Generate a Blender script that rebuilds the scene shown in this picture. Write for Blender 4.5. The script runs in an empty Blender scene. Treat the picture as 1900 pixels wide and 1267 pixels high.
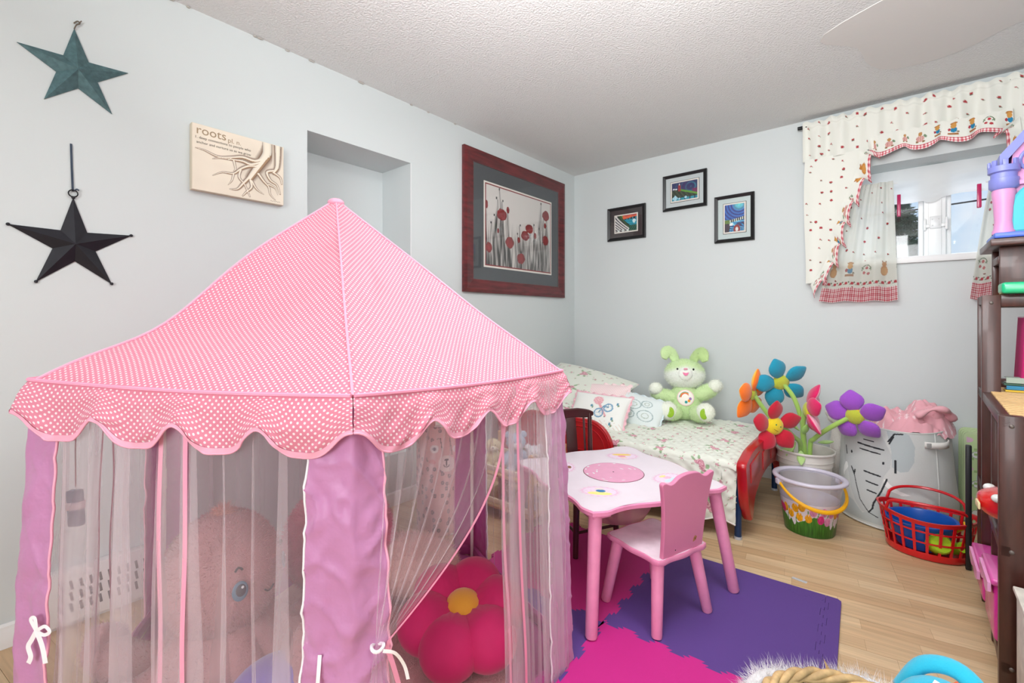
import bpy, bmesh, math, random
import numpy as np
from mathutils import Vector, Matrix, noise
random.seed(7); np.random.seed(7)
S = bpy.context.scene
C = S.collection
PI = math.pi
# ---------------------------------------------------------------- camera
cam = bpy.data.cameras.new('camera'); co = bpy.data.objects.new('camera', cam); C.objects.link(co)
co.location = (2.294, 0.0, 1.10)
co.rotation_euler = (PI/2, 0, math.atan2(723, 850))
cam.sensor_width = 36; cam.lens = 36*850/1900; cam.shift_y = -40.5/1900; cam.clip_start = .02
S.camera = co
# ---------------------------------------------------------------- exposure, sky, lights
S.view_settings.view_transform = 'Standard'; S.view_settings.look = 'None'
S.view_settings.gamma = 1; S.view_settings.use_curve_mapping = False
S.view_settings.exposure = 0.05
S.cycles.max_bounces = 8; S.cycles.transparent_max_bounces = 24; S.cycles.diffuse_bounces = 5
S.cycles.caustics_reflective = False; S.cycles.caustics_refractive = False
w = bpy.data.worlds.new('sky'); S.world = w; w.use_nodes = True
nt = w.node_tree; nt.nodes.clear()
wo = nt.nodes.new('ShaderNodeOutputWorld'); bg = nt.nodes.new('ShaderNodeBackground')
tc = nt.nodes.new('ShaderNodeTexCoord'); sx = nt.nodes.new('ShaderNodeSeparateXYZ')
cr = nt.nodes.new('ShaderNodeValToRGB')
nt.links.new(tc.outputs['Generated'], sx.inputs[0]); nt.links.new(sx.outputs['Z'], cr.inputs[0])
e = cr.color_ramp.elements
e[0].position = 0.0; e[0].color = (.80, .87, .93, 1)
e[1].position = .30; e[1].color = (.36, .58, .90, 1)
m = cr.color_ramp.elements.new(.12); m.color = (.62, .77, .92, 1)
ns = nt.nodes.new('ShaderNodeTexNoise'); ns.inputs['Scale'].default_value = 5; ns.inputs['Detail'].default_value = 5
r2 = nt.nodes.new('ShaderNodeValToRGB'); r2.color_ramp.elements[0].position = .58; r2.color_ramp.elements[1].position = .75
nt.links.new(tc.outputs['Generated'], ns.inputs['Vector']); nt.links.new(ns.outputs['Fac'], r2.inputs[0])
mx = nt.nodes.new('ShaderNodeMixRGB'); mx.inputs['Color2'].default_value = (.92, .94, .96, 1)
nt.links.new(r2.outputs['Color'], mx.inputs['Fac']); nt.links.new(cr.outputs['Color'], mx.inputs['Color1'])
nt.links.new(mx.outputs['Color'], bg.inputs['Color']); bg.inputs['Strength'].default_value = 1.0
nt.links.new(bg.outputs[0], wo.inputs[0])

def area(name, loc, target, sx_, sy_, power, col=(1, 1, 1)):
    l = bpy.data.lights.new(name, 'AREA'); l.shape = 'RECTANGLE'; l.size = sx_; l.size_y = sy_
    l.energy = power; l.color = col
    o = bpy.data.objects.new(name, l); C.objects.link(o); o.location = loc
    d = Vector(target)-Vector(loc); o.rotation_euler = d.to_track_quat('-Z', 'Y').to_euler()
    return o
# unseen fill lamps added: faced up at the ceiling, overhead, and behind the camera,
# and the daylight through the window in view
area('bounce_fill', (1.9, .45, 1.85), (1.9, .95, 2.42), .9, .9, 44, (.97, .99, 1))  # added fill below the ceiling, standing in for bounced flash
area('overhead_fill', (1.85, 1.45, 2.37), (1.95, 1.9, 0), .9, .5, 20, (.98, .99, 1))  # added fill out of view, evens out the back of the room
area('rear_fill', (2.5, -2.15, 1.6), (1.7, 3.0, 1.2), 1.4, 1.4, 60, (.97, .985, 1))  # added fill; the front wall has no opening
area('window_daylight', (2.5, 5.0, 3.3), (1.9, 2.4, .7), 1.2, 1.2, 60, (.93, .97, 1))

# ---------------------------------------------------------------- colour and materials
def srgb(c):
    if isinstance(c, str):
        c = c.lstrip('#'); c = [int(c[i:i+2], 16)/255 for i in (0, 2, 4)]
    return tuple(x/12.92 if x <= .04045 else ((x+.055)/1.055)**2.4 for x in c[:3])
MATS = {}
def mat(name, col='#cccccc', rough=.6, metal=0, bump=0, bscale=60, var=0, vscale=6, sheen=0, spec=.5, attr=False, alpha=1,
        trans=0, coat=0, sss=0, bdist=.002, stretch=None, detail=4):
    if name in MATS: return MATS[name]
    m = bpy.data.materials.new(name); m.use_nodes = True; n = m.node_tree.nodes; L = m.node_tree.links
    b = n['Principled BSDF']; c = srgb(col)
    b.inputs['Base Color'].default_value = (*c, 1); b.inputs['Roughness'].default_value = rough
    b.inputs['Metallic'].default_value = metal; b.inputs['Specular IOR Level'].default_value = spec
    b.inputs['Alpha'].default_value = alpha
    if sheen: b.inputs['Sheen Weight'].default_value = sheen; b.inputs['Sheen Roughness'].default_value = .5
    if coat: b.inputs['Coat Weight'].default_value = coat; b.inputs['Coat Roughness'].default_value = .08
    if trans: b.inputs['Transmission Weight'].default_value = trans
    src = None
    if attr:
        a = n.new('ShaderNodeVertexColor'); a.layer_name = 'Col'; src = a.outputs['Color']
    t = n.new('ShaderNodeTexCoord'); vec = t.outputs['Object']
    if stretch:
        mp = n.new('ShaderNodeMapping'); mp.inputs['Scale'].default_value = stretch; L.new(vec, mp.inputs[0]); vec = mp.outputs[0]
    if var:
        q = n.new('ShaderNodeTexNoise'); q.inputs['Scale'].default_value = vscale; q.inputs['Detail'].default_value = detail; L.new(vec, q.inputs['Vector'])
        mr = n.new('ShaderNodeMapRange'); mr.inputs[1].default_value = .3; mr.inputs[2].default_value = .7
        mr.inputs[3].default_value = 1-var; mr.inputs[4].default_value = 1+var; L.new(q.outputs['Fac'], mr.inputs[0])
        hs = n.new('ShaderNodeHueSaturation'); hs.inputs['Color'].default_value = (*c, 1); L.new(mr.outputs[0], hs.inputs['Value'])
        if src: L.new(src, hs.inputs['Color'])
        src = hs.outputs['Color']
    if src: L.new(src, b.inputs['Base Color'])
    if bump:
        q = n.new('ShaderNodeTexNoise'); q.inputs['Scale'].default_value = bscale; q.inputs['Detail'].default_value = 3; L.new(vec, q.inputs['Vector'])
        bp = n.new('ShaderNodeBump'); bp.inputs['Strength'].default_value = bump; bp.inputs['Distance'].default_value = bdist
        L.new(q.outputs['Fac'], bp.inputs['Height']); L.new(bp.outputs[0], b.inputs['Normal'])
    MATS[name] = m
    return m

def cloth_alpha(name, col, opac, stripe=0, attr=False, transl=.5):
    """sheer cloth: part of the light passes straight through the weave"""
    m = bpy.data.materials.new(name); m.use_nodes = True; n = m.node_tree.nodes; L = m.node_tree.links
    n.clear(); o = n.new('ShaderNodeOutputMaterial'); tr = n.new('ShaderNodeBsdfTransparent')
    d = n.new('ShaderNodeBsdfDiffuse'); tl = n.new('ShaderNodeBsdfTranslucent'); m1 = n.new('ShaderNodeMixShader'); m2 = n.new('ShaderNodeMixShader')
    c = (*srgb(col), 1); d.inputs[0].default_value = c; tl.inputs[0].default_value = c
    if attr:
        a = n.new('ShaderNodeVertexColor'); a.layer_name = 'Col'; L.new(a.outputs[0], d.inputs[0]); L.new(a.outputs[0], tl.inputs[0])
    m1.inputs[0].default_value = transl; L.new(d.outputs[0], m1.inputs[1]); L.new(tl.outputs[0], m1.inputs[2])
    m2.inputs[0].default_value = opac
    if stripe:   # the weave gathers more where the cloth is seen edge-on, as any net does
        lw = n.new('ShaderNodeLayerWeight'); lw.inputs[0].default_value = .5
        mr = n.new('ShaderNodeMapRange'); mr.inputs[3].default_value = opac; mr.inputs[4].default_value = min(1, opac+stripe)
        L.new(lw.outputs['Facing'], mr.inputs[0])
        uv = n.new('ShaderNodeUVMap'); mp = n.new('ShaderNodeMapping'); mp.inputs['Scale'].default_value = (26, 1.2, 1)
        q = n.new('ShaderNodeTexNoise'); q.inputs['Scale'].default_value = 1; q.inputs['Detail'].default_value = 3
        L.new(uv.outputs[0], mp.inputs[0]); L.new(mp.outputs[0], q.inputs['Vector'])
        m3 = n.new('ShaderNodeMapRange'); m3.inputs[1].default_value = .52; m3.inputs[2].default_value = .75; m3.inputs[3].default_value = 0; m3.inputs[4].default_value = .16
        L.new(q.outputs['Fac'], m3.inputs[0])
        ad = n.new('ShaderNodeMath'); ad.operation = 'ADD'; ad.use_clamp = True; L.new(mr.outputs[0], ad.inputs[0]); L.new(m3.outputs[0], ad.inputs[1])
        L.new(ad.outputs[0], m2.inputs[0])
    L.new(tr.outputs[0], m2.inputs[1]); L.new(m1.outputs[0], m2.inputs[2]); L.new(m2.outputs[0], o.inputs[0])
    MATS[name] = m
    return m

# ---------------------------------------------------------------- mesh helpers
def rotm(rx=0, ry=0, rz=0):
    return Matrix.Rotation(rz, 4, 'Z') @ Matrix.Rotation(ry, 4, 'Y') @ Matrix.Rotation(rx, 4, 'X')
def frm(loc=(0, 0, 0), rot=(0, 0, 0)):
    return Matrix.Translation(loc) @ rotm(*rot)
def axis_to(d):
    """matrix turning local +Z to d"""
    return Vector(d).to_track_quat('Z', 'Y').to_matrix().to_4x4()
class MB:
    def __init__(s): s.v = []; s.f = []; s.c = []; s.uv = {}
    def add(s, vs, fs, M=None, col=None):
        k = len(s.v)
        if M is not None: vs = [M @ Vector(p) for p in vs]
        s.v += [tuple(p) for p in vs]; s.f += [tuple(i+k for i in f) for f in fs]
        if col is None: s.c += [(1, 1, 1)]*len(vs)
        elif callable(col): s.c += [col(p) for p in vs]
        else: s.c += [srgb(col)]*len(vs)
        return s
    def box(s, c, d, rot=(0, 0, 0), M=None, col=None):
        x, y, z = [q/2 for q in d]
        vs = [(-x, -y, -z), (x, -y, -z), (x, y, -z), (-x, y, -z), (-x, -y, z), (x, -y, z), (x, y, z), (-x, y, z)]
        fs = [(0, 3, 2, 1), (4, 5, 6, 7), (0, 1, 5, 4), (1, 2, 6, 5), (2, 3, 7, 6), (3, 0, 4, 7)]
        T = frm(c, rot)
        if M is not None: T = M @ T
        return s.add(vs, fs, T, col)
    def rbox(s, c, d, r=.004, rot=(0, 0, 0), seg=2, M=None, col=None):
        r = min(r, min(d)*.49)
        bm = bmesh.new(); bmesh.ops.create_cube(bm, size=1, matrix=Matrix.Diagonal((*d, 1)))
        bmesh.ops.bevel(bm, geom=bm.edges[:], offset=r, segments=seg, affect='EDGES', profile=.5)
        bm.verts.index_update(); vs = [v.co.copy() for v in bm.verts]; fs = [[v.index for v in f.verts] for f in bm.faces]; bm.free()
        T = frm(c, rot)
        if M is not None: T = M @ T
        return s.add(vs, fs, T, col)
    def tube(s, pts, r, n=8, closed=False, M=None, col=None, flat=1):
        pts = [Vector(p) for p in pts]; N = len(pts)
        if not hasattr(r, '__len__'): r = [r]*N
        vs = []; up = None
        for i, p in enumerate(pts):
            if closed: t = pts[(i+1) % N]-pts[i-1]
            else: t = pts[min(i+1, N-1)]-pts[max(i-1, 0)]
            t.normalize()
            if up is None:
                up = Vector((0, 0, 1)) if abs(t.z) < .9 else Vector((1, 0, 0))
            a = up-t*up.dot(t)
            if a.length < 1e-6: a = t.orthogonal()
            a.normalize(); up = a; b = t.cross(a)
            for k in range(n):
                q = 2*PI*k/n; vs.append(p+(a*math.cos(q)*flat+b*math.sin(q))*r[i])
        fs = []
        for i in range(N if closed else N-1):
            j = (i+1) % N
            for k in range(n):
                l = (k+1) % n; fs.append((i*n+k, i*n+l, j*n+l, j*n+k))
        if not closed: fs.append(tuple(range(n))[::-1]); fs.append(tuple((N-1)*n+k for k in range(n)))
        return s.add(vs, fs, M, col)
    def lathe(s, prof, n=32, M=None, col=None, sx=1, sy=1):
        vs = [(r*math.cos(2*PI*k/n)*sx, r*math.sin(2*PI*k/n)*sy, z) for r, z in prof for k in range(n)]
        fs = []
        for i in range(len(prof)-1):
            for k in range(n):
                l = (k+1) % n; fs.append((i*n+k, i*n+l, (i+1)*n+l, (i+1)*n+k))
        return s.add(vs, fs, M, col)
    def ell(s, c, r, rot=(0, 0, 0), n=20, m=12, M=None, col=None, fn=None):
        if not hasattr(r, '__len__'): r = (r, r, r)
        vs = [(0, 0, -1)]
        for i in range(1, m):
            a = -PI/2+PI*i/m
            vs += [(math.cos(a)*math.cos(2*PI*k/n), math.cos(a)*math.sin(2*PI*k/n), math.sin(a)) for k in range(n)]
        vs.append((0, 0, 1))
        if fn: vs = [fn(Vector(p)) for p in vs]
        vs = [(p[0]*r[0], p[1]*r[1], p[2]*r[2]) for p in vs]
        fs = [(0, 1+(k+1) % n, 1+k) for k in range(n)]
        for i in range(m-2):
            for k in range(n):
                l = (k+1) % n; fs.append((1+i*n+k, 1+i*n+l, 1+(i+1)*n+l, 1+(i+1)*n+k))
        t = len(vs)-1; o = 1+(m-2)*n
        fs += [(t, o+k, o+(k+1) % n) for k in range(n)]
        T = frm(c, rot)
        if M is not None: T = M @ T
        return s.add(vs, fs, T, col)
    def grid(s, fn, nu, nv, M=None, col=None, uvfn=None, flip=False):
        """fn(u,v) -> point, col(u,v) -> rgb"""
        k = len(s.v); vs = []; cs = []
        for j in range(nv+1):
            for i in range(nu+1):
                u, v = i/nu, j/nv; p = Vector(fn(u, v)); vs.append(M @ p if M is not None else p)
                cs.append(col(u, v) if callable(col) else (srgb(col) if col else (1, 1, 1)))
                if uvfn: s.uv[k+len(vs)-1] = uvfn(u, v)
        fs = [(j*(nu+1)+i, j*(nu+1)+i+1, (j+1)*(nu+1)+i+1, (j+1)*(nu+1)+i) for j in range(nv) for i in range(nu)]
        if flip: fs = [f[::-1] for f in fs]
        s.v += [tuple(p) for p in vs]; s.f += [tuple(i+k for i in f) for f in fs]; s.c += cs
        return s
    def prism(s, out, z0, z1, M=None, col=None):
        n = len(out); vs = [(x, y, z0) for x, y in out]+[(x, y, z1) for x, y in out]
        fs = [tuple(range(n))[::-1], tuple(range(n, 2*n))]+[(i, (i+1) % n, n+(i+1) % n, n+i) for i in range(n)]
        return s.add(vs, fs, M, col)
    def fuzz(s, src, n, ln, wid=.0012, droop=.3, k0=0):
        """short pile: single blades on the faces already in src"""
        vs = src.v; fs = [f for f in src.f if len(f) in (3, 4)]
        A = []
        for f in fs:
            a, b, c = [Vector(vs[i]) for i in f[:3]]; d = Vector(vs[f[-1]])
            A.append((b-a).cross(c-a).length+(c-a).cross(d-a).length)
        tot = sum(A); rng = random.Random(k0+3)
        idx = rng.choices(range(len(fs)), weights=A, k=n)
        for q in idx:
            f = fs[q]; P = [Vector(vs[i]) for i in f]
            if len(P) == 3: P.append(P[2])
            u, v = rng.random(), rng.random()
            p = (P[0]*(1-u)+P[1]*u)*(1-v)+(P[3]*(1-u)+P[2]*u)*v
            nn = (P[1]-P[0]).cross(P[2]-P[0])
            if nn.length < 1e-12: continue
            nn.normalize(); r = Vector((rng.gauss(0, 1), rng.gauss(0, 1), rng.gauss(0, 1)))*droop
            dr = (nn+r).normalized(); sd = dr.cross(r+Vector((.01, .02, .03))).normalized()*wid*.5
            l = ln*(.6+.7*rng.random()); c = src.c[f[0]]
            t = .85+.3*rng.random(); c = tuple(min(1, x*t) for x in c)
            k = len(s.v); s.v += [tuple(p-sd-nn*.001), tuple(p+sd-nn*.001), tuple(p+dr*l)]; s.f.append((k, k+1, k+2)); s.c += [c]*3
        return s
    def build(s, name, m, parent=None, ang=35, kind=None, label=None, sub=None, solid=0, world=True):
        me = bpy.data.meshes.new(name)
        off = Vector((0, 0, 0))
        if parent is not None and world:
            q = parent
            while q is not None: off += q.location; q = q.parent
        vs = np.array(s.v, dtype=np.float64).reshape(-1, 3)-np.array(off)
        me.from_pydata(vs.tolist(), [], s.f); me.update()
        if s.c and any(c != (1, 1, 1) for c in s.c[:: max(1, len(s.c)//400)]) or (s.c and len(set(s.c)) > 1):
            ca = me.color_attributes.new('Col', 'FLOAT_COLOR', 'POINT')
            ca.data.foreach_set('color', np.c_[np.array(s.c), np.ones(len(s.c))].astype(np.float32).ravel())
        if s.uv:
            ul = me.uv_layers.new(name='UVMap'); li = np.empty(len(me.loops), dtype=np.int32); me.loops.foreach_get('vertex_index', li)
            ul.data.foreach_set('uv', np.array([s.uv.get(int(i), (0, 0)) for i in li], dtype=np.float32).ravel())
        me.materials.append(m)
        o = bpy.data.objects.new(name, me); C.objects.link(o)
        if parent is not None: o.parent = parent
        if ang is not None:
            me.polygons.foreach_set('use_smooth', [True]*len(me.polygons))
            if ang < 180: me.set_sharp_from_angle(angle=math.radians(ang))
        if solid:
            md = o.modifiers.new('thickness', 'SOLIDIFY'); md.thickness = solid; md.offset = 0
        if sub:
            md = o.modifiers.new('smooth', 'SUBSURF'); md.levels = sub; md.render_levels = sub
        if kind: o['kind'] = kind
        if label: o['label'] = label
        return o
def thing(name, label, cat, loc=(0, 0, 0), group=None):
    o = bpy.data.objects.new(name, None); C.objects.link(o); o.location = loc; o.empty_display_size = .05
    o['label'] = label; o['category'] = cat
    if group: o['group'] = group
    return o
def tag(o, label, cat, group=None):
    o['label'] = label; o['category'] = cat
    if group: o['group'] = group
    return o
def struct(o): o['kind'] = 'structure'; return o
def lerp(a, b, t): return a+(b-a)*t
def seg_d(px, py, ax, ay, bx, by):
    dx, dy = bx-ax, by-ay; t = max(0, min(1, ((px-ax)*dx+(py-ay)*dy)/(dx*dx+dy*dy+1e-12)))
    return math.hypot(px-ax-t*dx, py-ay-t*dy), t
def poly_in(px, py, P):
    c = False; j = len(P)-1
    for i in range(len(P)):
        if (P[i][1] > py) != (P[j][1] > py) and px < (P[j][0]-P[i][0])*(py-P[i][1])/(P[j][1]-P[i][1])+P[i][0]: c = not c
        j = i
    return c
def spline(pts, n=6, closed=False):
    P = [Vector(p) for p in pts]; out = []; N = len(P)
    for i in range(N if closed else N-1):
        if closed: a, b, c, d = P[i-1], P[i], P[(i+1) % N], P[(i+2) % N]
        else: a, b, c, d = P[max(i-1, 0)], P[i], P[i+1], P[min(i+2, N-1)]
        for k in range(n):
            t = k/n; out.append(.5*((2*b)+(c-a)*t+(2*a-5*b+4*c-d)*t*t+(3*b-a-3*c+d)*t**3))
    if not closed: out.append(P[-1])
    return out
def nz(*p): return noise.noise(Vector(p))

PLAST = dict(rough=.35, spec=.5)
M_attr = mat('painted_print', attr=True, rough=.55)
M_fabp = mat('printed_fabric', attr=True, rough=.9, bump=.25, bscale=900, sheen=.2)
M_plush = mat('plush_fabric', attr=True, rough=.95, bump=.6, bscale=260, bdist=.004, sheen=.4)
M_glossp = mat('coloured_plastic', attr=True, rough=.3)
M_pile = mat('plush_pile', attr=True, rough=.9, sheen=.3)
M_white = mat('white_paint', '#e9eaea', rough=.5)
M_black = mat('black_metal', '#15161a', rough=.45, metal=.3)
M_chrome = mat('chrome', '#c8c8cc', rough=.25, metal=1)

# ---------------------------------------------------------------- the room
W_X, W_Y, W_Z, Y0 = 3.25, 3.583, 2.42, -2.3
M_wall = mat('wall_paint', '#ced4d4', rough=.75, bump=.12, bscale=350, bdist=.001)
M_ceil = mat('stippled_ceiling', '#dedfde', rough=.9, bump=.7, bscale=105, bdist=.009)
def wall_with_hole(name, axis, at, a0, a1, hole, depth, sgn, back=True, head=None):
    """a wall slab at plane axis=at spanning a0..a1, with a rectangular hole (h0,h1,z0,z1); thickness goes sgn*depth"""
    h0, h1, z0, z1 = hole; mb = MB(); d = depth*sgn
    def P(a, z, t): return (at+t, a, z) if axis == 'x' else (a, at+t, z)
    for (b0, b1, c0, c1) in ((a0, h0, 0, W_Z), (h1, a1, 0, W_Z), (h0, h1, 0, z0), (h0, h1, z1, W_Z)):
        vs = [P(b0, c0, 0), P(b1, c0, 0), P(b1, c1, 0), P(b0, c1, 0), P(b0, c0, d), P(b1, c0, d), P(b1, c1, d), P(b0, c1, d)]
        mb.add(vs, [(0, 1, 2, 3), (7, 6, 5, 4), (0, 4, 5, 1), (1, 5, 6, 2), (2, 6, 7, 3), (3, 7, 4, 0)])
    if back:
        t = d; q = d*1.15
        vs = [P(h0, z0, t), P(h1, z0, t), P(h1, z1, t), P(h0, z1, t), P(h0, z0, q), P(h1, z0, q), P(h1, z1, q), P(h0, z1, q)]
        mb.add(vs, [(0, 1, 2, 3), (7, 6, 5, 4), (0, 4, 5, 1), (1, 5, 6, 2), (2, 6, 7, 3), (3, 7, 4, 0)])
    return struct(mb.build(name, M_wall, ang=None))
wall_with_hole('wall_left', 'x', 0, Y0, W_Y+.35, (1.096, 1.738, .30, 2.06), .30, -1)
wall_with_hole('wall_back', 'y', W_Y, 0.0, W_X, (2.0, 2.78, 1.435, 2.045), .34, 1, back=False)
struct(MB().box((W_X+.1, (Y0+W_Y)/2, W_Z/2), (.2, W_Y-Y0+.6, W_Z)).build('wall_right', M_wall, ang=None))
struct(MB().box((W_X/2, Y0-.1, W_Z/2), (W_X+.4, .2, W_Z)).build('wall_front', M_wall, ang=None))
# ceiling, with the sag where it meets the walls and the old plaster patch
def ceil_p(u, v):
    x = -.3+u*(W_X+.6); y = Y0-.1+v*(W_Y-Y0+.6)
    z = W_Z
    return (x, y, z)
cb = MB(); cb.grid(ceil_p, 40, 60, flip=True)
cb.add([(-.3, Y0-.1, W_Z+.1), (W_X+.3, Y0-.1, W_Z+.1), (W_X+.3, W_Y+.5, W_Z+.1), (-.3, W_Y+.5, W_Z+.1)], [(0, 1, 2, 3)])
ceiling = struct(cb.build('ceiling', M_ceil, ang=180))
pp = spline([(2.02, 2.55, 0), (2.13, 2.78, 0), (2.16, 2.98, 0), (2.24, 3.12, 0), (2.40, 3.16, 0), (2.54, 3.12, 0), (2.66, 3.02, 0), (2.86, 2.92, 0), (3.2, 2.7, 0), (3.2, 2.2, 0), (2.6, 2.3, 0)], 5, closed=True)
pm = MB(); pm.prism([(p.x, p.y) for p in pp], W_Z-.0025, W_Z+.001)
pm.build('plaster_patch', mat('plaster', '#d9d7d4', rough=.85, bump=.25, bscale=30), ceiling, label='smoother repaired patch of the ceiling')
cj = MB()
for i in range(14): cj.ell((random.uniform(.02, .9)*0+.006, random.uniform(.3, 2.2), W_Z-.004), (.004+random.random()*.004, .008+random.random()*.01, .004), n=6, m=4)
cj.build('loose_plaster_crumb', mat('crumb', '#b9b5ae', rough=.9), ceiling, kind='stuff')

# floor of laminate planks
def clip_poly(P, x0, x1, y0, y1):
    for ax, lim, sg in ((0, x0, 1), (0, x1, -1), (1, y0, 1), (1, y1, -1)):
        out = []
        for i in range(len(P)):
            a, b = P[i-1], P[i]; ia = (a[ax]-lim)*sg >= 0; ib = (b[ax]-lim)*sg >= 0
            if ia != ib:
                t = (lim-a[ax])/(b[ax]-a[ax]); out.append((a[0]+(b[0]-a[0])*t, a[1]+(b[1]-a[1])*t))
            if ib: out.append(b)
        P = out
        if not P: return []
    return P
def plank_mat():
    m = bpy.data.materials.new('laminate'); m.use_nodes = True; n = m.node_tree.nodes; L = m.node_tree.links; b = n['Principled BSDF']
    b.inputs['Roughness'].default_value = .38
    uv = n.new('ShaderNodeUVMap')
    # three printed strips per board, each broken into lengths
    bk = n.new('ShaderNodeTexBrick'); bk.offset = .37; bk.inputs['Scale'].default_value = 1; bk.inputs['Mortar Size'].default_value = .0006
    bk.inputs['Brick Width'].default_value = .42; bk.inputs['Row Height'].default_value = .0633; bk.inputs['Bias'].default_value = 0
    bk.inputs['Color1'].default_value = (*srgb('#dcc096'), 1); bk.inputs['Color2'].default_value = (*srgb('#c7a377'), 1); bk.inputs['Mortar'].default_value = (*srgb('#ad8c62'), 1)
    L.new(uv.outputs[0], bk.inputs['Vector'])
    mp = n.new('ShaderNodeMapping'); mp.inputs['Scale'].default_value = (2.2, 42, 1); L.new(uv.outputs[0], mp.inputs[0])
    q = n.new('ShaderNodeTexNoise'); q.inputs['Scale'].default_value = 1.5; q.inputs['Detail'].default_value = 6; q.inputs['Distortion'].default_value = .8; L.new(mp.outputs[0], q.inputs['Vector'])
    mr = n.new('ShaderNodeMapRange'); mr.inputs[1].default_value = .3; mr.inputs[2].default_value = .7; mr.inputs[3].default_value = .84; mr.inputs[4].default_value = 1.1; L.new(q.outputs['Fac'], mr.inputs[0])
    hs = n.new('ShaderNodeHueSaturation'); L.new(bk.outputs['Color'], hs.inputs['Color']); L.new(mr.outputs[0], hs.inputs['Value']); hs.inputs['Saturation'].default_value = .95
    L.new(hs.outputs[0], b.inputs['Base Color'])
    return m
M_plank = plank_mat()
fl = MB(); fl.box((W_X/2, (Y0+W_Y)/2, -.035), (W_X+.2, W_Y-Y0+.2, .06))
floor = struct(fl.build('floor', mat('floor_joint', '#8a6f4e', rough=.8), ang=None))
th = math.radians(9); ux, uy = math.cos(th), math.sin(th)
pw, pl = .19, 1.285; r0 = random.Random(5)
for r in range(-16, 34):
    off = r0.random()*pl
    for k in range(-4, 5):
        a0 = k*pl+off+.0004; a1 = a0+pl-.0008; b0 = r*pw+.0004; b1 = b0+pw-.0008
        P = [(1+a*ux-b*uy, a*uy+b*ux) for a, b in ((a0, b0), (a1, b0), (a1, b1), (a0, b1))]
        Q = clip_poly(P, .002, W_X-.002, -.9, W_Y-.002)
        if len(Q) < 3: continue
        ar = abs(sum(Q[i-1][0]*Q[i][1]-Q[i][0]*Q[i-1][1] for i in range(len(Q))))/2
        if ar < .0015: continue
        mb = MB(); mb.prism(Q, -.006, 0)
        ju, jv = r0.random()*9, int(r0.random()*90)*.0633
        for i, p in enumerate(mb.v):
            dx, dy = p[0]-1, p[1]
            mb.uv[i] = (dx*ux+dy*uy+ju, -dx*uy+dy*ux-r*pw+jv*1.0)
        mb.build('floor_plank', M_plank, floor, ang=None)
# baseboards
def baseb(name, p0, p1, nrm):
    mb = MB(); a, b = Vector(p0), Vector(p1); n_ = Vector(nrm)
    prof = [(0, 0), (.014, 0), (.014, .052), (.010, .060), (.010, .072), (.004, .080), (0, .080)]
    vs = [a+n_*q+Vector((0, 0, z)) for q, z in prof]+[b+n_*q+Vector((0, 0, z)) for q, z in prof]; k = len(prof)
    fs = [(i, (i+1) % k, k+(i+1) % k, k+i) for i in range(k)]+[tuple(range(k))[::-1], tuple(range(k, 2*k))]
    mb.add(vs, fs); return struct(mb.build(name, M_white, ang=30))
baseb('baseboard_left', (.0005, Y0, .0005), (.0005, W_Y-.001, .0005), (1, 0, 0))
baseb('baseboard_back', (.016, W_Y-.0005, .0005), (W_X-.001, W_Y-.0005, .0005), (0, -1, 0))
# corner beads of the niche
tr = MB(); tr.box((.0015, 1.738, 1.17), (.004, .004, 1.78)); struct(tr.build('trim_1', M_white))
# ================================================================ wall things
M_star1 = mat('teal_tin', '#4e6c70', rough=.55, metal=.25, var=.25, vscale=60, bump=.3, bscale=200)
M_star2 = mat('black_tin', '#1d1c24', rough=.5, metal=.2, var=.2, vscale=30)
def wall_star(name, label, cy, cz, R, r, rot, m):
    t = thing(name, label, 'wall star', (0, cy, cz))
    mb = MB(); ring = []
    for k in range(10):
        a = PI/2+rot+k*PI/5; q = R if k % 2 == 0 else r
        ring.append((.004, cy+q*math.cos(a), cz+q*math.sin(a)))
    vs = ring+[(.036, cy, cz)]; mb.add(vs, [(k, (k+1) % 10, 10) if False else ((k+1) % 10, k, 10) for k in range(10)])
    mb.f = [f[::-1] for f in mb.f]
    mb.add([(0.001, p[1], p[2]) for p in ring]+ring, [(k, (k+1) % 10, 10+(k+1) % 10, 10+k) for k in range(10)])
    mb.build('star_body', m, t, ang=10)
    return t
s1 = wall_star('wall_star', 'teal tin barn star hung with twine, upper star on the left wall', .245, 2.003, .155, .058, .05, M_star1)
mb = MB(); mb.tube(spline([(.006, .237, 2.155), (.008, .243, 2.172), (.006, .252, 2.182), (.01, .246, 2.186), (.006, .236, 2.175)], 5), .0022, 6)
mb.tube([(.006, .248, 2.178), (.01, .256, 2.192)], .0018, 5)
mb.build('twine', mat('twine', '#6d6357', rough=.9), s1)
s2 = wall_star('wall_star', 'black tin barn star hanging from a dark ribbon, lower star on the left wall', .238, 1.372, .172, .060, .02, M_star2)
for k in range(5):
    a = PI/2+.02+k*2*PI/5; MB().ell((.006, .238+.170*math.cos(a), 1.372+.170*math.sin(a)), .0055, n=8, m=6).build('rolled_tip', M_star2, s2)
mb = MB()
mb.tube([(.008, .234+.0125*math.cos(a), 1.557+.0125*math.sin(a)) for a in [i*PI/8 for i in range(16)]], .0022, 6, closed=True)
mb.build('hanging_ring', M_black, s2)
mb = MB(); mb.tube([(.004, .2335, 1.565), (.003, .231, 1.65), (.003, .229, 1.737)], .0035, 6, flat=.4); mb.tube([(.006, .236, 1.568), (.012, .244, 1.574), (.01, .249, 1.571)], .003, 5)
mb.build('ribbon', mat('navy_ribbon', '#23344a', rough=.5), s2)

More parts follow.
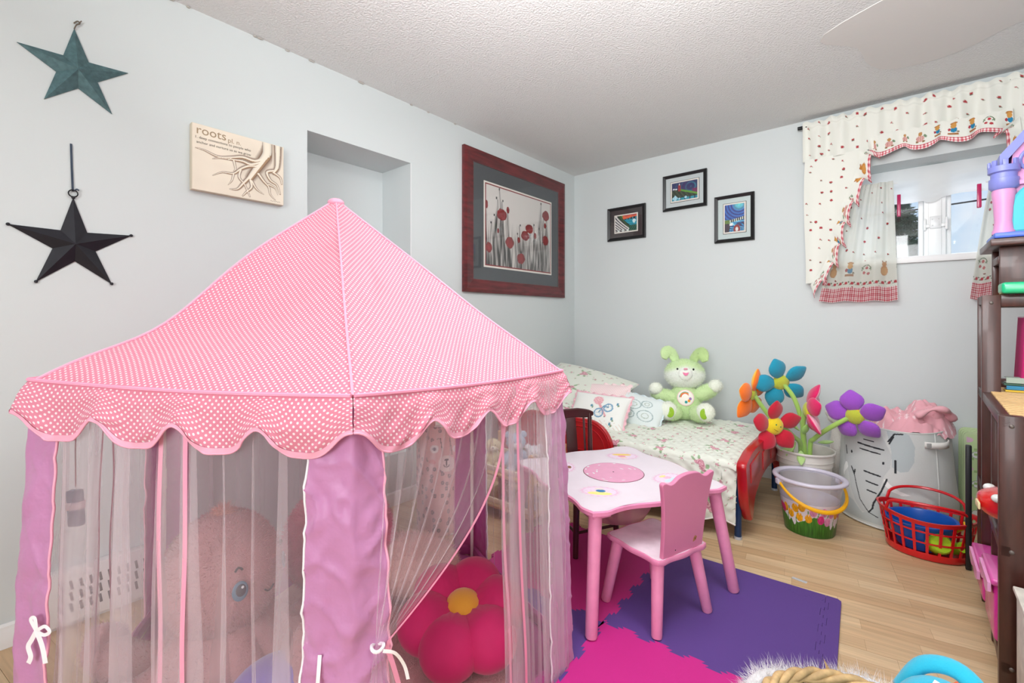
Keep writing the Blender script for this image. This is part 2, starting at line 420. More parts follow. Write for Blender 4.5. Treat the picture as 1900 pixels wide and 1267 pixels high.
# ---- canvas with roots
cv = thing('canvas_print', 'shallow beige canvas print of tree roots with a few lines of lettering', 'canvas', (0, .775, 1.79))
Y1, Y2, Z1, Z2 = .592, .966, 1.648, 1.928
mb = MB(); mb.rbox((.016, (Y1+Y2)/2, (Z1+Z2)/2), (.031, Y2-Y1, Z2-Z1), .002)
mb.build('canvas_box', mat('canvas_edge', '#d9cdb9', rough=.8), cv)
roots = []
def root(p, w0, w1): roots.append((p, w0, w1))
root([(.80, 1.02), (.80, .82), (.74, .66), (.67, .50), (.60, .34)], .060, .030)
root([(.93, 1.02), (.93, .8), (.92, .62), (.88, .52)], .035, .016)
root([(.76, .72), (.66, .64), (.52, .655), (.40, .61), (.26, .57), (.12, .62), (.03, .63)], .024, .003)
root([(.74, .66), (.62, .57), (.52, .59), (.42, .58), (.28, .56), (.20, .52)], .022, .003)
root([(.70, .56), (.60, .54), (.50, .46), (.42, .36), (.30, .34), (.20, .26)], .020, .003)
root([(.60, .36), (.52, .22), (.46, .12), (.38, .10)], .020, .004)
root([(.60, .34), (.62, .2), (.56, .1), (.52, .03)], .016, .005)
root([(.62, .3), (.68, .18), (.76, .12)], .014, .003)
root([(.50, .46), (.48, .32), (.54, .22), (.58, .1), (.6, .04)], .012, .005)
root([(.88, .55), (.80, .5), (.84, .38), (.92, .32), (.96, .18)], .018, .006)
root([(.88, .52), (.96, .46), (.98, .36)], .014, .006)
root([(.70, .44), (.76, .34), (.82, .26), (.84, .14), (.90, .06)], .016, .004)
root([(.42, .36), (.40, .24), (.36, .16)], .010, .002)
root([(.42, .58), (.44, .44), (.42, .4)], .011, .003)
root([(.40, .61), (.36, .55)], .008, .002)
root([(.82, .3), (.9, .26), (.93, .16)], .011, .003)
RP = [([(p[i], p[i+1]) for i in range(len(p)-1)], a, b) for p, a, b in [([tuple(q[:2]) for q in spline([(x, y, 0) for x, y in p], 4)], a, b) for p, a, b in roots]]
def roots_col(u, v):
    g = nz(u*6, v*6, 1.3)*.05
    warm = max(0, 1-abs(u-.72)/.35)*max(0, 1-abs(v-.45)/.6)
    base = np.array(srgb('#e6dac8'))*(1+g)*(1-.25*warm)
    best = 9; bt = 0
    for segs, a, b in RP:
        n = len(segs)
        for i, ((ax, ay), (bx, by)) in enumerate(segs):
            if min(ax, bx)-.06 > u or max(ax, bx)+.06 < u: continue
            d, t = seg_d(u, v*.72, ax, ay*.72, bx, by*.72); f = (i+t)/n; wd = lerp(a, b, f)
            q = d/wd
            if q < best: best = q; bt = (v*.72-(ay+(by-ay)*t)*.72)/wd
    if best < 1:
        s = 1-.5*best**3; c = np.array(srgb('#e9dfcd'))*s
        if bt < -.25: c = np.array(srgb('#a58464'))*(1.1-.3*best)
        return tuple(c)
    if best < 2.2: return tuple(lerp(np.array(srgb('#6b4a33')), base, min(1, (best-1)/1.2)))
    return tuple(base)
mb = MB(); mb.grid(lambda u, v: (.0322, lerp(Y1+.002, Y2-.002, u), lerp(Z1+.002, Z2-.002, v)), 300, 220, col=roots_col)
mb.build('roots_picture', M_attr, cv)
def text(name, s, size, M, m, parent, extr=.0003, align='LEFT'):
    c = bpy.data.curves.new(name, 'FONT'); c.body = s; c.size = size; c.extrude = extr; c.align_x = align; c.resolution_u = 3
    o = bpy.data.objects.new(name, c); C.objects.link(o); bpy.context.view_layer.update()
    me = bpy.data.meshes.new_from_object(o.evaluated_get(bpy.context.evaluated_depsgraph_get()))
    bpy.data.objects.remove(o); me.transform(M @ Matrix.Identity(4)); me.materials.clear(); me.materials.append(m)
    off = Vector((0, 0, 0)); q = parent
    while q is not None: off += q.location; q = q.parent
    me.transform(Matrix.Translation(-off)); o = bpy.data.objects.new(name, me); C.objects.link(o); o.parent = parent
    return o
def leftwall_text(y, z, x=.0326): return Matrix(((0, 0, 1, x), (1, 0, 0, y), (0, 1, 0, z), (0, 0, 0, 1)))
mi1 = mat('brown_ink', '#a08a6e', rough=.8); mi2 = mat('dark_ink', '#5e5548', rough=.8)
text('lettering', 'roots', .052, leftwall_text(.606, 1.886), mi1, cv)
text('lettering', 'pl. n.', .028, leftwall_text(.726, 1.882), mi1, cv)
text('lettering', '1. deep connections to people who', .0152, leftwall_text(.602, 1.866), mi2, cv)
text('lettering', 'anchor and nurture us as we grow', .0152, leftwall_text(.608, 1.846), mi2, cv)
text('lettering', 'Amy Rayne', .009, leftwall_text(.905, 1.656), mi2, cv) if False else None
mb = MB(); mb.tube([(.0325, .905+i*.004, 1.660+.002*math.sin(i*2.1)) for i in range(12)], .0006, 4); mb.build('signature', mi2, cv)

# ---- frames
def frame_bars(mb, ax, at, a0, a1, z0, z1, wd, dp, slope=.4):
    """mitred frame; ax 'x': on the left wall (faces +x), ax 'y': on the back wall (faces -y)"""
    def P(a, z, t): return (at+t, a, z) if ax == 'x' else (a, at-t, z)
    cs = [(a0, z0), (a1, z0), (a1, z1), (a0, z1)]; ci = [(a0+wd, z0+wd), (a1-wd, z0+wd), (a1-wd, z1-wd), (a0+wd, z1-wd)]
    cm = [(lerp(p[0], q[0], .25), lerp(p[1], q[1], .25)) for p, q in zip(cs, ci)]
    for k in range(4):
        j = (k+1) % 4
        vs = [P(*cs[k], 0), P(*cs[j], 0), P(*cs[j], dp*.8), P(*cs[k], dp*.8), P(*cm[j], dp), P(*cm[k], dp), P(*ci[j], dp*(1-slope)), P(*ci[k], dp*(1-slope)), P(*ci[j], 0), P(*ci[k], 0)]
        fs = [(0, 1, 2, 3), (3, 2, 4, 5), (5, 4, 6, 7), (7, 6, 8, 9)]
        if ax == 'y': pass
        mb.add(vs, fs)
M_redwood = mat('red_mahogany', '#5f1d20', rough=.35, var=.45, vscale=5, stretch=(8, 1.2, 8), coat=.2)
def glassy(name, a=.08):
    m = bpy.data.materials.new(name); m.use_nodes = True; n = m.node_tree.nodes; L = m.node_tree.links; n.clear()
    o = n.new('ShaderNodeOutputMaterial'); t = n.new('ShaderNodeBsdfTransparent'); g = n.new('ShaderNodeBsdfGlossy'); g.inputs['Roughness'].default_value = .03
    f = n.new('ShaderNodeLayerWeight'); f.inputs[0].default_value = .5; pw_ = n.new('ShaderNodeMath'); pw_.operation = 'POWER'; pw_.inputs[1].default_value = 4
    mr = n.new('ShaderNodeMapRange'); mr.inputs[3].default_value = .03; mr.inputs[4].default_value = .7; L.new(f.outputs['Facing'], pw_.inputs[0]); L.new(pw_.outputs[0], mr.inputs[0]); x = n.new('ShaderNodeMixShader')
    L.new(mr.outputs[0], x.inputs[0]); L.new(t.outputs[0], x.inputs[1]); L.new(g.outputs[0], x.inputs[2]); L.new(x.outputs[0], o.inputs[0])
    MATS[name] = m; return m
M_glass = glassy('clear_glass')
pf = thing('framed_print', 'large print of red poppies in a wide dark red frame with a charcoal mat', 'picture', (0, 2.78, 1.8))
mb = MB(); frame_bars(mb, 'x', .001, 2.167, 3.390, 1.293, 2.298, .093, .030); mb.build('picture_frame', M_redwood, pf, ang=12)
mb = MB(); mb.box((.008, 2.79, 1.795), (.012, 1.06, .85)); mb.build('mat_board', mat('charcoal_mat', '#4b4f52', rough=.85, bump=.1, bscale=600), pf)
mb = MB(); mb.box((.0155, 2.782, 1.789), (.003, .83, .62)); mb.build('mat_border', mat('cream_card', '#e6e1d8', rough=.8), pf)
mb = MB(); mb.box((.0172, 2.782, 1.789), (.002, .805, .595)); mb.build('mat_border', mat('red_card', '#8a2f33', rough=.7), pf)
pops = [(2.558, 1.884, .057, .043), (2.628, 1.931, .016, .026), (2.393, 1.932, .014, .031), (2.418, 1.625, .032, .037), (2.517, 1.758, .011, .019), (2.65, 1.688, .05, .043),
        (2.783, 1.578, .05, .04), (2.839, 1.766, .052, .038), (2.891, 1.826, .05, .037), (2.965, 1.781, .018, .025), (2.756, 1.721, .017, .024), (3.107, 1.761, .043, .04), (3.112, 1.969, .048, .043), (3.102, 1.884, .017, .023)]
stems = [(y, z) for y, z, a, b in pops]+[(2.53, 2.06), (2.50, 1.99), (2.57, 1.98), (2.775, 1.83), (2.95, 1.86), (3.045, 2.05), (3.07, 1.95), (2.44, 1.80), (2.475, 1.86), (2.74, 1.76), (3.02, 1.84)]
def poppy_col(u, v):
    y = lerp(2.387, 3.177, u); z = lerp(1.50, 2.078, v)
    c = np.array(srgb('#d9d4cf'))*(1-.1*(1-v))
    dk = 0
    for sy, sz in stems:
        if z < sz:
            d = abs(y-(sy+.012*math.sin((z-sz)*9+sy*31))); dk = max(dk, .9*max(0, 1-d/.0065))
            q = max(0, 1-d/(.02+.09*(sz-z)))
            dk = max(dk, 1.0*min(1, q*1.6)*min(1, (sz-z)*5)*max(0, .60+nz(y*80, z*6, sy)*1.5))
        elif z < sz+.016 and abs(y-sy) < .007: dk = 1
    low = max(0, .6-v)
    dk = max(dk, min(.9, low*2.6*max(0, .22+nz(y*70, z*5, 3)*1.5)))
    c = c*(1-.93*min(1, dk))
    for i, (py, pz, a, b) in enumerate(pops):
        q = ((y-py)/a)**2+((z-pz)/b)**2+nz(y*40, z*40, i)*.3
        if q < 1: c = np.array(srgb('#8e2b2c'))*(.75+.35*nz(y*60, z*25, 7)+.25*(1-q))
    return tuple(np.clip(c, 0, 1))
mb = MB(); mb.grid(lambda u, v: (.0188, lerp(2.387, 3.177, u), lerp(1.50, 2.078, v)), 320, 230, col=poppy_col); mb.build('poppy_picture', M_attr, pf)
mb = MB(); mb.box((.0205, 2.78, 1.795), (.002, 1.05, .83)); mb.build('glass_pane', M_glass, pf)

def small_pic(label, x0, x1, z0, z1, ins, matc, fn, nu=90, nv=70):
    t = thing('framed_picture', label, 'picture', ((x0+x1)/2, W_Y, (z0+z1)/2), group='three small framed landscapes on the back wall')
    Y = W_Y-.001
    mb = MB(); frame_bars(mb, 'y', Y, x0, x1, z0, z1, .024, .024, .3); mb.build('picture_frame', mat('black_frame', '#141416', rough=.35), t, ang=12)
    mb = MB(); mb.box(((x0+x1)/2, Y-.006, (z0+z1)/2), (x1-x0-.03, .01, z1-z0-.03)); mb.build('mat_board', mat('mat_'+matc, matc, rough=.85), t)
    a0, a1, b0, b1 = ins
    mb = MB(); mb.box(((a0+a1)/2, Y-.012, (b0+b1)/2), (a1-a0, .002, b1-b0)); mb.build('mat_edge', mat('edge_line', '#1c1c20', rough=.8), t)
    mb = MB(); mb.box(((a0+a1)/2, Y-.0135, (b0+b1)/2), (a1-a0-.006, .002, b1-b0-.006)); mb.build('mat_border', mat('cream_card'), t)
    mb = MB(); mb.grid(lambda u, v: (lerp(a0+.013, a1-.013, u), Y-.0155, lerp(b0+.013, b1-.013, v)), nu, nv, col=fn); mb.build('landscape_picture', M_attr, t)
    mb = MB(); mb.box(((x0+x1)/2, Y-.0172, (z0+z1)/2), (x1-x0-.05, .0015, z1-z0-.05)); mb.build('glass_pane', M_glass, t)
h = lambda s: np.array(srgb(s))
def art1(u, v):       # pale cliff curving round a turquoise bay under an orange sky
    if v > .80-.05*math.sin(u*5): c = h('#e0643a') if v < .93+.03*math.sin(u*20) else h('#b8433f'); c = c if u > .35 else h('#6e9a3a')
    elif v > .70 and abs(math.sin(u*23)) > .5: c = h('#131a26')
    elif u > .8 and abs(v-.6)/.18+abs(u-.88)/.09 < 1: c = h('#d7eef2')
    else: c = lerp(h('#1d7f9b'), h('#28a8bb'), .5+.5*math.sin(v*40+u*9))
    q = u+.25*(1-v)**2*2-.05
    edge = .15+.75*(1-v)**1.3
    if u < edge-.05:
        s = math.sin((u*1.2-(1-v)**1.3*.9)*38); c = h('#e8e6e0') if s > .1 else (h('#8b8790') if s > -.6 else h('#242329'))
    elif u < edge+.12: c = h('#3f5d33') if math.sin(u*50+v*30) > -.2 else h('#171c1a')
    if v < .12: c = c*.4 if math.sin(u*30) > 0 else h('#dfe6e2')
    if v < .35 and u > .65: c = h('#123b3a') if math.sin(u*60-v*30) > 0 else h('#2c6a4c')
    return tuple(np.clip(c*(1+.2*nz(u*20, v*20, 2)), 0, 1))
def art2(u, v):       # red hut on a green headland, dark swirling sky
    d = math.hypot(u-.75, (v-.68)*.8)
    c = lerp(h('#16265c'), h('#1f7f94'), max(0, math.sin(d*34+u*2))**2*(.2+.8*u)); c = lerp(c, h('#4a1f5a'), max(0, .5-abs(u-.45))*.8 if v > .4 else .2)
    if u > .8 and v < .55: c = h('#6d1c52')
    hill = .62-.5*max(0, u-.35)-.12*max(0, .2-u)
    if v < hill: c = h('#5c9a2c') if (v > hill-.10 and u > .25) else (h('#1d2a1c') if math.sin(u*40+v*21) > -.3 else h('#3e4a2e'))
    if abs(u-.30) < .055 and .5 < v < .88-.8*abs(u-.30): c = h('#9c1f24')
    if abs(u-.30) < .02 and v > .84 and v < .93: c = h('#f4f0e6')
    for a, b, r in ((.08, .66, .05), (.17, .64, .05)):
        if abs(u-a)+abs(v-b) < r: c = h('#e5e6ea')
    if v < .14: c = h('#2393a6') if math.sin(u*33) > -.6 else h('#12405a')
    for a, b, r in ((.13, .14, .12), (.3, .09, .05), (.55, .13, .06)):
        if abs(u-a)+abs(v-b)*.7 < r: c = h('#a9d4e3')
    return tuple(np.clip(c*(1+.25*nz(u*18, v*18, 5)), 0, 1))
def art3(u, v):       # blue night sky in rings above an inlet
    if v > .45:
        d = math.hypot(u-.75, (v-1.0)*1.4); s = .5+.5*math.sin(d*42); c = lerp(h('#1d2478'), h('#2c6cc0'), s); c = lerp(h('#6fe6e0'), c, min(1, d*2.6))
    else:
        s = math.sin((v+u*.25*math.sin(v*9))*60); c = h('#2f8fc2') if s > 0 else h('#164c86')
        if s > .9: c = h('#9fdde6')
    if .34 < v-.12*(u-.3) < .44 and u > .25: c = h('#2c3a2a') if math.sin(u*60) > -.3 else h('#d8e2dc')
    if u < .3-.3*abs(v-.25) and v < .45: c = h('#5e7a33') if v > .3 else h('#3a2e3c')
    if abs(u-.33) < .08 and abs(v-.27) < .045: c = h('#e9ecec')
    if u > .62 and .18 < v < .32 and math.sin(u*30+v*40) > -.2: c = h('#3a2b4c')
    d = math.hypot((u-.62)/.17, (v-.08)/.17)
    if d < 1: c = h('#8e2a2b') if d > .45 else h('#dfe2e0')
    return tuple(np.clip(c*(1+.25*nz(u*18, v*22, 9)), 0, 1))
small_pic('black-framed picture of a pale cliff by a bay, with a dark mat', .349, .694, 1.775, 2.057, (.411, .632, 1.833, 1.995), '#3a3233', art1)
small_pic('black-framed picture of a red hut on a headland, highest of the small pictures', .842, 1.179, 1.959, 2.238, (.902, 1.124, 2.017, 2.182), '#c3cccd', art2)
small_pic('upright black-framed picture of a ringed blue night sky', 1.235, 1.503, 1.665, 2.006, (1.294, 1.451, 1.725, 1.948), '#c6d4d3', art3, 70, 100)

# ================================================================ window, curtains
win = thing('window_1', '', '', (2.39, 3.80, 1.44)); del win['label']; del win['category']; win['kind'] = 'structure'
M_vinyl = mat('white_vinyl', '#eef0f0', rough=.35)
mb = MB()
for c, d in (((2.39, 3.81, 1.455), (.77, .06, .035)), ((2.39, 3.81, 2.02), (.77, .06, .05)), ((2.02, 3.81, 1.74), (.04, .06, .6)), ((2.76, 3.81, 1.74), (.04, .06, .6))): mb.rbox(c, d, .005)
mb.build('window_frame', M_vinyl, win)
mb = MB(); mb.rbox((2.446, 3.79, 1.74), (.100, .07, .57), .006); mb.rbox((2.446, 3.752, 1.74), (.06, .012, .55), .004); mb.build('mullion', M_vinyl, win)
for x0, x1 in ((2.04, 2.396), (2.496, 2.74)):
    mb = MB()
    for c, d in ((((x0+x1)/2, 3.81, 1.485), (x1-x0, .035, .024)), (((x0+x1)/2, 3.81, 1.985), (x1-x0, .035, .024)), ((x0+.012, 3.81, 1.735), (.024, .035, .5)), ((x1-.012, 3.81, 1.735), (.024, .035, .5))): mb.rbox(c, d, .004)
    sash = mb.build('sash', M_vinyl, win)
    MB().box(((x0+x1)/2, 3.812, 1.735), (x1-x0-.04, .004, .49)).build('window_pane', M_glass, sash)
mb = MB(); mb.rbox((2.449, 3.742, 1.685), (.052, .008, .075), .003)
for a in (-.014, .014):
    for b in (-.018, .018): mb.ell((2.449+a, 3.737, 1.685+b), (.004, .003, .004), n=8, m=6)
latch = mb.build('latch_plate', mat('latch_white', '#dfe1e2', rough=.3), win)
mb = MB()
for s in (-1, 1): mb.rbox((2.449+s*.048, 3.745, 1.675), (.014, .02, .075), .006); mb.rbox((2.449+s*.034, 3.742, 1.665), (.02, .01, .02), .004)
mb.build('latch_lever', M_vinyl, win)
mb = MB(); mb.rbox((2.39, 3.70, 1.442), (.776, .245, .016), .003); mb.rbox((2.39, 3.574, 1.452), (.80, .022, .036), .003); mb.build('window_sill', M_white, win)
# white sheet pegged across the top of the window
def sheet(u, v):
    x = lerp(2.02, 2.76, u); zb = 1.826+.012*math.sin(u*9+1)+(-.02 if .5 < u < .62 else 0)*math.sin((u-.5)/.12*PI)
    z = lerp(2.03, zb, v); y = 3.735+.006*math.sin(u*30+v*2)-.02*v*math.sin(u*PI)+.006*math.sin(v*18+u*5)*v
    return (x, y, z)
mb = MB(); mb.grid(sheet, 60, 16); o = mb.build('window_sheet', cloth_alpha('white_voile', '#f4f5f5', .93, transl=.55), ang=180); tag(o, 'white sheet of cloth pegged across the top of the window', 'sheet')
o['category'] = 'sheet'
M_peg = mat('magenta_plastic', '#c2185f', rough=.3, coat=.3)
for px, lab in ((2.281, 'magenta clothes peg on the white window sheet, the one by the tree'), (2.630, 'magenta clothes peg on the white window sheet, the one nearer the castle')):
    t = thing('clothes_peg', lab, 'clothes peg', (px, 3.705, 1.81), 'clothes pegs on the window sheet')
    for s in (-1, 1):
        mb = MB(); mb.rbox((px, 3.708+s*.007-(0.001), 1.805), (.018, .006, .135), .0022, rot=(s*.05, 0, 0)); mb.build('peg_jaw', M_peg, t)
    mb = MB(); mb.tube([(px-.009, 3.7, 1.815), (px-.009, 3.714, 1.815), (px+.009, 3.714, 1.815), (px+.009, 3.7, 1.815)], .0015, 6); mb.build('peg_spring', M_chrome, t)

# outside: conifer and a wire
def conifer(cx, cy, H, R, lab):
    t = thing('spruce_tree', lab, 'tree', (cx, cy, 0)); rng = random.Random(4)
    mb = MB(); mb.tube([(cx, cy, 0), (cx, cy, H)], [.09, .01], 8); mb.build('trunk', mat('bark', '#5a4a3c', rough=.9), t)
    mb = MB(); q = .55
    while q < 1:
        z = H*q; r = R*(1-q)**.8+.04
        for k in range(11):
            a = rng.random()*2*PI; L = r*(.7+.5*rng.random()); d = Vector((math.cos(a), math.sin(a), -.15+.35*rng.random()))
            p = Vector((cx, cy, z)); e = p+d*L
            for i in range(int(22+L*50)):
                f = rng.random()**.7; b = p+d*L*f; sp = .09*(1.1-f)+.03
                n1 = Vector((rng.gauss(0, 1), rng.gauss(0, 1), rng.gauss(0, .7))).normalized(); s_ = n1.orthogonal().normalized()*.012
                tip = b+n1*sp+d*.03; mb.add([b-s_, b+s_, tip], [(0, 1, 2)])
        q += .012
    mb.build('needle_foliage', mat('spruce_green', '#4d6049', rough=.8, var=.3, vscale=8), t, ang=None, kind='stuff')
    return t
conifer(2.30, 11.5, 3.35, 1.15, 'dark green spruce seen through the left window pane')
o = MB().tube([(1.2, 9.5, 2.83), (2.2, 9.5, 2.80), (3.6, 9.5, 2.86)], .012, 6).build('overhead_wire', M_black); tag(o, 'dark overhead wire crossing the sky outside the window', 'wire')

# ---- curtains
cream = h('#e3e4db')
def cell_noise(i, j, k=0):
    r = math.sin(i*127.1+j*311.7+k*74.7)*43758.5453; return r-math.floor(r)
def berries(s, t, sp=.062, dens=.75):
    c = cream; best = None
    i0, j0 = math.floor(s/sp), math.floor(t/sp)
    for di in (-1, 0, 1):
        for dj in (-1, 0, 1):
            i, j = i0+di, j0+dj
            if cell_noise(i, j, 5) > dens: continue
            x = (i+.5+(cell_noise(i, j, 1)-.5)*.6)*sp; y = (j+.5+(cell_noise(i, j, 2)-.5)*.6)*sp
            big = cell_noise(i, j, 3) > .45; r = .0082 if big else .0048
            dx, dy = s-x, t-y; d = math.hypot(dx, dy*1.05)
            if d < r: return h('#a8343a') if dy < r*.55 else h('#4c5b45')
            if not big and math.hypot(dx-.006, dy-.004) < .003: return h('#8a8a72')
    return c
def gingham(s, t, q=.0066):
    a = math.floor(s/q) % 2; b = math.floor(t/q) % 2
    return h('#b5303f') if a and b else (h('#d98790') if a or b else h('#f3e9e6'))
def ell_in(x, y, cx, cy, a, b, r=0):
    dx, dy = x-cx, y-cy
    if r: dx, dy = dx*math.cos(r)+dy*math.sin(r), -dx*math.sin(r)+dy*math.cos(r)
    return (dx/a)**2+(dy/b)**2 < 1
def motif(x, y, k):
    """small picnic motifs: a basket, a straw-hatted doll-like blob in blue, a tan bear, a sprig of cherries; x,y in cells of 1"""
    k = k % 4
    if k == 0:
        if ell_in(x, y, .5, .70, .16, .16): return h('#c8924a')
        if ell_in(x, y, .5, .86, .20, .07): return h('#b0763a')
        if ell_in(x, y, .52, .45, .16, .17): return h('#1f7fa8')
        if ell_in(x, y, .30, .48, .08, .10): return h('#a93440')
        if .25 < x < .75 and .12 < y < .26: return h('#a06a3c')
        if ell_in(x, y, .72, .32, .07, .05): return h('#7d6a4b')
    elif k == 1:
        if ell_in(x, y, .5, .40, .20, .28): return h('#bb7c33') if not ell_in(x, y, .5, .38, .13, .2) else h('#c98f48')
        if ell_in(x, y, .5, .75, .13, .12): return h('#b7772f')
        if ell_in(x, y, .40, .88, .04, .05) or ell_in(x, y, .60, .88, .04, .05): return h('#8a5424')
    elif k == 2:
        for cx, cy in ((.35, .35), (.6, .28), (.5, .6)):
            if ell_in(x, y, cx, cy, .085, .08): return h('#b83440')
        if abs(math.hypot(x-.48, y-.5)-.26) < .025 and y > .45: return h('#5d7350')
        if ell_in(x, y, .7, .55, .09, .04, .6) or ell_in(x, y, .25, .6, .09, .04, -.6): return h('#6d8460')
    else:
        if ell_in(x, y, .5, .35, .2, .2): return h('#a8423f') if math.sin(x*70)*math.sin(y*70) > 0 else h('#e8c9c0')
        if ell_in(x, y, .5, .66, .11, .12): return h('#b78752')
        if ell_in(x, y, .36, .16, .07, .06) or ell_in(x, y, .66, .16, .07, .06): return h('#8a6a42')
        if ell_in(x, y, .75, .45, .06, .12, .5): return h('#6f8a6a')
    return None
def rufcol(s, t, w, hem=.024, seed=0):
    """s along the ruffle, t from the gathered edge, w its width"""
    if t > w-hem: return gingham(s, t)
    cs = .085; i = math.floor(s/cs); x = s/cs-i; y = 1-(t-.01)/(w-hem-.012)
    if 0 < y < 1:
        m_ = motif(x, y, int(cell_noise(i, seed, 8)*97))
        if m_ is not None: return m_
    return cream
M_curt = mat('curtain_cotton', attr=True, rough=.9, bump=.15, bscale=1200)
curt = thing('valance_curtain', 'gathered berry-print valance with gingham-edged ruffles above the window', 'curtain', (2.45, 3.52, 2.36))
def val(u, v):
    x = lerp(1.80, 3.12, u); s = u*1.32
    top = 2.383+.007*math.sin(s*95)+.005*math.sin(s*41+1)
    z = lerp(top, 2.13, v)
    a = .004+.010*min(1, v*3)
    y = 3.522+a*math.sin(s*48+1.5*math.sin(s*9))+.004*math.sin(s*110)*(1-v)
    if v < .18: y -= .006*math.sin(v/.18*PI)
    return (x, y, z)
mb = MB(); mb.grid(val, 300, 50, col=lambda u, v: tuple(berries(u*1.32, v*.25)*(1 if not .12 < v < .16 else .9)))
mb.build('valance', M_curt, curt, ang=180)
def ruf(u, v):
    x = lerp(2.135, 2.735, u); s = u*.6
    w_ = math.sin(s*44+1.2*math.sin(s*13)); z = lerp(2.205+.006*math.sin(s*100), 2.085+.016*math.sin(s*37+2)+.006*w_, v)
    y = 3.508-.020*v+.020*v*w_+.003*math.sin(s*100)
    return (x+.012*v*math.cos(s*44), y, z)
mb = MB(); mb.grid(ruf, 260, 48, col=lambda u, v: tuple(rufcol(u*.74, v*.125, .125)))
mb.build('ruffle', M_curt, curt, ang=180)
def jabot(mirror):
    fx = (lambda x: 4.86-x) if mirror else (lambda x: x)
    BD = spline([(2.10, 3.5, 2.15), (2.09, 3.5, 2.05), (2.055, 3.5, 1.93), (2.01, 3.5, 1.82), (1.975, 3.5, 1.70), (1.955, 3.5, 1.58), (1.93, 3.5, 1.48), (1.885, 3.5, 1.39), (1.845, 3.5, 1.325)], 6)
    def bx(z):
        for a, b in zip(BD, BD[1:]):
            if b.z <= z <= a.z: return lerp(a.x, b.x, (a.z-z)/(a.z-b.z+1e-9))
        return BD[0].x if z > BD[0].z else BD[-1].x
    def f(u, v):
        z = lerp(2.14, 1.335, v); x1 = bx(z); x = lerp(1.812-.006*math.sin(v*5), x1, u)
        y = 3.518+.012*math.sin(x*36+.6*v)*(.4+.6*v); return (fx(x), y, z)
    mb = MB(); mb.grid(f, 70, 180, col=lambda u, v: tuple(berries(f(u, v)[0] if not mirror else 5.5-f(u, v)[0], v*.8)), flip=mirror)
    mb.build('side_panel', M_curt, curt, ang=180)
    N = len(BD)-1
    def g(u, v):
        q = u*N; i = min(int(q), N-1); p = BD[i].lerp(BD[i+1], q-i); T = (BD[min(i+1, N)]-BD[max(i-1, 0)]).normalized(); n_ = Vector((-T.z, 0, T.x))
        if n_.x < 0: n_ = -n_
        n_ = (n_+Vector((0, 0, -.35))).normalized()
        ph = u*2*PI*7.2
        wd = .088*(1-.35*u)
        P = p+n_*(v*wd*(1+.26*math.sin(ph)))+T*(v*.046*math.sin(ph+.8)); y = 3.503-.022*v-.020*v*math.cos(ph)
        return (fx(P.x), y, P.z)
    mb = MB(); mb.grid(g, 300, 40, col=lambda u, v: tuple(rufcol(u*.95, v*.09, .09, .022, 3)), flip=not mirror)
    mb.build('ruffle', M_curt, curt, ang=180)
jabot(False); jabot(True)
mb = MB(); mb.tube([(1.772, 3.535, 2.362), (3.14, 3.535, 2.362)], .0085, 12); mb.tube([(1.770, 3.535, 2.362), (1.80, 3.535, 2.362)], .0115, 12)
mb.tube([(1.80, 3.535, 2.362), (1.80, 3.583, 2.362)], .005, 8)
mb.build('curtain_rod', M_black, curt)
M_sheer = cloth_alpha('sheer_cotton', '#ffffff', .90, attr=True, transl=.45)
def tier(label, xt0, xt1, xb0, xb1, zt, seed, n):
    t = thing('tier_curtain', label, 'curtain', ((xt0+xt1)/2, 3.555, zt), 'short tier curtains below the valance')
    zb = 1.212
    def f(u, v):
        q = v**.8; x = lerp(lerp(xt0, xt1, u), lerp(xb0, xb1, u), q); fold = math.sin(u*2*PI*n+seed+.5*math.sin(u*7))
        y = 3.560 - .004 - (.013+.012*v)*(fold*.5+.5) - .004*math.sin(u*2*PI*n*3)*(1-v)
        if v > .35: y = min(y, 3.575)
        return (x, y-.012, lerp(zt, zb, v)+.004*fold*v)
    def c(u, v):
        s = u*.42+seed; d = v*(zt-zb); H = zt-zb
        if d > H-.088: return tuple(gingham(s, d, .0058))
        if H-.128 < d < H-.098:
            k = s/.034; x = k-math.floor(k); y = (d-(H-.128))/.03
            if ell_in(x, y, .5, .55, .26, .30): return tuple(h('#b9404a'))
            if ell_in(x, y, .9, .3, .2, .13) or ell_in(x, y, .15, .75, .18, .1): return tuple(h('#6f7f66'))
            return tuple(cream)
        if H-.25 < d < H-.14:
            cs = .10; i = math.floor(s/cs); m_ = motif(s/cs-i, 1-(d-(H-.25))/.11, int(cell_noise(i, seed, 2)*77))
            if m_ is not None: return tuple(lerp(m_, cream, .2))
            return tuple(cream)
        if d < .03: return tuple(cream*.97)
        return tuple(berries(s, d, .075, .7))
    mb = MB(); mb.grid(f, 130, 210, col=c); mb.build('curtain_panel', M_sheer, t, ang=180)
    mb = MB(); mb.tube([(xt0-.02, 3.562, zt-.012), (xt1+.02, 3.562, zt-.012)], .004, 8); mb.build('curtain_rod', M_white, t)
tier('sheer berry-print tier curtain with a deep red gingham hem, left of the window', 2.050, 2.255, 1.888, 2.277, 1.925, 1, 3)
tier('sheer berry-print tier curtain with a red gingham hem, mostly behind the shelf', 2.662, 2.86, 2.578, 2.85, 1.86, 2, 3)
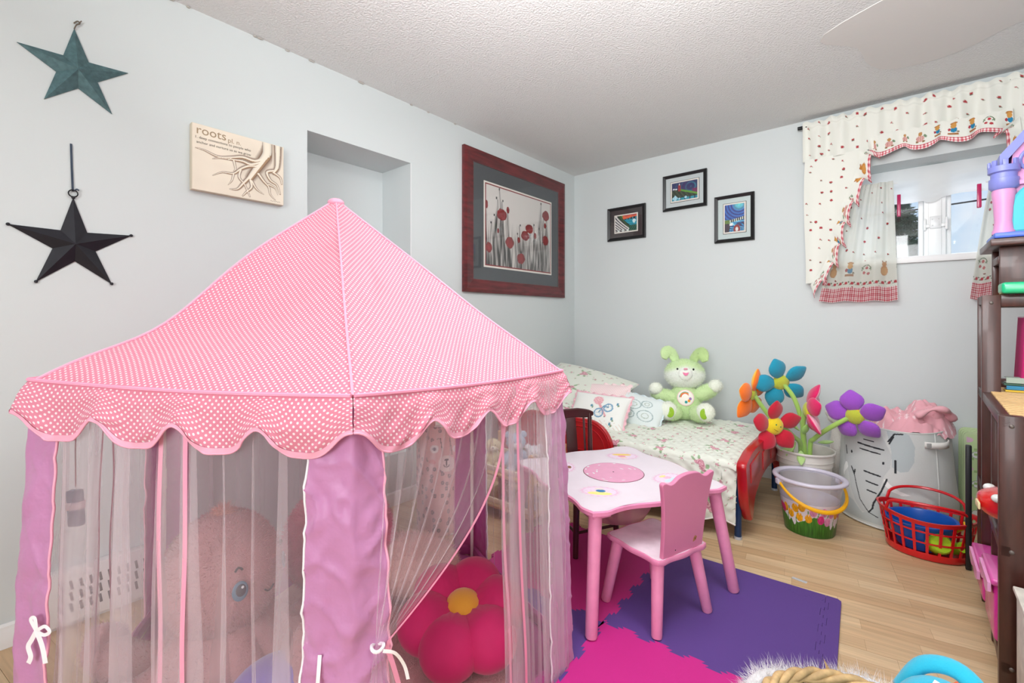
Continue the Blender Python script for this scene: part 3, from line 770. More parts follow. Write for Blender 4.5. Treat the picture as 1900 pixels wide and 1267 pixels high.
# ================================================================ play tent
def dots_mat(name, base, dot, sp=.0100, r=.25):
    m = bpy.data.materials.new(name); m.use_nodes = True; n = m.node_tree.nodes; L = m.node_tree.links; b = n['Principled BSDF']
    b.inputs['Roughness'].default_value = .62; b.inputs['Sheen Weight'].default_value = .15
    uv = n.new('ShaderNodeUVMap'); mp = n.new('ShaderNodeMapping'); mp.inputs['Rotation'].default_value = (0, 0, PI/4); mp.inputs['Scale'].default_value = (1/sp, 1/sp, 1)
    L.new(uv.outputs[0], mp.inputs[0])
    fr = n.new('ShaderNodeVectorMath'); fr.operation = 'FRACTION'; L.new(mp.outputs[0], fr.inputs[0])
    sb = n.new('ShaderNodeVectorMath'); sb.operation = 'SUBTRACT'; sb.inputs[1].default_value = (.5, .5, 0); L.new(fr.outputs[0], sb.inputs[0])
    mu = n.new('ShaderNodeVectorMath'); mu.operation = 'MULTIPLY'; mu.inputs[1].default_value = (1, 1, 0); L.new(sb.outputs[0], mu.inputs[0])
    ln = n.new('ShaderNodeVectorMath'); ln.operation = 'LENGTH'; L.new(mu.outputs[0], ln.inputs[0])
    lt = n.new('ShaderNodeMath'); lt.operation = 'LESS_THAN'; lt.inputs[1].default_value = r; L.new(ln.outputs['Value'], lt.inputs[0])
    x = n.new('ShaderNodeMixRGB'); x.inputs[1].default_value = (*srgb(base), 1); x.inputs[2].default_value = (*srgb(dot), 1); L.new(lt.outputs[0], x.inputs[0])
    L.new(x.outputs[0], b.inputs['Base Color'])
    q = n.new('ShaderNodeTexNoise'); q.inputs['Scale'].default_value = 14; q.inputs['Detail'].default_value = 3; t = n.new('ShaderNodeTexCoord'); L.new(t.outputs['Object'], q.inputs['Vector'])
    bp = n.new('ShaderNodeBump'); bp.inputs['Strength'].default_value = .5; bp.inputs['Distance'].default_value = .01; L.new(q.outputs[0], bp.inputs['Height']); L.new(bp.outputs[0], b.inputs['Normal'])
    # thin cotton lets some light through
    tl = n.new('ShaderNodeBsdfTranslucent'); L.new(x.outputs[0], tl.inputs[0]); ms = n.new('ShaderNodeMixShader'); ms.inputs[0].default_value = .10
    o = n['Material Output']; L.new(b.outputs[0], ms.inputs[1]); L.new(tl.outputs[0], ms.inputs[2]); L.new(ms.outputs[0], o.inputs[0])
    return m
M_dots = dots_mat('pink_polka_cotton', '#dc8299', '#f1dbe0')
M_trim = mat('pink_bias_tape', '#f0a8c0', rough=.6)
M_trim2 = mat('pink_bias_tape_deep', '#ef9cb8', rough=.6)
def satin(name, col):
    m = mat(name, col, rough=.42, bump=.5, bscale=22, bdist=.012, sheen=.3, spec=.4); n = m.node_tree.nodes; L = m.node_tree.links
    tl = n.new('ShaderNodeBsdfTranslucent'); tl.inputs[0].default_value = (*srgb(col), 1); ms = n.new('ShaderNodeMixShader'); ms.inputs[0].default_value = .3
    L.new(n['Principled BSDF'].outputs[0], ms.inputs[1]); L.new(tl.outputs[0], ms.inputs[2]); L.new(ms.outputs[0], n['Material Output'].inputs[0]); return m
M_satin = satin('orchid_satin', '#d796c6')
M_satin2 = satin('orchid_satin_shaded', '#c0569c')  # deeper copy of the orchid satin, shade inside the tent put into its colour
M_net = cloth_alpha('white_net', '#f3e9ee', .13, stripe=.30, transl=.45)
M_net2 = cloth_alpha('white_net_back', '#efdde6', .14, stripe=.2, transl=.45)
M_ribbon = mat('white_satin_ribbon', '#f2eef2', rough=.35)
M_pole = mat('pole_plastic', '#eddcd6', rough=.4)
TT = [Vector(p) for p in ((1.4635, .488, .948), (1.454, 1.229, .934), (.790, 1.500, .95), (.16, 1.16, .95), (.15, .46, .955), (.837, .085, .967))]
CT = Vector((.80, .82, 0))
FT = []
for i, p in enumerate(TT):
    d = (Vector((p.x, p.y, 0))-CT).normalized(); FT.append(Vector((p.x, p.y, 0))+d*(.03 if i in (0, 1, 5) else .0))
AP = Vector((.79, .82, 1.517))
tent = thing('play_tent', 'pink polka-dot play tent with a scalloped canopy and white net sides', 'tent', (CT.x, CT.y, 0))
rs = {0: .012, 1: .008, 2: .015, 3: .02, 4: .02, 5: .055}
def ridge(i, v):
    i %= 6; p = TT[i].lerp(AP, v); k = rs[i]*math.exp(-((v-.32)/.2)**2)*1.0; e = .012*math.sin(v*PI)
    return p-Vector((0, 0, k+e*.3))
def canopy(i):
    a, b = i, (i+1) % 6; L_ = (TT[b]-TT[a]).length; H = (AP-(TT[a]+TT[b])/2).length
    nrm = (TT[b]-TT[a]).cross(AP-TT[a]).normalized()
    if nrm.z < 0: nrm = -nrm
    def f(u, v):
        v = min(v, .985); p = ridge(a, v).lerp(ridge(b, v), u); s = math.sin(u*PI)*math.sin(min(1, v*1.05)*PI)
        q = u*(1-v)+v*.5
        wr = .007*nz(q*5+i*7, v*4, i)+.011*max(0, nz(q*9-v*7, q*3+v*3, i*3+1))*(1.2 if i == 0 else .6)
        if i == 0: wr += .009*math.exp(-((q*1.2+v*.8-.45)/.03)**2)*math.sin(v*PI)+.005*math.exp(-((q*1.4+v*.6-.62)/.025)**2)*math.sin(v*PI)
        return p-Vector((0, 0, .0085*math.sin(u*PI)*(1-v)**4))-nrm*(.018*s)+nrm*wr*math.sin(u*PI)**.5
    def uvf(u, v): return ((u-.5)*L_*(1-v)+i*.37, v*H)
    mb = MB(); mb.grid(f, 60, 60, uvfn=uvf); mb.build('canopy_panel', M_dots, tent, ang=180)
    pts = [ridge(a, v/24*.985)+Vector((0, 0, .002)) for v in range(25)]
    mb = MB(); mb.tube(pts, .0032, 6); mb.build('seam', M_trim, tent)
for i in range(6): canopy(i)
mb = MB(); mb.ell(AP+Vector((0, 0, -.010)), (.028, .028, .016), n=16, m=10); mb.build('peak_cap', M_trim, tent)
def valance(i):
    a, b = TT[i], TT[(i+1) % 6]; L_ = (b-a).length; out = Vector((b.y-a.y, -(b.x-a.x), 0)).normalized()
    mid = (a+b)/2-Vector((CT.x, CT.y, (a.z+b.z)/2))
    if out.dot(mid) < 0: out = -out
    ns_ = 4
    def drop(u): return .099-.027*math.cos(2*PI*u*ns_)-.006*math.cos(4*PI*u*ns_)
    def f(u, v):
        p = a.lerp(b, u); sg = -.008*math.sin(u*PI); dz = drop(u)*v
        w_ = math.sin(u*ns_*2*PI+1.2)*.010*v+.014*v*math.sin(PI*v*.7)+.008*v*nz(u*14, v*3, i*5)+.007*v*max(0, nz(u*26+v*4, v*3, i+9))*2
        if i in (0,): w_ += .012*v*math.sin(u*70+v*6)*max(0, nz(u*5, 2, 1)+.3)
        if i == 5: w_ += .018*math.exp(-((u-.88)/.07)**2)*math.sin(v*PI)
        e_ = (2*u-1); p = p+(b-a).normalized()*(.016*v**.5*math.copysign(abs(e_)**10, e_))
        return p+Vector((0, 0, sg-dz))+out*(.007+.007*min(1, v*4)+max(-.004, w_)*.75)
    mb = MB(); mb.grid(f, 120, 22, uvfn=lambda u, v: (u*L_+i*.53, -v*.12)); mb.build('scalloped_valance', M_dots, tent, ang=180)
    pts = [f(u/120, 1)+out*.001 for u in range(121)]
    mb = MB()
    def tf(u, v): p = f(u, 1); return p+Vector((0, 0, .009*(1-v)-.001))+out*(.0016)
    mb.grid(lambda u, v: f(u, 1-.10*(1-v))+out*.0018-Vector((0, 0, .002*v)), 120, 2); mb.tube(pts, .0022, 5)
    mb.build('scallop_binding', M_trim, tent, ang=180)
    mb = MB(); mb.tube([f(u/40, 0)+out*.001+Vector((0, 0, .002)) for u in range(41)], .0042, 6); mb.build('eave_seam', M_trim2, tent)
for i in range(6): valance(i)
def pt(i, s, z):
    """point on tent side i (corner i to i+1), s metres-fraction 0..1, at height z"""
    j = (i+1) % 6; t = 1-z/.95
    a = TT[i].lerp(FT[i], t); b = TT[j].lerp(FT[j], t); p = a.lerp(b, s); p.z = z; return p
def outv(i):
    a, b = TT[i], TT[(i+1) % 6]; o = Vector((b.y-a.y, -(b.x-a.x), 0)).normalized()
    return o if o.dot((a+b)/2-CT) > 0 else -o
def corner_panel(i, wl, wr, m):
    """satin strip round corner i: wl along the previous side, wr along the next"""
    lp = (TT[i]-TT[i-1]).length; ln_ = (TT[(i+1) % 6]-TT[i]).length
    def f(u, v):
        z = lerp(.925, .012, v); s = lerp(-wl, wr, u)*(1+.18*v)
        p = pt((i-1) % 6, 1+s/lp, z) if s < 0 else pt(i, s/ln_, z)
        o = (outv((i-1) % 6)*max(0, min(1, .5-s*12))+outv(i)*max(0, min(1, .5+s*12))).normalized()
        wr_ = .009*nz(u*4, v*9, i)+.014*abs(nz(u*3+v*4, v*12, i*2+3))**1.2+.012*max(0, .12-abs(nz(u*2.5-v*2, v*9, i+6)))/.12*.6
        return p+o*((.002+.010*min(1, v*3))+wr_*(1 if i == 0 else .5)*min(1, v*6+.1))
    mb = MB(); mb.grid(f, 26, 110); mb.build('corner_panel', m, tent, ang=180)
    for u in (0, 1):
        mb = MB(); mb.tube([f(u, v/60) for v in range(61)], .0028, 5); mb.build('panel_binding', M_trim if u else M_ribbon, tent, ang=180)
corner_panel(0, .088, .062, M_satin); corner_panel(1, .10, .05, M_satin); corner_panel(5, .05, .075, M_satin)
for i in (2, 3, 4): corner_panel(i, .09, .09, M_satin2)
for i in range(6):
    j = (i+1) % 6; inn = (CT-Vector((TT[i].x, TT[i].y, 0))).normalized()*.016
    mb = MB(); mb.tube([FT[i]+inn+Vector((0, 0, .006)), TT[i]+inn-Vector((0, 0, .012))], .0075, 10); mb.tube([FT[i].lerp(TT[i], .48)+inn, FT[i].lerp(TT[i], .56)+inn], .0095, 10)
    mb.build('upright_pole', M_pole, tent)
    inj = (CT-Vector((TT[j].x, TT[j].y, 0))).normalized()*.016
    mb = MB(); mb.tube([TT[i]+inn-Vector((0, 0, .02)), TT[j]+inj-Vector((0, 0, .02))], .006, 8); mb.build('eave_pole', M_pole, tent)
    mb = MB(); mb.tube([ridge(i, q/12*.97)+inn*(1-q/12)-Vector((0, 0, .024)) for q in range(13)], .006, 8); mb.build('rafter_pole', M_pole, tent)
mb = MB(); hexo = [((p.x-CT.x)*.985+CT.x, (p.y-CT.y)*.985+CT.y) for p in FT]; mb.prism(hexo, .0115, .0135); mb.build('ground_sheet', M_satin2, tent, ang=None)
for i in range(6):
    mb = MB(); mb.tube([pt(i, s/20, .03)+Vector((0, 0, .004*math.sin(s*1.7))) for s in range(21)], .013, 8, flat=1.8); mb.build('floor_hem', M_satin2, tent)
def net(i, s0, s1, m, n, amp, fold, seed, nu=160, nv=40, zt=.915, zb=.015, trims=(), name='net_curtain', flare=0.0, off=.0):
    o = outv(i)
    def f(u, v):
        ph = 2*PI*n*u+seed+.7*math.sin(v*2.2+seed)+1.2*nz(u*3, v*1.3, seed)
        k = fold*(.35+.65*max(0, math.sin(u*9+seed*2)))*(.6+.4*v)
        s = lerp(s0, s1, u+k/n*math.sin(ph)/2.2); s += (u-.5)*flare*v*(s1-s0)
        z = lerp(zt, zb, v)
        p = pt(i, s, z); return p+o*(off+.004+amp*(.3+.7*v)*math.cos(ph)+.008*nz(u*6, v*3, seed+4))
    mb = MB(); mb.grid(f, nu, nv, uvfn=lambda u, v: (u*abs(s1-s0)+seed, v)); mb.build(name, m, tent, ang=180)
    for u in trims:
        mb = MB(); o2 = o*.001
        wv = .0052
        for k in range(1): mb.grid(lambda a, b: f(u, b)+ (pt(i, s1, .5)-pt(i, s0, .5)).normalized()*((a-.5)*2*wv)+o2, 1, 60)
        mb.build('curtain_binding', M_trim2, tent, ang=180)
# near-left side: two nets meeting in the middle
net(5, .10, .50, M_net, 4, .007, 1.8, 1.3, trims=(1,), off=.004)
net(5, .43, .90, M_net, 5, .007, 1.8, 2.9, trims=(0,), off=-.002)
# far sides
net(1, .10, .88, M_net2, 7, .006, 1.2, 5.2)
net(2, .12, .88, M_net2, 6, .006, 1.0, .7)
net(3, .12, .88, M_net2, 6, .006, 1.0, 3.7)
net(4, .12, .50, M_net2, 3, .006, 1.2, 4.4, trims=(1,)); net(4, .55, .90, M_net2, 3, .006, 1.2, 6.4, trims=(0,))
# doorway side: right net hangs, left net is tied back
net(0, .60, .93, M_net, 7, .008, 2.1, 3.3, nu=220, trims=(0, .22), off=.004)
net(0, .78, .95, M_net, 4, .006, 2.0, 1.1, nu=120, off=.012)
G = pt(0, .055, .447)+outv(0)*.02
o0 = outv(0)
def tied(u, v):
    vg = .62
    if v < vg:
        t = v/vg; z = lerp(.90, G.z, t); p_ = 1+1.75*u**1.2; top = pt(0, lerp(.09, .60, u), .90)
        q = t**p_; p = top.lerp(G, q); p.z = z
        w_ = (1-t**2.5)
        p = p+o0*(.012*w_*math.sin(u*2*PI*7+1.5*t)*(.3+t)+.004)
        p = p+(pt(0, 1, .5)-pt(0, 0, .5)).normalized()*(.006*math.cos(u*2*PI*7+1.5*t)*w_+(u-.5)*.016*t)
        return p
    t = (v-vg)/(1-vg); z = lerp(G.z, .02, t); dr = (pt(0, 1, .5)-pt(0, 0, .5)).normalized()
    return Vector((G.x, G.y, z))+dr*((u-.5)*(.016+.17*t**.8)+.02*t)+o0*(.004+.030*t*math.sin(u*2*PI*4+.5))
mb = MB(); mb.grid(tied, 200, 70, uvfn=lambda u, v: (u*.8, v)); mb.build('tied_net_curtain', M_net, tent, ang=180)
mb = MB(); mb.grid(lambda a, b: tied(1, b)+(pt(0, 1, .5)-pt(0, 0, .5)).normalized()*(a*.011)+o0*.002, 1, 70); mb.build('curtain_binding', M_trim2, tent, ang=180)
# extra gathered folds in the tied net
mb = MB()
for k in range(5):
    u0 = .12+.16*k
    mb.grid(lambda a, b, u0=u0: tied(u0+a*.03, b*.60)+o0*.003, 3, 40, uvfn=lambda a, b: (a, b))
mb.build('net_fold', M_net, tent, ang=180, kind='stuff')
# ribbons
def ribbon(pts, wd=.0036, nm='ribbon_tie'):
    mb = MB(); P = spline(pts, 6)
    vs = []
    for i, p in enumerate(P):
        t = (P[min(i+1, len(P)-1)]-P[max(i-1, 0)]).normalized(); s = t.cross(Vector((.65, -.7, .1))).normalized()*wd; vs += [p-s, p+s]
    mb.add(vs, [(2*i, 2*i+1, 2*i+3, 2*i+2) for i in range(len(P)-1)]); mb.build(nm, M_ribbon, tent, ang=180)
rt = (pt(0, 1, .5)-pt(0, 0, .5)).normalized()
mb = MB(); mb.tube([G+o0*.012*math.cos(a)+rt*.012*math.sin(a)+Vector((0, 0, .002*math.sin(a*2))) for a in [k*PI/8 for k in range(16)]], .0035, 6, closed=True); mb.build('ribbon_tie', M_ribbon, tent)
ribbon([G+o0*.018, G+o0*.03+rt*.02+Vector((0, 0, -.01)), G+o0*.026+rt*.045+Vector((0, 0, -.05)), G+o0*.026+rt*.055+Vector((0, 0, -.085))])
pn = pt(5, .925, .455)+outv(5)*.022; o5 = outv(5); d5 = (TT[0]-TT[5]).normalized()
ribbon([pn, pn+o5*.006+Vector((0, 0, -.04)), pn+o5*.003-d5*.006+Vector((0, 0, -.085))])
# bow on the left corner panel
Bp = pt(5, .10, .45)+outv(5)*.03
ribbon([Bp, Bp+d5*.02+Vector((0, 0, .012)), Bp+d5*.032+Vector((0, 0, .002)), Bp+d5*.018+Vector((0, 0, -.006)), Bp])
ribbon([Bp, Bp-d5*.014+Vector((0, 0, .022)), Bp-d5*.004+Vector((0, 0, .026)), Bp])
ribbon([Bp, Bp-d5*.012+Vector((0, 0, -.02)), Bp-d5*.02+Vector((0, 0, -.035)), Bp-d5*.014+Vector((0, 0, -.055)), Bp-d5*.02+Vector((0, 0, -.07))], .005)
ribbon([Bp, Bp+d5*.014+Vector((0, 0, -.03)), Bp+d5*.022+Vector((0, 0, -.065))], .005)

# string of star lights with its battery case
st = thing('string_lights', 'string of small clear star lights with a hanging battery case inside the tent', 'string lights', (.767, .145, .6))
mw = mat('light_cord', '#b79a96', rough=.6); msx = mat('star_plastic', '#efe3e6', rough=.3)
bx_, by_, bz_ = .775, .160, .646
path = spline([(bx_, by_, bz_+.05), (bx_-.003, by_, bz_+.16), (bx_+.004, by_+.004, .90), (.75, .20, .905), (.68, .26, .86), (.60, .33, .862), (.50, .42, .83), (.42, .40, .80)], 8)
mb = MB(); mb.tube(path, .0014, 5); path2 = spline([(.62, .31, .868), (.70, .36, .885), (.82, .42, .86), (.92, .46, .84), (1.02, .50, .88)], 8); mb.tube(path2, .0014, 5); mb.build('cord', mw, st)
def star_out(R, r): return [((R if k % 2 == 0 else r)*math.sin(k*PI/5), (R if k % 2 == 0 else r)*math.cos(k*PI/5)) for k in range(10)]
for q, rr in ((path[30], .3), (path[38], 1.0), (path[46], .1), (path2[14], .5), (path2[24], .9), (path[22], 0)):
    mb = MB(); mb.prism(star_out(.022, .010), -.003, .003, M=Matrix.Translation(q-Vector((0, 0, .015))) @ rotm(0, 0, .9) @ rotm(PI/2, 0, 0) @ rotm(0, 0, rr)); mb.build('star_light', msx, st)
mb = MB(); mb.rbox((bx_, by_, bz_), (.032, .018, .088), .005, rot=(0, -.06, .7)); case = mb.build('battery_case', mat('clear_smoke_plastic', '#8f9db0', rough=.15, alpha=.8), st)
mb = MB(); mb.rbox((bx_, by_, bz_+.006), (.034, .020, .020), .003, rot=(0, -.06, .7)); mb.build('paper_band', M_white, case)
mb = MB(); mb.tube([(bx_+.001, by_, bz_-.038), (bx_+.001, by_, bz_-.004)], .0065, 10); mb.build('battery_cell', mat('steel_cell', '#5a6c86', rough=.3, metal=.6), case)

# ---- wall register behind the tent
rg = thing('wall_register', 'white louvred heat register low on the left wall, seen through the tent', 'register', (.0, .31, .0)); rg.location = (0, .31, .085)
mb = MB(); mb.rbox((.022, .31, .115), (.042, .36, .19), .006); mb.build('register_body', mat('register_enamel', '#e8e6e6', rough=.4), rg)
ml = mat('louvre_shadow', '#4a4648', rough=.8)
for k in range(11):
    for r_ in range(3):
        mb = MB(); mb.rbox((.0425, .20+k*.026, .155-r_*.040), (.003, .008, .032), .001, rot=(.15, 0, 0)); mb.build('vent_slot', ml, rg)

# ================================================================ soft toys
def sph(mb, c, r, rot=(0, 0, 0), col=None, fn=None, n=26, m=18): return mb.ell(c, r, rot, n=n, m=m, col=col, fn=fn)
def fuzzy(name, mb, parent, n, ln, m=None, droop=.45, wid=.0016, M=None, label=None):
    o = mb.build(name, m or M_plush, parent, ang=180, label=label)
    fz = MB().fuzz(mb, n, ln, wid, droop); fz.build('pile', M_pile, o, ang=None, kind='stuff')
    return o
def cj_(c, k=.10, f=9): return lambda p: tuple(np.array(srgb(c))*(1+k*nz(p[0]*f, p[1]*f, p[2]*f)))

# fur rug on the tent floor
rug = thing('fur_rug', 'shaggy blush pink rug on the tent floor', 'rug', (.86, .80, .0145))
def rugf(u, v):
    a = u*2*PI; r = v*(.50+.04*math.sin(a*3)+.03*math.sin(a*5+1)); x = .90+r*math.cos(a)*1.02; y = .80+r*math.sin(a)*1.0
    return (x, y, .016+.010*(1-v**6)+.004*nz(x*9, y*9, 1))
mb = MB(); mb.grid(rugf, 60, 24, col=lambda u, v: tuple(h('#d9a8a8')*(1+.12*nz(u*20, v*9, 2)))); mb.build('rug_base', M_plush, rug, ang=180)
fz = MB().fuzz(mb, 26000, .026, .0022, .8); fz.build('shag_pile', M_pile, rug, ang=None, kind='stuff')

# octopus
oc = thing('plush_octopus', 'large dusty pink plush octopus with an embroidered blue eye inside the tent', 'plush toy', (.81, .50, .045))
pk = cj_('#bd8b8d', .12)
hc = Vector((.775, .475, .355))
def ofn(p): a = math.atan2(p.y, p.x); k = 1-.02*abs(math.cos(a*4))**8; return Vector((p.x*k, p.y*k, p.z))
mb = MB(); sph(mb, hc, (.155, .155, .180), col=pk, fn=ofn, n=40, m=28); oh = fuzzy('head', mb, oc, 15000, .010)
mb = MB(); sph(mb, hc+Vector((0, 0, .180)), (.022, .022, .012), col=cj_('#d99a8e'), n=14, m=8); o_ = mb.build('top_tuft', M_plush, oc, ang=180); MB().fuzz(mb, 900, .024, .0014, .8).build('pile', M_pile, o_, ang=None, kind='stuff')
fa = math.radians(14)
def on_head(az, el, out=0.0):
    a = fa+az; d = Vector((math.cos(a)*math.cos(el), math.sin(a)*math.cos(el), math.sin(el)))
    k = 1/math.sqrt((d.x/.155)**2+(d.y/.155)**2+(d.z/.18)**2); return hc+d*(k+out), d
for az, lab in ((-.30, 1), (.80, 2)):
    p, d = on_head(az, .08, .006); M_ = Matrix.Translation(p) @ axis_to(d)
    mb = MB(); mb.add([(0, 0, .003)], []); mb = MB()
    mb.ell((0, 0, 0), (.020, .026, .004), n=20, m=8, M=M_, col='#5b7f96'); mb.ell((.001, .002, .0016), (.014, .018, .0036), n=20, m=8, M=M_, col='#223040'); mb.ell((.005, .010, .004), (.004, .004, .002), n=8, m=6, M=M_, col='#e8eef2')
    mb.build('eye', M_glossp, oc)
    mb = MB(); mb.tube([on_head(az-.07+.03*k, .40+.05*math.sin(k/4*PI), .010)[0] for k in range(5)], .003, 6, col='#3c2e34'); mb.build('eyebrow', M_attr, oc)
mb = MB(); mb.tube([on_head(.10+.032*k, -.08-.06*math.sin(k/6*PI), .011)[0] for k in range(7)], .0024, 6, col='#3c2e34'); mb.build('mouth', M_attr, oc)
rng = random.Random(11)
for k, (a, L_, up) in enumerate(((-1.45, .40, .02), (-.95, .36, .05), (-.45, .34, .03), (.05, .30, .09), (.55, .32, .04), (1.1, .30, .06), (1.9, .26, .03), (2.8, .26, .05), (-2.2, .34, .03))):
    d = Vector((math.cos(a), math.sin(a), 0)); s = Vector((-d.y, d.x, 0)); cu = (.09 if k % 2 else -.09)
    P = spline([hc+Vector((0, 0, -.14))+d*.05, hc+d*.15+Vector((0, 0, -.235)), hc+d*(L_*.75)+s*cu*.6+Vector((0, 0, -.262)), hc+d*L_+s*cu+Vector((0, 0, -.262+up)), hc+d*(L_+.0)+s*cu*1.4+Vector((0, 0, -.22+up*1.6))], 7)
    R_ = [lerp(.068, .050, i/(len(P)-1)) for i in range(len(P))]; R_[-1] = .02; R_[-2] = .038; R_[-3] = .046
    mb = MB(); mb.tube(P, R_, 16, col=pk); fuzzy('tentacle', mb, oc, 3600, .010)

# round ribbed shaggy cushion
rc = thing('shaggy_cushion', 'round rose pink ribbed shaggy cushion standing behind the octopus', 'cushion', (.60, .93, .05))
def rib(p): k = 1+.10*abs(math.sin(p.y*2.0+math.atan2(p.x, p.y+.001)*0+math.hypot(p.x, p.y)*13)); return Vector((p.x*1, p.y*1, p.z*k*(1.2-.2*abs(p.x))))
mb = MB(); M_ = Matrix.Translation((.62, .93, .25)) @ axis_to((.86, -.45, .28)) 
mb.ell((0, 0, 0), (.205, .205, .085), n=44, m=44, M=M_, fn=rib, col=lambda p: tuple(h('#d8688a')*(1+.15*nz(p[0]*30, p[1]*30, p[2]*60)))); fuzzy('cushion_body', mb, rc, 16000, .014)
mb = MB()
pc = thing('fluffy_cushion', 'pale peach fluffy cushion lying behind the magenta flower cushion', 'cushion', (.80, 1.14, .04))
mb = MB(); sph(mb, (.80, 1.14, .125), (.19, .16, .085), rot=(.1, .1, .6), col=cj_('#e6bdb3', .1), n=34, m=22); fuzzy('cushion_body', mb, pc, 9000, .020, droop=.6)

# magenta flower cushion
fc = thing('flower_cushion', 'magenta velvet flower cushion with a yellow centre in the tent doorway', 'cushion', (1.19, 1.0, .04))
M_velvet = mat('magenta_velvet', '#cf1a66', rough=.75, sheen=.25, bump=.15, bscale=30, var=.06, vscale=12)
nf = Vector((.20, -.22, 1.0)).normalized(); FM = Matrix.Translation((1.205, 1.035, .140)) @ axis_to(nf)
for k in range(6):
    a = k*PI/3+.25; mb = MB()
    def pf_(p, a=a):
        q = 1-.10*abs(math.sin(math.atan2(p.y, p.x)*7))*max(0, -p.x); return Vector((p.x, p.y, p.z*(1-.25*max(0, -p.x))))*q
    mb.ell((.108*math.cos(a), .108*math.sin(a), .0), (.104, .098, .088), rot=(0, 0, a), n=30, m=20, M=FM, fn=pf_); mb.build('petal', M_velvet, fc, ang=180)
mb = MB(); mb.ell((0, 0, .030), (.062, .062, .046), n=28, m=18, M=FM); mb.build('flower_centre', mat('yellow_velvet', '#eda92c', rough=.7, sheen=.6, bump=.1, bscale=400), fc, ang=180)
# violet cushion
vc = thing('violet_cushion', 'blue-violet round cushion at the front of the tent below the octopus', 'cushion', (1.05, .48, .04))
mb = MB(); mb.ell((1.06, .50, .115), (.125, .125, .090), rot=(.25, .1, 0), n=32, m=20); mb.build('cushion_body', mat('violet_plush', '#8a7ad2', rough=.85, sheen=.5, bump=.3, bscale=500), vc, ang=180)

# leopard-faced laundry basket behind the tent
lb = thing('animal_basket', 'tall pink fabric basket with a spotted leopard-like face, behind the tent', 'basket', (.47, 1.62, 0))
lc = Vector((.42, 1.64, 0)); dirc = math.atan2(0-1.64, 2.294-.42)
def leo(u, v):
    a = (u-.5)*2*PI; x = a*.14; z = v*.56; c = h('#e6b5ae')
    if v > .985: return tuple(h('#f0e6df'))
    if abs(x) < .25:
        for ex in (-.048, .062):
            d = math.hypot(x-ex, z-.44)
            if d < .006: return tuple(h('#2d2a30'))
            if .006 <= d < .010: return tuple(h('#8d8d97'))
            if d < .021: return tuple(h('#f1ebe8'))
        if ell_in(x, z, -.058, .375, .017, .012) or ell_in(x, z, .075, .395, .015, .011): return tuple(h('#dd8a8c'))
        for lx in (-.015, .03):
            if abs(x-lx-(.47-z)*.15) < .0022 and .41 < z < .495: return tuple(h('#2d2a30'))
        if ell_in(x, z, .012, .385, .010, .007): return tuple(h('#2d2a30'))
        if abs(x-.012) < .002 and .355 < z < .385: return tuple(h('#2d2a30'))
        if abs(math.hypot(x-.012, z-.362)-.014) < .0022 and z < .36: return tuple(h('#2d2a30'))
        if ell_in(x, z, .012, .365, .042, .042): return tuple(h('#efd8d2'))
        face = ell_in(x, z, .005, .42, .10, .075)
    else: face = False
    if not face:
        cs = .036; i0, j0 = math.floor(x/cs), math.floor(z/cs)
        for di in (-1, 0, 1):
            for dj in (-1, 0, 1):
                i, j = i0+di, j0+dj
                if cell_noise(i, j, 6) > .72: continue
                px_ = (i+.5+.6*(cell_noise(i, j, 1)-.5))*cs; pz_ = (j+.5+.6*(cell_noise(i, j, 2)-.5))*cs
                if ell_in(x, z, px_, pz_, .0085, .0105): return tuple(h('#7d7076') if not ell_in(x, z, px_, pz_, .0035, .005) else h('#b98f8c'))
    return tuple(c*(1+.05*nz(u*20, v*20, 1)))
def leos(r): 
    def f(u, v):
        a = (u-.5)*2*PI+dirc; rr = r+.008*v+.004*math.sin(a*5+v*3); return (lc.x+rr*math.cos(a), lc.y+rr*math.sin(a), .004+v*.56)
    return f
mb = MB(); mb.grid(leos(.140), 260, 170, col=leo); mb.build('basket_wall', M_fabp, lb, ang=180)
mb = MB(); mb.grid(leos(.134), 40, 20, flip=True); mb.prism([(lc.x+.138*math.cos(a), lc.y+.138*math.sin(a)) for a in [k*PI/16 for k in range(32)]], .003, .010); mb.build('basket_lining', mat('cream_lining', '#ece2da', rough=.9), lb, ang=40)
for s in (-1, 1):
    P = spline([lc+Vector((math.cos(dirc+s*PI/2+q)*.146, math.sin(dirc+s*PI/2+q)*.146, z)) for q, z in ((-.35, .53), (-.28, .60), (0, .625), (.28, .60), (.35, .53))], 5)
    mb = MB(); mb.tube(P, .009, 8, flat=.4); mb.build('handle', mat('pink_strap', '#df9c98', rough=.8), lb)
for s in (-.5, .5):
    p = lc+Vector((math.cos(dirc+s)*.142, math.sin(dirc+s)*.142, .575)); mb = MB(); mb.ell(p, (.028, .010, .03), rot=(0, 0, dirc+s+PI/2), n=16, m=10); mb.build('ear', mat('pink_felt', '#e2a79f', rough=.9), lb, ang=180)

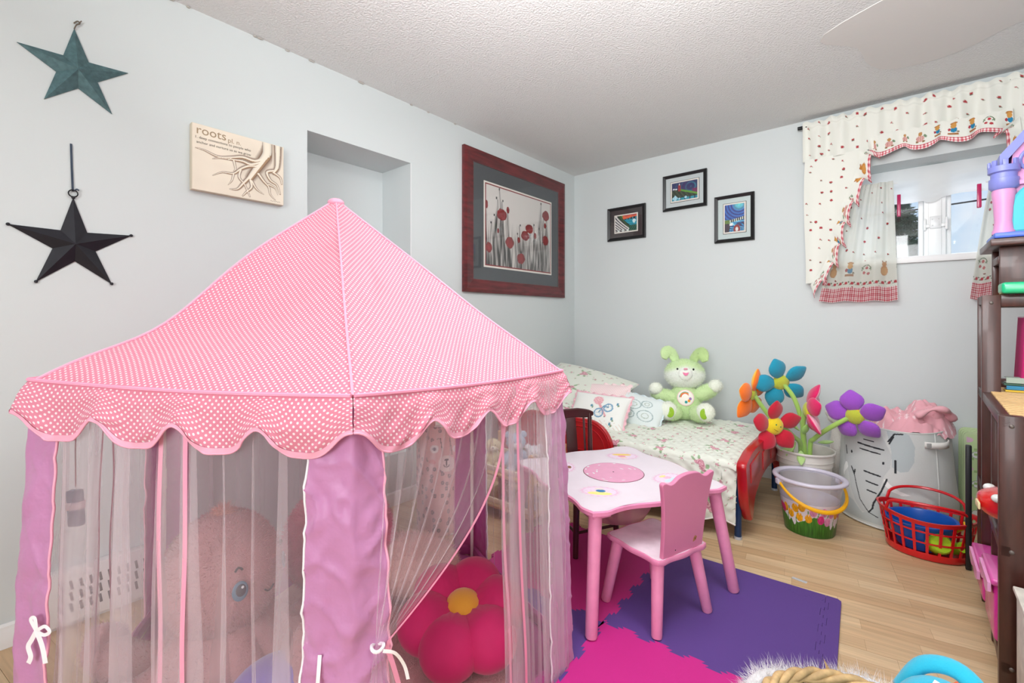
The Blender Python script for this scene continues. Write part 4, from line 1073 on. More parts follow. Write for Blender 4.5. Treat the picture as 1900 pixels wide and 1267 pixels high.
# toy rack with plush toys, between the tent and the bed
tk = thing('toy_rack', 'light wood open toy rack between the tent and the bed', 'rack', (.60, 2.02, 0))
mo = mat('beech_wood', '#cda777', rough=.5, var=.15, vscale=10, stretch=(2, 12, 12))
for x in (.36, .84):
    for y in (1.86, 2.16): MB().rbox((x, y, .20), (.024, .024, .40), .003).build('post', mo, tk)
for z in (.06, .235):
    MB().rbox((.60, 2.01, z), (.46, .27, .012), .002).build('shelf', mo, tk)
    for y in (1.86, 2.16): MB().rbox((.60, y, z+.045), (.456, .012, .028), .003).build('rail', mat('pale_rail', '#e9dcc0', rough=.5), tk)
def plush(name, label, c, s, col, face, az, ears='round', belly=None, lean=0):
    t = thing(name, label, 'plush toy', c); B = Matrix.Translation(c) @ rotm(0, 0, az) @ rotm(0, -lean, 0)
    def part(nm, p, r, rot=(0, 0, 0), cc=col, n=1500, fn=None):
        mb = MB(); mb.ell([q*s for q in p], [q*s for q in r], rot, n=22, m=16, M=B, col=cj_(cc, .08, 14), fn=fn); return fuzzy(nm, mb, t, n, .008*s/.2*1.0+.003)
    part('body', (0, 0, .40), (.27, .30, .40)); part('head', (.05, 0, .98), (.28, .32, .28), n=1800)
    part('muzzle', (.28, 0, .90), (.13, .16, .12), cc=face, n=300)
    for q in (-1, 1):
        part('arm', (.18, q*.33, .48), (.13, .13, .28), rot=(q*.5, -.7, 0), n=500); part('leg', (.36, q*.24, .12), (.32, .14, .13), rot=(0, 0, q*.3), n=600)
        if ears == 'round': part('ear', (.02, q*.26, 1.22), (.07, .12, .12), n=200)
        else: part('ear', (.0, q*.33, .92), (.06, .09, .24), rot=(q*.25, 0, 0), n=300)
        mb = MB(); mb.ell((.29*s, q*.11*s, 1.04*s), .028*s, M=B, n=10, m=8); mb.build('eye', M_black, t)
    mb = MB(); mb.ell((.41*s, 0, .95*s), (.03*s, .045*s, .03*s), M=B, n=10, m=8); mb.build('nose', mat('dark_nose', '#3a2a2a', rough=.4), t)
    return t
plush('plush_bear', 'pale blue plush bear on top of the toy rack behind the net', (.62, 2.0, .245), .165, '#b3c9dc', '#eef2f4', -.7)
plush('plush_dog', 'cream plush dog on the toy rack, left of the pale blue bear', (.47, 1.97, .245), .125, '#e9dfb9', '#f3eeda', -.8, ears='long')
plush('plush_bear', 'small white plush bear on the toy rack, right of the pale blue bear', (.76, 1.99, .245), .13, '#dfe6ea', '#f3eeda', -.8)
plush('plush_bear', 'tan plush bear on the lower shelf of the toy rack', (.56, 1.98, .068), .105, '#b98d5e', '#e6d3b0', -.7)
plush('plush_dog', 'grey-white plush dog on the lower shelf of the toy rack', (.72, 1.98, .068), .105, '#c9c3c6', '#efe9e9', -.7, ears='long')
# ================================================================ foam mat tiles
O_ = Vector((1.482, 1.478)); ma = math.radians(3.2); mu_ = Vector((math.cos(ma), math.sin(ma))); mv_ = Vector((-math.sin(ma), math.cos(ma))); TS = .622
def teeth(n=11, amp=.011):
    """jigsaw edge from 0 to 1: list of (t, offset)"""
    P = [(0, 0)]; st_ = 1/n
    for k in range(n):
        c = (k+.5)*st_; s = 1 if k % 2 else -1; w1, w2 = st_*.30, st_*.46
        P += [(c-w1, s*amp*.0), (c-w2, s*amp), (c+w2, s*amp), (c+w1, s*amp*.0)]
    P.append((1, 0)); return P
def edge(p, q, mode, n=11):
    """mode 0 straight, +1/-1 teeth with sides swapped"""
    if mode == 0: return [p]
    d = q-p; nn = Vector((-d.y, d.x)).normalized(); tt = teeth(n)
    if mode < 0: tt = [(1-t, -o) for t, o in reversed(tt)]
    return [p+d*t+nn*o for t, o in tt[:-1]]
def foam(name, i, j, col, label, modes, border=(0, 0, 0, 0)):
    """tile i,j: modes for bottom, right, top, left edges"""
    a = [O_+mu_*(i+s)*TS+mv_*(j+t)*TS for s, t in ((0, 0), (1, 0), (1, 1), (0, 1))]
    P = []
    for k in range(4): P += edge(a[k], a[(k+1) % 4], modes[k])
    z0, z1 = .0004, .0112
    n = len(P); mb = MB()
    mb.prism([(p.x, p.y) for p in P], z0, z1)
    t = thing('foam_tile', label, 'foam mat', ((a[0].x+a[2].x)/2, (a[0].y+a[2].y)/2, 0), 'interlocking foam play mats')
    m = mat('foam_'+col, col, rough=.65, bump=.35, bscale=420, bdist=.002, stretch=(1, 1, .2), spec=.3)
    mb.build('foam_sheet', m, t, ang=None)
    B = .050; c_ = [(border[3], border[0]), (border[1], border[0]), (border[1], border[2]), (border[3], border[2])]
    for k in range(4):
        if not border[k]: continue
        p, q = a[k], a[(k+1) % 4]; d = (q-p).normalized(); nn = Vector((d.y, -d.x))
        e0 = B if border[(k-1) % 4] and k == 3 else 0; e1 = B if border[(k+1) % 4] and k == 1 else 0
        inner = edge(p, q, modes[k])+[q]
        g = .0009
        inner = [r+nn*g for r in inner]
        P2 = inner+([q+d*e1+nn*g] if e1 else [])+[q+d*e1+nn*(B-.012)+d*0, q+d*(e1-.012 if e1 else 0)+nn*B, p-d*e0+nn*B]+([p-d*e0+nn*g] if e0 else [])
        mb = MB(); mb.prism([(r.x, r.y) for r in P2], z0, z1-.0004); mb.build('foam_border', m, t, ang=None)
    return t
PU, PK = '#5b4088', '#c92a86'
foam('m', 0, 0, PU, 'purple foam tile under the pink chair, rightmost of the foam tiles', (1, 1, 1, 1), (0, 1, 1, 0))
foam('m', -1, 0, '#bf2f80', 'magenta foam tile under the table, running back to the bed', (1, -1, 1, 1))
foam('m', 0, -1, '#c42785', 'bright pink foam tile at the front, below the pink chair', (1, 1, -1, 1), (0, 1, 0, 0))
foam('m', -1, -1, PU, 'purple foam tile mostly hidden beside the tent doorway', (1, -1, -1, 1))

# ================================================================ toddler bed
M_redp = mat('red_plastic', '#b3121d', rough=.28, coat=.35, spec=.5)
M_blue = mat('blue_steel', '#16355f', rough=.35, metal=.2)
bed = thing('toddler_bed', 'toddler bed with red plastic ends and blue steel legs along the back wall', 'bed', (.9, 2.93, 0))
def bed_end(x, top, nm):
    base = [(2.432, .33), (2.422, .39), (2.49, top-.03), (2.60, top-.01), (2.93, top), (3.26, top-.01), (3.37, top-.03), (3.435, .39), (3.43, .33), (3.40, .20), (3.34, .11), (3.30, .10), (3.26, .19), (3.12, .255), (2.93, .275), (2.74, .255), (2.60, .19), (2.555, .10), (2.52, .11), (2.46, .20)]
    P = [(p.x, p.y) for p in spline([(a, b, 0) for a, b in base], 4, closed=True)]
    M_ = Matrix(((0, 0, 1, x), (1, 0, 0, 0), (0, 1, 0, 0), (0, 0, 0, 1)))
    cy_, cz_ = 2.93, .33
    mb = MB(); k0 = len(P); rings = [(-.022, 1.0), (-.014, 1.012), (.014, 1.012), (.022, 1.0)]
    vs = []
    for dz, sc in rings: vs += [(cy_+(a-cy_)*sc, cz_+(b-cz_)*(1+(sc-1)*2), dz) for a, b in P]
    fs = []
    for r in range(3):
        for k in range(k0): l = (k+1) % k0; fs.append((r*k0+k, r*k0+l, (r+1)*k0+l, (r+1)*k0+k))
    fs += [tuple(range(k0))[::-1], tuple(range(3*k0, 4*k0))]
    mb.add(vs, fs, M=M_); o = mb.build(nm, M_redp, bed, ang=50)
    for y0, y1 in ((2.50, 2.70), (2.76, 2.92), (2.96, 3.12), (3.18, 3.36)):
        mb = MB(); mb.rbox((x+.022, (y0+y1)/2, .345), (.008, y1-y0, .10), .02, rot=(.12 if y0 < 2.9 else -.12, 0, 0), seg=3)
        mb.build('moulded_panel', M_redp, o)
    return o
bed_end(1.700, .445, 'footboard'); bed_end(.125, .53, 'headboard')
for x in (1.668, .165):
    for y in (2.488, 3.352):
        mb = MB(); mb.tube([(x, y, .012), (x, y, .33)], .0165, 16); lg = mb.build('leg', M_blue, bed)
        mb = MB(); mb.tube([(x, y, .0005), (x, y, .014)], .0185, 16); mb.build('foot_cap', mat('grey_cap', '#b9bec6', rough=.5), lg)
        for z in (.185, .215):
            mb = MB(); mb.ell((x-.005, y-.0165, z), (.005, .003, .005), n=10, m=6); mb.ell((x+.0165, y, z), (.003, .005, .005), n=10, m=6); mb.build('bolt', M_chrome, lg, kind='stuff')
mb = MB()
for y in (2.49, 3.35): mb.tube([(.165, y, .265), (1.668, y, .265)], .013, 10)
for k in range(9): mb.box((.30+k*.155, 2.92, .265), (.03, .86, .008))
mb.build('bed_base', M_blue, bed, kind='stuff')
MB().rbox((.915, 2.93, .325), (1.50, .90, .105), .03, seg=3).build('mattress', mat('mattress_ticking', '#e6e4de', rough=.9), bed)
# guard rail
def rrect(x0, x1, z0, z1, rs_, n=8):
    out = []
    for (cx, cz, r, a0) in ((x1-rs_[1], z0+rs_[1], rs_[1], -PI/2), (x1-rs_[2], z1-rs_[2], rs_[2], 0), (x0+rs_[3], z1-rs_[3], rs_[3], PI/2), (x0+rs_[0], z0+rs_[0], rs_[0], PI)):
        out += [(cx+r*math.cos(a0+k*PI/2/n), cz+r*math.sin(a0+k*PI/2/n)) for k in range(n+1)]
    return out
MY = lambda y: Matrix(((1, 0, 0, 0), (0, 0, -1, y), (0, 1, 0, 0), (0, 0, 0, 1)))
mb = MB(); mb.prism(rrect(.30, 1.0, .235, .492, (.03, .02, .17, .10), 12), -.014, .014, M=MY(2.442)); gr = mb.build('guard_rail', M_redp, bed, ang=40)
bb = gr.modifiers.new('bevel', 'BEVEL'); bb.width = .006; bb.segments = 3; bb.limit_method = 'ANGLE'
for dz in (.02, .05):
    R_ = rrect(.33+dz, 1.0-dz, .25+dz, .492-dz, (.02, .02, .15-dz*.5, .08), 10)
    mb = MB(); mb.tube([(x, 2.427, z) for x, z in R_], .0035, 6, closed=True); mb.build('moulded_rib', M_redp, gr)

# quilt
def rose(s, t, sc, k):
    """small rose spray in a unit cell; returns colour or None"""
    x, y = s, t
    for i, (cx, cy, r) in enumerate(((.45, .5, .17), (.62, .60, .12), (.36, .68, .10))):
        d = math.hypot(x-cx, y-cy)
        if d < r: return lerp(h('#b5607a'), h('#e8b4bf'), (.5+.5*math.sin(d*60+math.atan2(y-cy, x-cx)*2)))
    for cx, cy, a in ((.22, .45, .5), (.78, .42, -.6), (.55, .26, 1.2), (.2, .75, -.4), (.8, .75, .7)):
        if ell_in(x, y, cx, cy, .14, .06, a): return h('#8fae84')
    return None
qbase = h('#e2e6da')
def quiltcol(s, t):
    for cs, sd, den, lim in ((.23, 1, .62, .095), (.085, 7, .62, .030), (.055, 13, .5, .015)):
        i, j = math.floor(s/cs), math.floor(t/cs)
        if cell_noise(i, j, sd) < den*1.15:
            ox, oy = (cell_noise(i, j, sd+1)-.5)*.4*cs, (cell_noise(i, j, sd+2)-.5)*.4*cs
            x = (s-(i+.5)*cs-ox)/(lim*1.25)+.5; y = (t-(j+.5)*cs-oy)/(lim*1.25)+.5
            if 0 <= x <= 1 and 0 <= y <= 1:
                a = cell_noise(i, j, sd+3)*6.28; x2 = .5+(x-.5)*math.cos(a)-(y-.5)*math.sin(a); y2 = .5+(x-.5)*math.sin(a)+(y-.5)*math.cos(a)
                c = rose(x2, y2, lim, i+j)
                if c is not None: return tuple(lerp(c, qbase, .05 if cs > .1 else .15))
    return tuple(qbase)
quilt = thing('quilt', 'white quilt with pink roses covering the toddler bed and hanging over its front', 'quilt', (.95, 2.9, .38))
def qf(u, v):
    x = lerp(.17, 1.668, u); Ltop = .93; Ls = .20+.10*math.exp(-((x-1.60)/.10)**2)
    s = v*(Ltop+.10+Ls); head = 1/(1+math.exp((x-.60)/.07))
    puff = .0035*math.sin(x*95+2*nz(x*5, s*5, 1))*math.sin(s*95+2*nz(x*4, s*6, 4))+.006*nz(x*6, s*6, 2)
    er = max(0, (x-1.60)/.068)
    zt = .392+.15*head*(1-.5*max(0, s-.4))-.014*er**2
    yf = 2.452+.006*math.sin(x*9)
    if s < Ltop: y = 3.425-(s/Ltop)*(3.425-yf-.03); z = zt+puff
    elif s < Ltop+.06: a = (s-Ltop)/.06*PI/2; y = yf+.03-.034*math.sin(a); z = zt-.034*(1-math.cos(a))+puff
    else:
        d = s-Ltop-.06; z = zt-.034-d*(1-.15*er); wv_ = .010*math.sin(x*22+1)+.006*math.sin(x*47)
        y = yf-.006-(.014+wv_)*min(1, d*7)-.010*min(1, d*5)*(x > 1.02)+puff*.8
        if x > 1.55: x2 = (x-1.55)/.118; y += .02*x2**3
        if x < 1.02: y = max(y, 2.459)
        if z < .09: z = .09+.01*math.sin(x*40)
        x += .012*math.sin(d*14)*(1 if x < 1.6 else 0)
    return (x, y, z)
mb = MB(); mb.grid(qf, 400, 300, col=lambda u, v: quiltcol(lerp(.17, 1.668, u), v*1.33), flip=True); o = mb.build('quilt_cover', M_fabp, quilt, ang=180)
mb = MB(); mb.tube([Vector(qf(.36+.64*k/120, 1))+Vector((0, -.001, 0)) for k in range(121)], .004, 6, col='#e4dfdc'); mb.build('binding', M_attr, quilt, ang=180)

def pillow(name, label, c, dims, rot, colf, group='pillows at the head of the bed', frill=None, pw=2.4):
    t = thing(name, label, 'pillow', c, group); w_, h_, d_ = dims; M_ = Matrix.Translation(c) @ rotm(*rot)
    def side(sg):
        def f(u, v):
            x, y = u*2-1, v*2-1; e = (max(0, 1-abs(x)**pw)*max(0, 1-abs(y)**pw))**.45
            return (x*w_/2*(1-.07*(1-y*y)*x*x), y*h_/2*(1-.07*(1-x*x)*y*y), sg*d_/2*e*(1+.10*nz(x*2.3, y*2.3, c[0]*9+sg))+.002)
        return f
    mb = MB(); mb.grid(side(1), 90, 70, M=M_, col=colf); mb.grid(side(-1), 40, 30, M=M_, col=lambda u, v: colf(.02, .02), flip=True)
    o = mb.build('pillow_cover', M_fabp, t, ang=180)
    if frill:
        wd, fc_ = frill; mb = MB(); N = 200
        def ff(a, b):
            q = a*4; k = int(q) % 4; f_ = q-int(q)
            ex, ey = ((f_*2-1, -1), (1, f_*2-1), (1-f_*2, 1), (-1, 1-f_*2))[k]
            x, y = ex*w_/2*(1-.07*(1-ey*ey)), ey*h_/2*(1-.07*(1-ex*ex)); L_ = math.hypot(ex, ey); return (x+ex/L_*wd*b, y+ey/L_*wd*b, .010*b*math.sin(a*2*PI*26)+.004)
        mb.grid(ff, N, 4, M=M_, col=fc_); mb.build('frill', M_fabp, t, ang=180)
    return t
pillow('pillow', 'large floral pillow in the corner at the very head of the bed', (.42, 3.02, .575), (.72, .50, .17), (.40, .17, .02), lambda u, v: quiltcol(u*.6+4, v*.45+3))
pillow('pillow', 'pink gingham-edged pillow propped behind the bicycle pillow', (.64, 2.93, .525), (.38, .26, .12), (.80, 0, .10),
       lambda u, v: tuple(lerp(h('#f0c9ce'), h('#f4ece8'), .5+.5*math.sin(u*120)*math.sin(v*90))), frill=(.02, '#f2d9da'))
def bike(u, v):
    x, y = (u-.5)*1.45, v-.5; c = h('#eef1ec')
    for cx, cy in ((.10, -.10), (.30, .06)):
        d = abs(math.hypot(x-cx, y-cy)-.105)
        if d < .016: return tuple(h('#6f9fbe'))
        if math.hypot(x-cx, y-cy) < .105 and (abs(math.sin(math.atan2(y-cy, x-cx)*4)) < .2): return tuple(h('#a9c6d6'))
    for a, b, c2, d2, cc, w_ in ((.10, -.10, .18, .10, '#6b93ad', .014), (.18, .10, .30, .06, '#6b93ad', .014), (.28, .16, .30, .06, '#6b93ad', .012), (.02, .18, .20, -.06, '#e3a8ae', .030), (.14, .02, .28, -.16, '#e3a8ae', .022)):
        if seg_d(x, y, a, b, c2, d2)[0] < w_: return tuple(h(cc))
    if ell_in(x, y, .0, .24, .12, .13, .4): return tuple(h('#e2a2ac') if math.sin(x*80)*math.sin(y*80) > 0 else h('#edc3c7'))
    if math.hypot(x-.27, y+.17) < .025: return tuple(h('#3c4a3c'))
    for a, b in ((-.12, .06), (-.22, -.12), (-.05, -.28), (.45, -.2), (.5, .2), (.42, -.33)):
        if ell_in(x, y, a, b, .03, .035): return tuple(h('#5f93a8'))
        if ell_in(x, y, a+.03, b-.04, .02, .03): return tuple(h('#7d9a74'))
    if y < -.28 and abs(math.sin((x+y)*26)) < .15: return tuple(h('#d9b7a6'))
    return tuple(c)
pillow('pillow', 'white pillow printed with a bicycle and a pink gathered end, front of the bed head', (.735, 2.735, .47), (.40, .28, .13), (.88, .03, .12), bike, frill=(.018, '#e6b9c2'))
def bluep(u, v):
    x, y = u-.5, v-.5
    if u < .10: return tuple(h('#3f7eb0'))
    if u < .14: return tuple(h('#dbe9f0'))
    for a, b, r in ((-.08, .1, .14), (.16, .2, .10), (.2, -.14, .15), (-.1, -.2, .10)):
        if abs(math.hypot(x-a, y-b)-r) < .010: return tuple(h('#9fb4b4'))
        if abs(math.hypot(x-a, y-b)-r*.45) < .008: return tuple(h('#b2c0b4'))
    return tuple(h('#dfe9e8'))
pillow('pillow', 'white pillow with a blue end, leaning between the bicycle pillow and the green rabbit', (.905, 2.975, .465), (.36, .25, .11), (.95, .18, .10), bluep, frill=(.010, '#d7e5ea'))

# ---- plush rabbit
rb = thing('plush_rabbit', 'mint green plush rabbit sitting on the bed against the back wall', 'plush toy', (1.14, 3.24, .385))
rc_ = Vector((1.135, 3.235, .40)); raz = math.atan2(-3.2, 1.16)+.06
RM = Matrix.Translation(rc_) @ rotm(0, 0, raz) @ rotm(0, -.16, 0)      # local +x: towards the camera side
gr_, gw = '#cfe8ae', '#edf2e4'
def rpart(nm, p, r, rot=(0, 0, 0), c=gr_, n=2600, ln=.012, fn=None, colf=None):
    mb = MB(); mb.ell(p, r, rot, n=26, m=18, M=RM, col=colf or cj_(c, .08, 20), fn=fn); return fuzzy(nm, mb, rb, n, ln, droop=.6, wid=.0018)
rpart('body', (0, 0, .125), (.098, .108, .125), n=5000)
def headcol(p):
    q = RM.inverted() @ Vector(p); k = q.z-.325+.30*abs(q.y); w_ = max(0, min(1, (.055-k)/.03))
    return tuple(lerp(h(gr_), h('#eaf0e6'), w_))
rpart('head', (.015, 0, .315), (.108, .135, .105), n=6500, colf=headcol)
mu = rpart('muzzle', (.105, 0, .312), (.035, .050, .046), c='#eef2ea', n=700, ln=.007)
for q in (-1, 1):
    rpart('arm', (.035, q*.135, .165+(.03 if q > 0 else -.01)), (.048, .095, .05), rot=(q*(.45 if q > 0 else .15), 0, q*.1), n=1800)
    rpart('paw', (.055, q*.195, .205+(.035 if q > 0 else -.0)), (.042, .046, .043), c=gw, n=800)
    lg = rpart('leg', (.105, q*.088, .048), (.105, .062, .056), rot=(0, 0, q*.38), n=2200)
    rpart('foot', (.165, q*.118, .060), (.045, .058, .060), c=gw, n=1200)
    M2 = RM @ Matrix.Translation((.203, q*.118-.012*q, .050)) @ rotm(0, 0, q*.30) @ rotm(0, PI/2, 0)
    mb = MB(); mb.ell((0, 0, 0), (.036, .028, .008), n=18, m=8, M=M2); mb.build('foot_pad', mat('lime_felt', '#93bd2c', rough=.85), rb)
    # folded ears
    P = [(0, q*.055, .40), (-.01, q*.078, .445), (.0, q*.105, .468), (.03, q*.125, .445), (.05, q*.132, .405)] if q > 0 else [(0, q*.055, .40), (-.015, q*.075, .45), (-.01, q*.10, .475), (.02, q*.128, .46), (.04, q*.138, .42)]
    P = spline([RM @ Vector(p) for p in P], 6); mb = MB(); n_ = len(P); mb.tube(P, [.020+.028*math.sin(min(1, i/(n_-1)*.95+.08)*PI)**.8 for i in range(n_)], 14, flat=.4, col=cj_(gr_ if q < 0 else '#c2dd98', .08, 20))
    fuzzy('ear', mb, rb, 1500, .010, droop=.6, wid=.0018)
    mb = MB(); mb.ell((.112, q*.052, .345), (.006, .0065, .0075), M=RM, n=12, m=8); mb.build('eye', M_black, rb)
mb = MB(); mb.ell((.139, 0, .345), (.006, .014, .007), M=RM, n=14, m=8); mb.build('nose', mat('pink_nose', '#e8a3b4', rough=.6), rb)
mb = MB(); mb.prism([(-.020, .008), (0, .003), (.020, .008), (.012, -.010), (0, -.016), (-.012, -.010)], -.002, .004, M=RM @ Matrix.Translation((.141, .0, .313)) @ rotm(0, -.1, 0) @ rotm(PI/2, 0, PI/2)); mb.build('mouth', mat('pink_mouth', '#e0709a', rough=.6), rb)
def belly(u, v):
    x, y = (u-.5)*2, (v-.5)*2; r = math.hypot(x, y)
    if r > .90: return tuple(h('#f3cfd2'))
    d = math.hypot(x+.05, y-.05)
    if y > .0 and x < .35:
        for k, c in enumerate(('#d94f45', '#ee9a35', '#4f9a94')):
            if .42+k*.09 < d < .51+k*.09: return tuple(h(c))
    for cx, cy, c in ((.05, -.55, '#2f9a98'), (.38, -.38, '#ee9c2c'), (.55, -.12, '#9a72b4')):
        if math.hypot(x-cx, y-cy) < .17: return tuple(h(c))
    return tuple(h('#f2ede4'))
mb = MB()
def bf(u, v):
    x, y = (u-.5)*2, (v-.5)*2; r = max(abs(x), abs(y)); l = math.hypot(x, y); s = r/l if l > 1e-6 else 0; return (x*s*.055, y*s*.055, .014*(1-(r)**2))
def bcol(u, v):
    p = bf(u, v); return belly(p[0]/.11+.5, p[1]/.11+.5)
mb.grid(bf, 60, 60, M=RM @ Matrix.Translation((.094, 0, .150)) @ rotm(0, -.12, 0) @ Matrix(((0, 0, 1, 0), (1, 0, 0, 0), (0, 1, 0, 0), (0, 0, 0, 1))), col=bcol); mb.build('belly_patch', M_fabp, rb, ang=180)

# ================================================================ table and chairs
M_pinkp = mat('pink_lacquer', '#e48fb4', rough=.32, var=.05, vscale=25, coat=.15)
M_pinks = mat('lilac_lacquer', '#e4d9e2', rough=.35, var=.03, vscale=8, attr=False)
TC = Vector((1.33, 1.82, 0)); ta = math.radians(-26); TM = Matrix.Translation(TC) @ rotm(0, 0, ta)
table = thing('play_table', 'pink and white wooden play table with a round pink lid in its top', 'table', TC)
def top_outline(hh, wave, rnd, n=14):
    out = []
    for k in range(4):
        a = k*PI/2; m_ = Matrix.Rotation(a, 3, 'Z')
        for i in range(n):
            t = -1+2*(i+.5)/n; y = -(hh-wave*(1-math.cos(2*PI*t))/2); x = t*hh
            # round the corners
            ex = max(0, abs(x)-(hh-rnd))
            if ex > 0: y = y+(rnd-math.sqrt(max(0, rnd*rnd-ex*ex)))*.75; x *= 1-.015
            p = m_ @ Vector((x, y, 0)); out.append((p.x, p.y))
    return [(p.x, p.y) for p in spline([(x, y, 0) for x, y in out], 3, closed=True)]
OUT = top_outline(.345, .026, .095)
def slab(out, z0, z1, bev, M, c=(0, 0)):
    mb = MB(); n = len(out); R_ = [(z0, 1-bev/.3), (z0+bev*.7, 1), (z1-bev*.7, 1), (z1, 1-bev/.3)]; vs = []
    for z, s in R_: vs += [(x*s, y*s, z) for x, y in out]
    fs = [(r*n+k, r*n+(k+1) % n, (r+1)*n+(k+1) % n, (r+1)*n+k) for r in range(3) for k in range(n)]+[tuple(range(n))[::-1], tuple(range(3*n, 4*n))]
    return mb.add(vs, fs, M=M)
tt_ = slab(OUT, .412, .430, .004, TM).build('tabletop', M_pinkp, table, ang=40)
mb = MB(); mb.prism([(x*.978, y*.978) for x, y in OUT], .4295, .4306, M=TM); mb.build('top_print', M_pinks, tt_, ang=None)
def disc_print(M, r1, r2, colf, nm, parent, n=60):
    mb = MB()
    mb.grid(lambda u, v: (v*r1*math.cos(u*2*PI), v*r2*math.sin(u*2*PI), 0), n*2, n//2, M=M, col=lambda u, v: colf(v*math.cos(u*2*PI), v*math.sin(u*2*PI)))
    return mb.build(nm, M_attr, parent, ang=None)
lid = MB(); lid.prism([(.128*math.cos(a*PI/30), .128*math.sin(a*PI/30)) for a in range(60)], .4300, .4322, M=TM); lid = lid.build('round_lid', mat('pink_lid', '#e3a0bf', rough=.35, var=.04, vscale=30), table)
mb = MB(); mb.tube([TM @ Vector((.130*math.cos(a*PI/30), .130*math.sin(a*PI/30), .4304)) for a in range(60)], .0016, 5, closed=True); mb.build('lid_groove', mat('groove_brown', '#7a4a52', rough=.8), lid)
mb = MB(); mb.ell((0, 0, .4322), (.004, .004, .0008), M=TM, n=10, m=6); mb.build('finger_hole', M_black, lid)
rng = random.Random(3); mb = MB()
for k in range(16):
    a = rng.random()*6.28; r = .124*rng.random()**.2; mb.ell((r*math.cos(a), r*math.sin(a), .4323), (.004+rng.random()*.008, .002+rng.random()*.003, .0003), rot=(0, 0, a+1.57), M=TM, n=8, m=4)
mb.build('chipped_paint', M_white, lid, kind='stuff')
def medallion(ca, cb_, cc):
    def f(x, y):
        r = math.hypot(x, y)
        if r > .86+.05*math.sin(math.atan2(y, x)*18): return tuple(h('#e4d6e0'))
        if r > .74: return tuple(h('#e3bcd4'))
        c = h('#e9d3e6')
        if ell_in(x, y, 0, -.35, .55, .28): c = h(ca)
        if ell_in(x, y, .05, .10, .22, .24): c = h(cb_)
        if ell_in(x, y, .0, .46, .22, .16): c = h(cc)
        return tuple(c*(1+.12*nz(x*9, y*9, 2)))
    return f
for (mx_, my_, rz, cols) in ((.165, -.185, -.1, ('#f2e38c', '#2f77ae', '#efd9cf')), (.155, .165, .7, ('#cfe0ec', '#eab8cf', '#f0dd8e')), (-.18, .185, 3.14, ('#f1cf72', '#e596b8', '#edd3bb')), (-.15, -.165, -1.57, ('#efd9e2', '#c59a6a', '#8b5b42'))):
    disc_print(TM @ Matrix.Translation((mx_, my_, .4309)) @ rotm(0, 0, rz+1.1), .085, .058, medallion(*cols), 'printed_medallion', tt_)
for sx_, sy_ in ((-1, -1), (1, -1), (1, 1), (-1, 1)):
    a = TM @ Vector((sx_*.285, sy_*.285, .412)); b = TM @ Vector((sx_*.338, sy_*.338, .0125))
    mb = MB(); mb.tube([a, a.lerp(b, .5), a.lerp(b, .985), b+(Vector((0, 0, 0)))], [.0245, .0225, .0215, .0185], 20); mb.build('leg', M_pinkp, table)
    mb = MB(); p = TM @ Vector((sx_*.270, sy_*.270, .404)); mb.rbox(p, (.075, .075, .016), .004, rot=(0, 0, ta)); mb.build('leg_block', M_pinkp, table)
mb = MB(); mb.lathe([(.172, .411), (.172, .36), (.160, .30), (.135, .258), (.09, .238), (0, .235)], 40, M=TM @ Matrix.Identity(4)); mb.build('storage_bowl', cloth_alpha('clear_pink_plastic', '#e9b9c4', .55), table, ang=180)
mb = MB()
mb.lathe([(.178, .411), (.180, .400), (.174, .394)], 40, M=TM); mb.build('bowl_rim', M_pinkp, table, ang=180)
rng = random.Random(8)
for k in range(24):
    a = rng.random()*6.28; r = .125*rng.random()**.5; mb = MB(); mb.rbox((TC.x+r*math.cos(a), TC.y+r*math.sin(a), .268+.017*(k % 3)+r*.30), (.045, .022, .016), .002, rot=(rng.random()*.5, rng.random()*.4, rng.random()*3))
    ob = mb.build('toy_brick', mat(('orange_abs', 'orange_abs', 'red_abs', 'orange_abs')[k % 4], ('#e0672a', '#e0672a', '#c8402c', '#e0672a')[k % 4], rough=.3)); tag(ob, 'toy brick in the orange heap in the clear bowl under the play table', 'toy brick', 'toy bricks in the bowl under the table')

# pink chair
CC = Vector((1.580, 1.683, 0)); CM = Matrix.Translation(CC) @ rotm(0, 0, math.radians(162))
ch = thing('child_chair', 'pink wooden child chair with a white seat and a solid shaped back', 'chair', CC)
def so(hh, wave, rnd): return top_outline(hh, wave, rnd)
SO = [(x*.98, y) for x, y in top_outline(.138, .006, .035)]
st_ = slab(SO, .252, .270, .003, CM).build('seat', M_pinkp, ch, ang=40)
def seatcol(x, y): return tuple(h('#efe2ea')*(1-.25*max(0, nz(x*2.5, y*2.5, 7)))*(1 if not (abs(nz(x*6, y*6, 1)) > .42) else .8))
mb = MB(); mb.prism([(x*.955, y*.955) for x, y in SO], .2695, .2706, M=CM); mb.build('seat_print', mat('seat_print', '#efe0ea', rough=.4, var=.14, vscale=11), st_, ang=None)
# back: outline in (y, z)
half = [(.108, .270), (.108, .30), (.112, .38), (.122, .46), (.134, .515), (.140, .538), (.134, .547), (.118, .545), (.100, .538), (.080, .540), (.05, .556), (0, .562)]
bo = [(p.x, p.y) for p in spline([(a, b, 0) for a, b in half]+[(-a, b, 0) for a, b in reversed(half[:-1])], 4)]
BM = CM @ Matrix.Translation((-.117, 0, .0)) @ Matrix(((0, 0, 1, 0), (1, 0, 0, 0), (0, 1, 0, 0), (0, 0, 0, 1)))
BM = CM @ Matrix.Translation((-.117, 0, .27)) @ rotm(0, -.10, 0) @ Matrix.Translation((0, 0, -.27)) @ Matrix(((0, 0, 1, 0), (1, 0, 0, 0), (0, 1, 0, 0), (0, 0, 0, 1)))
mb = MB(); mb.prism(bo, -.008, .008, M=BM); bk = mb.build('backrest', mat('pink_back', '#d683a6', rough=.35, var=.03), ch, ang=40)
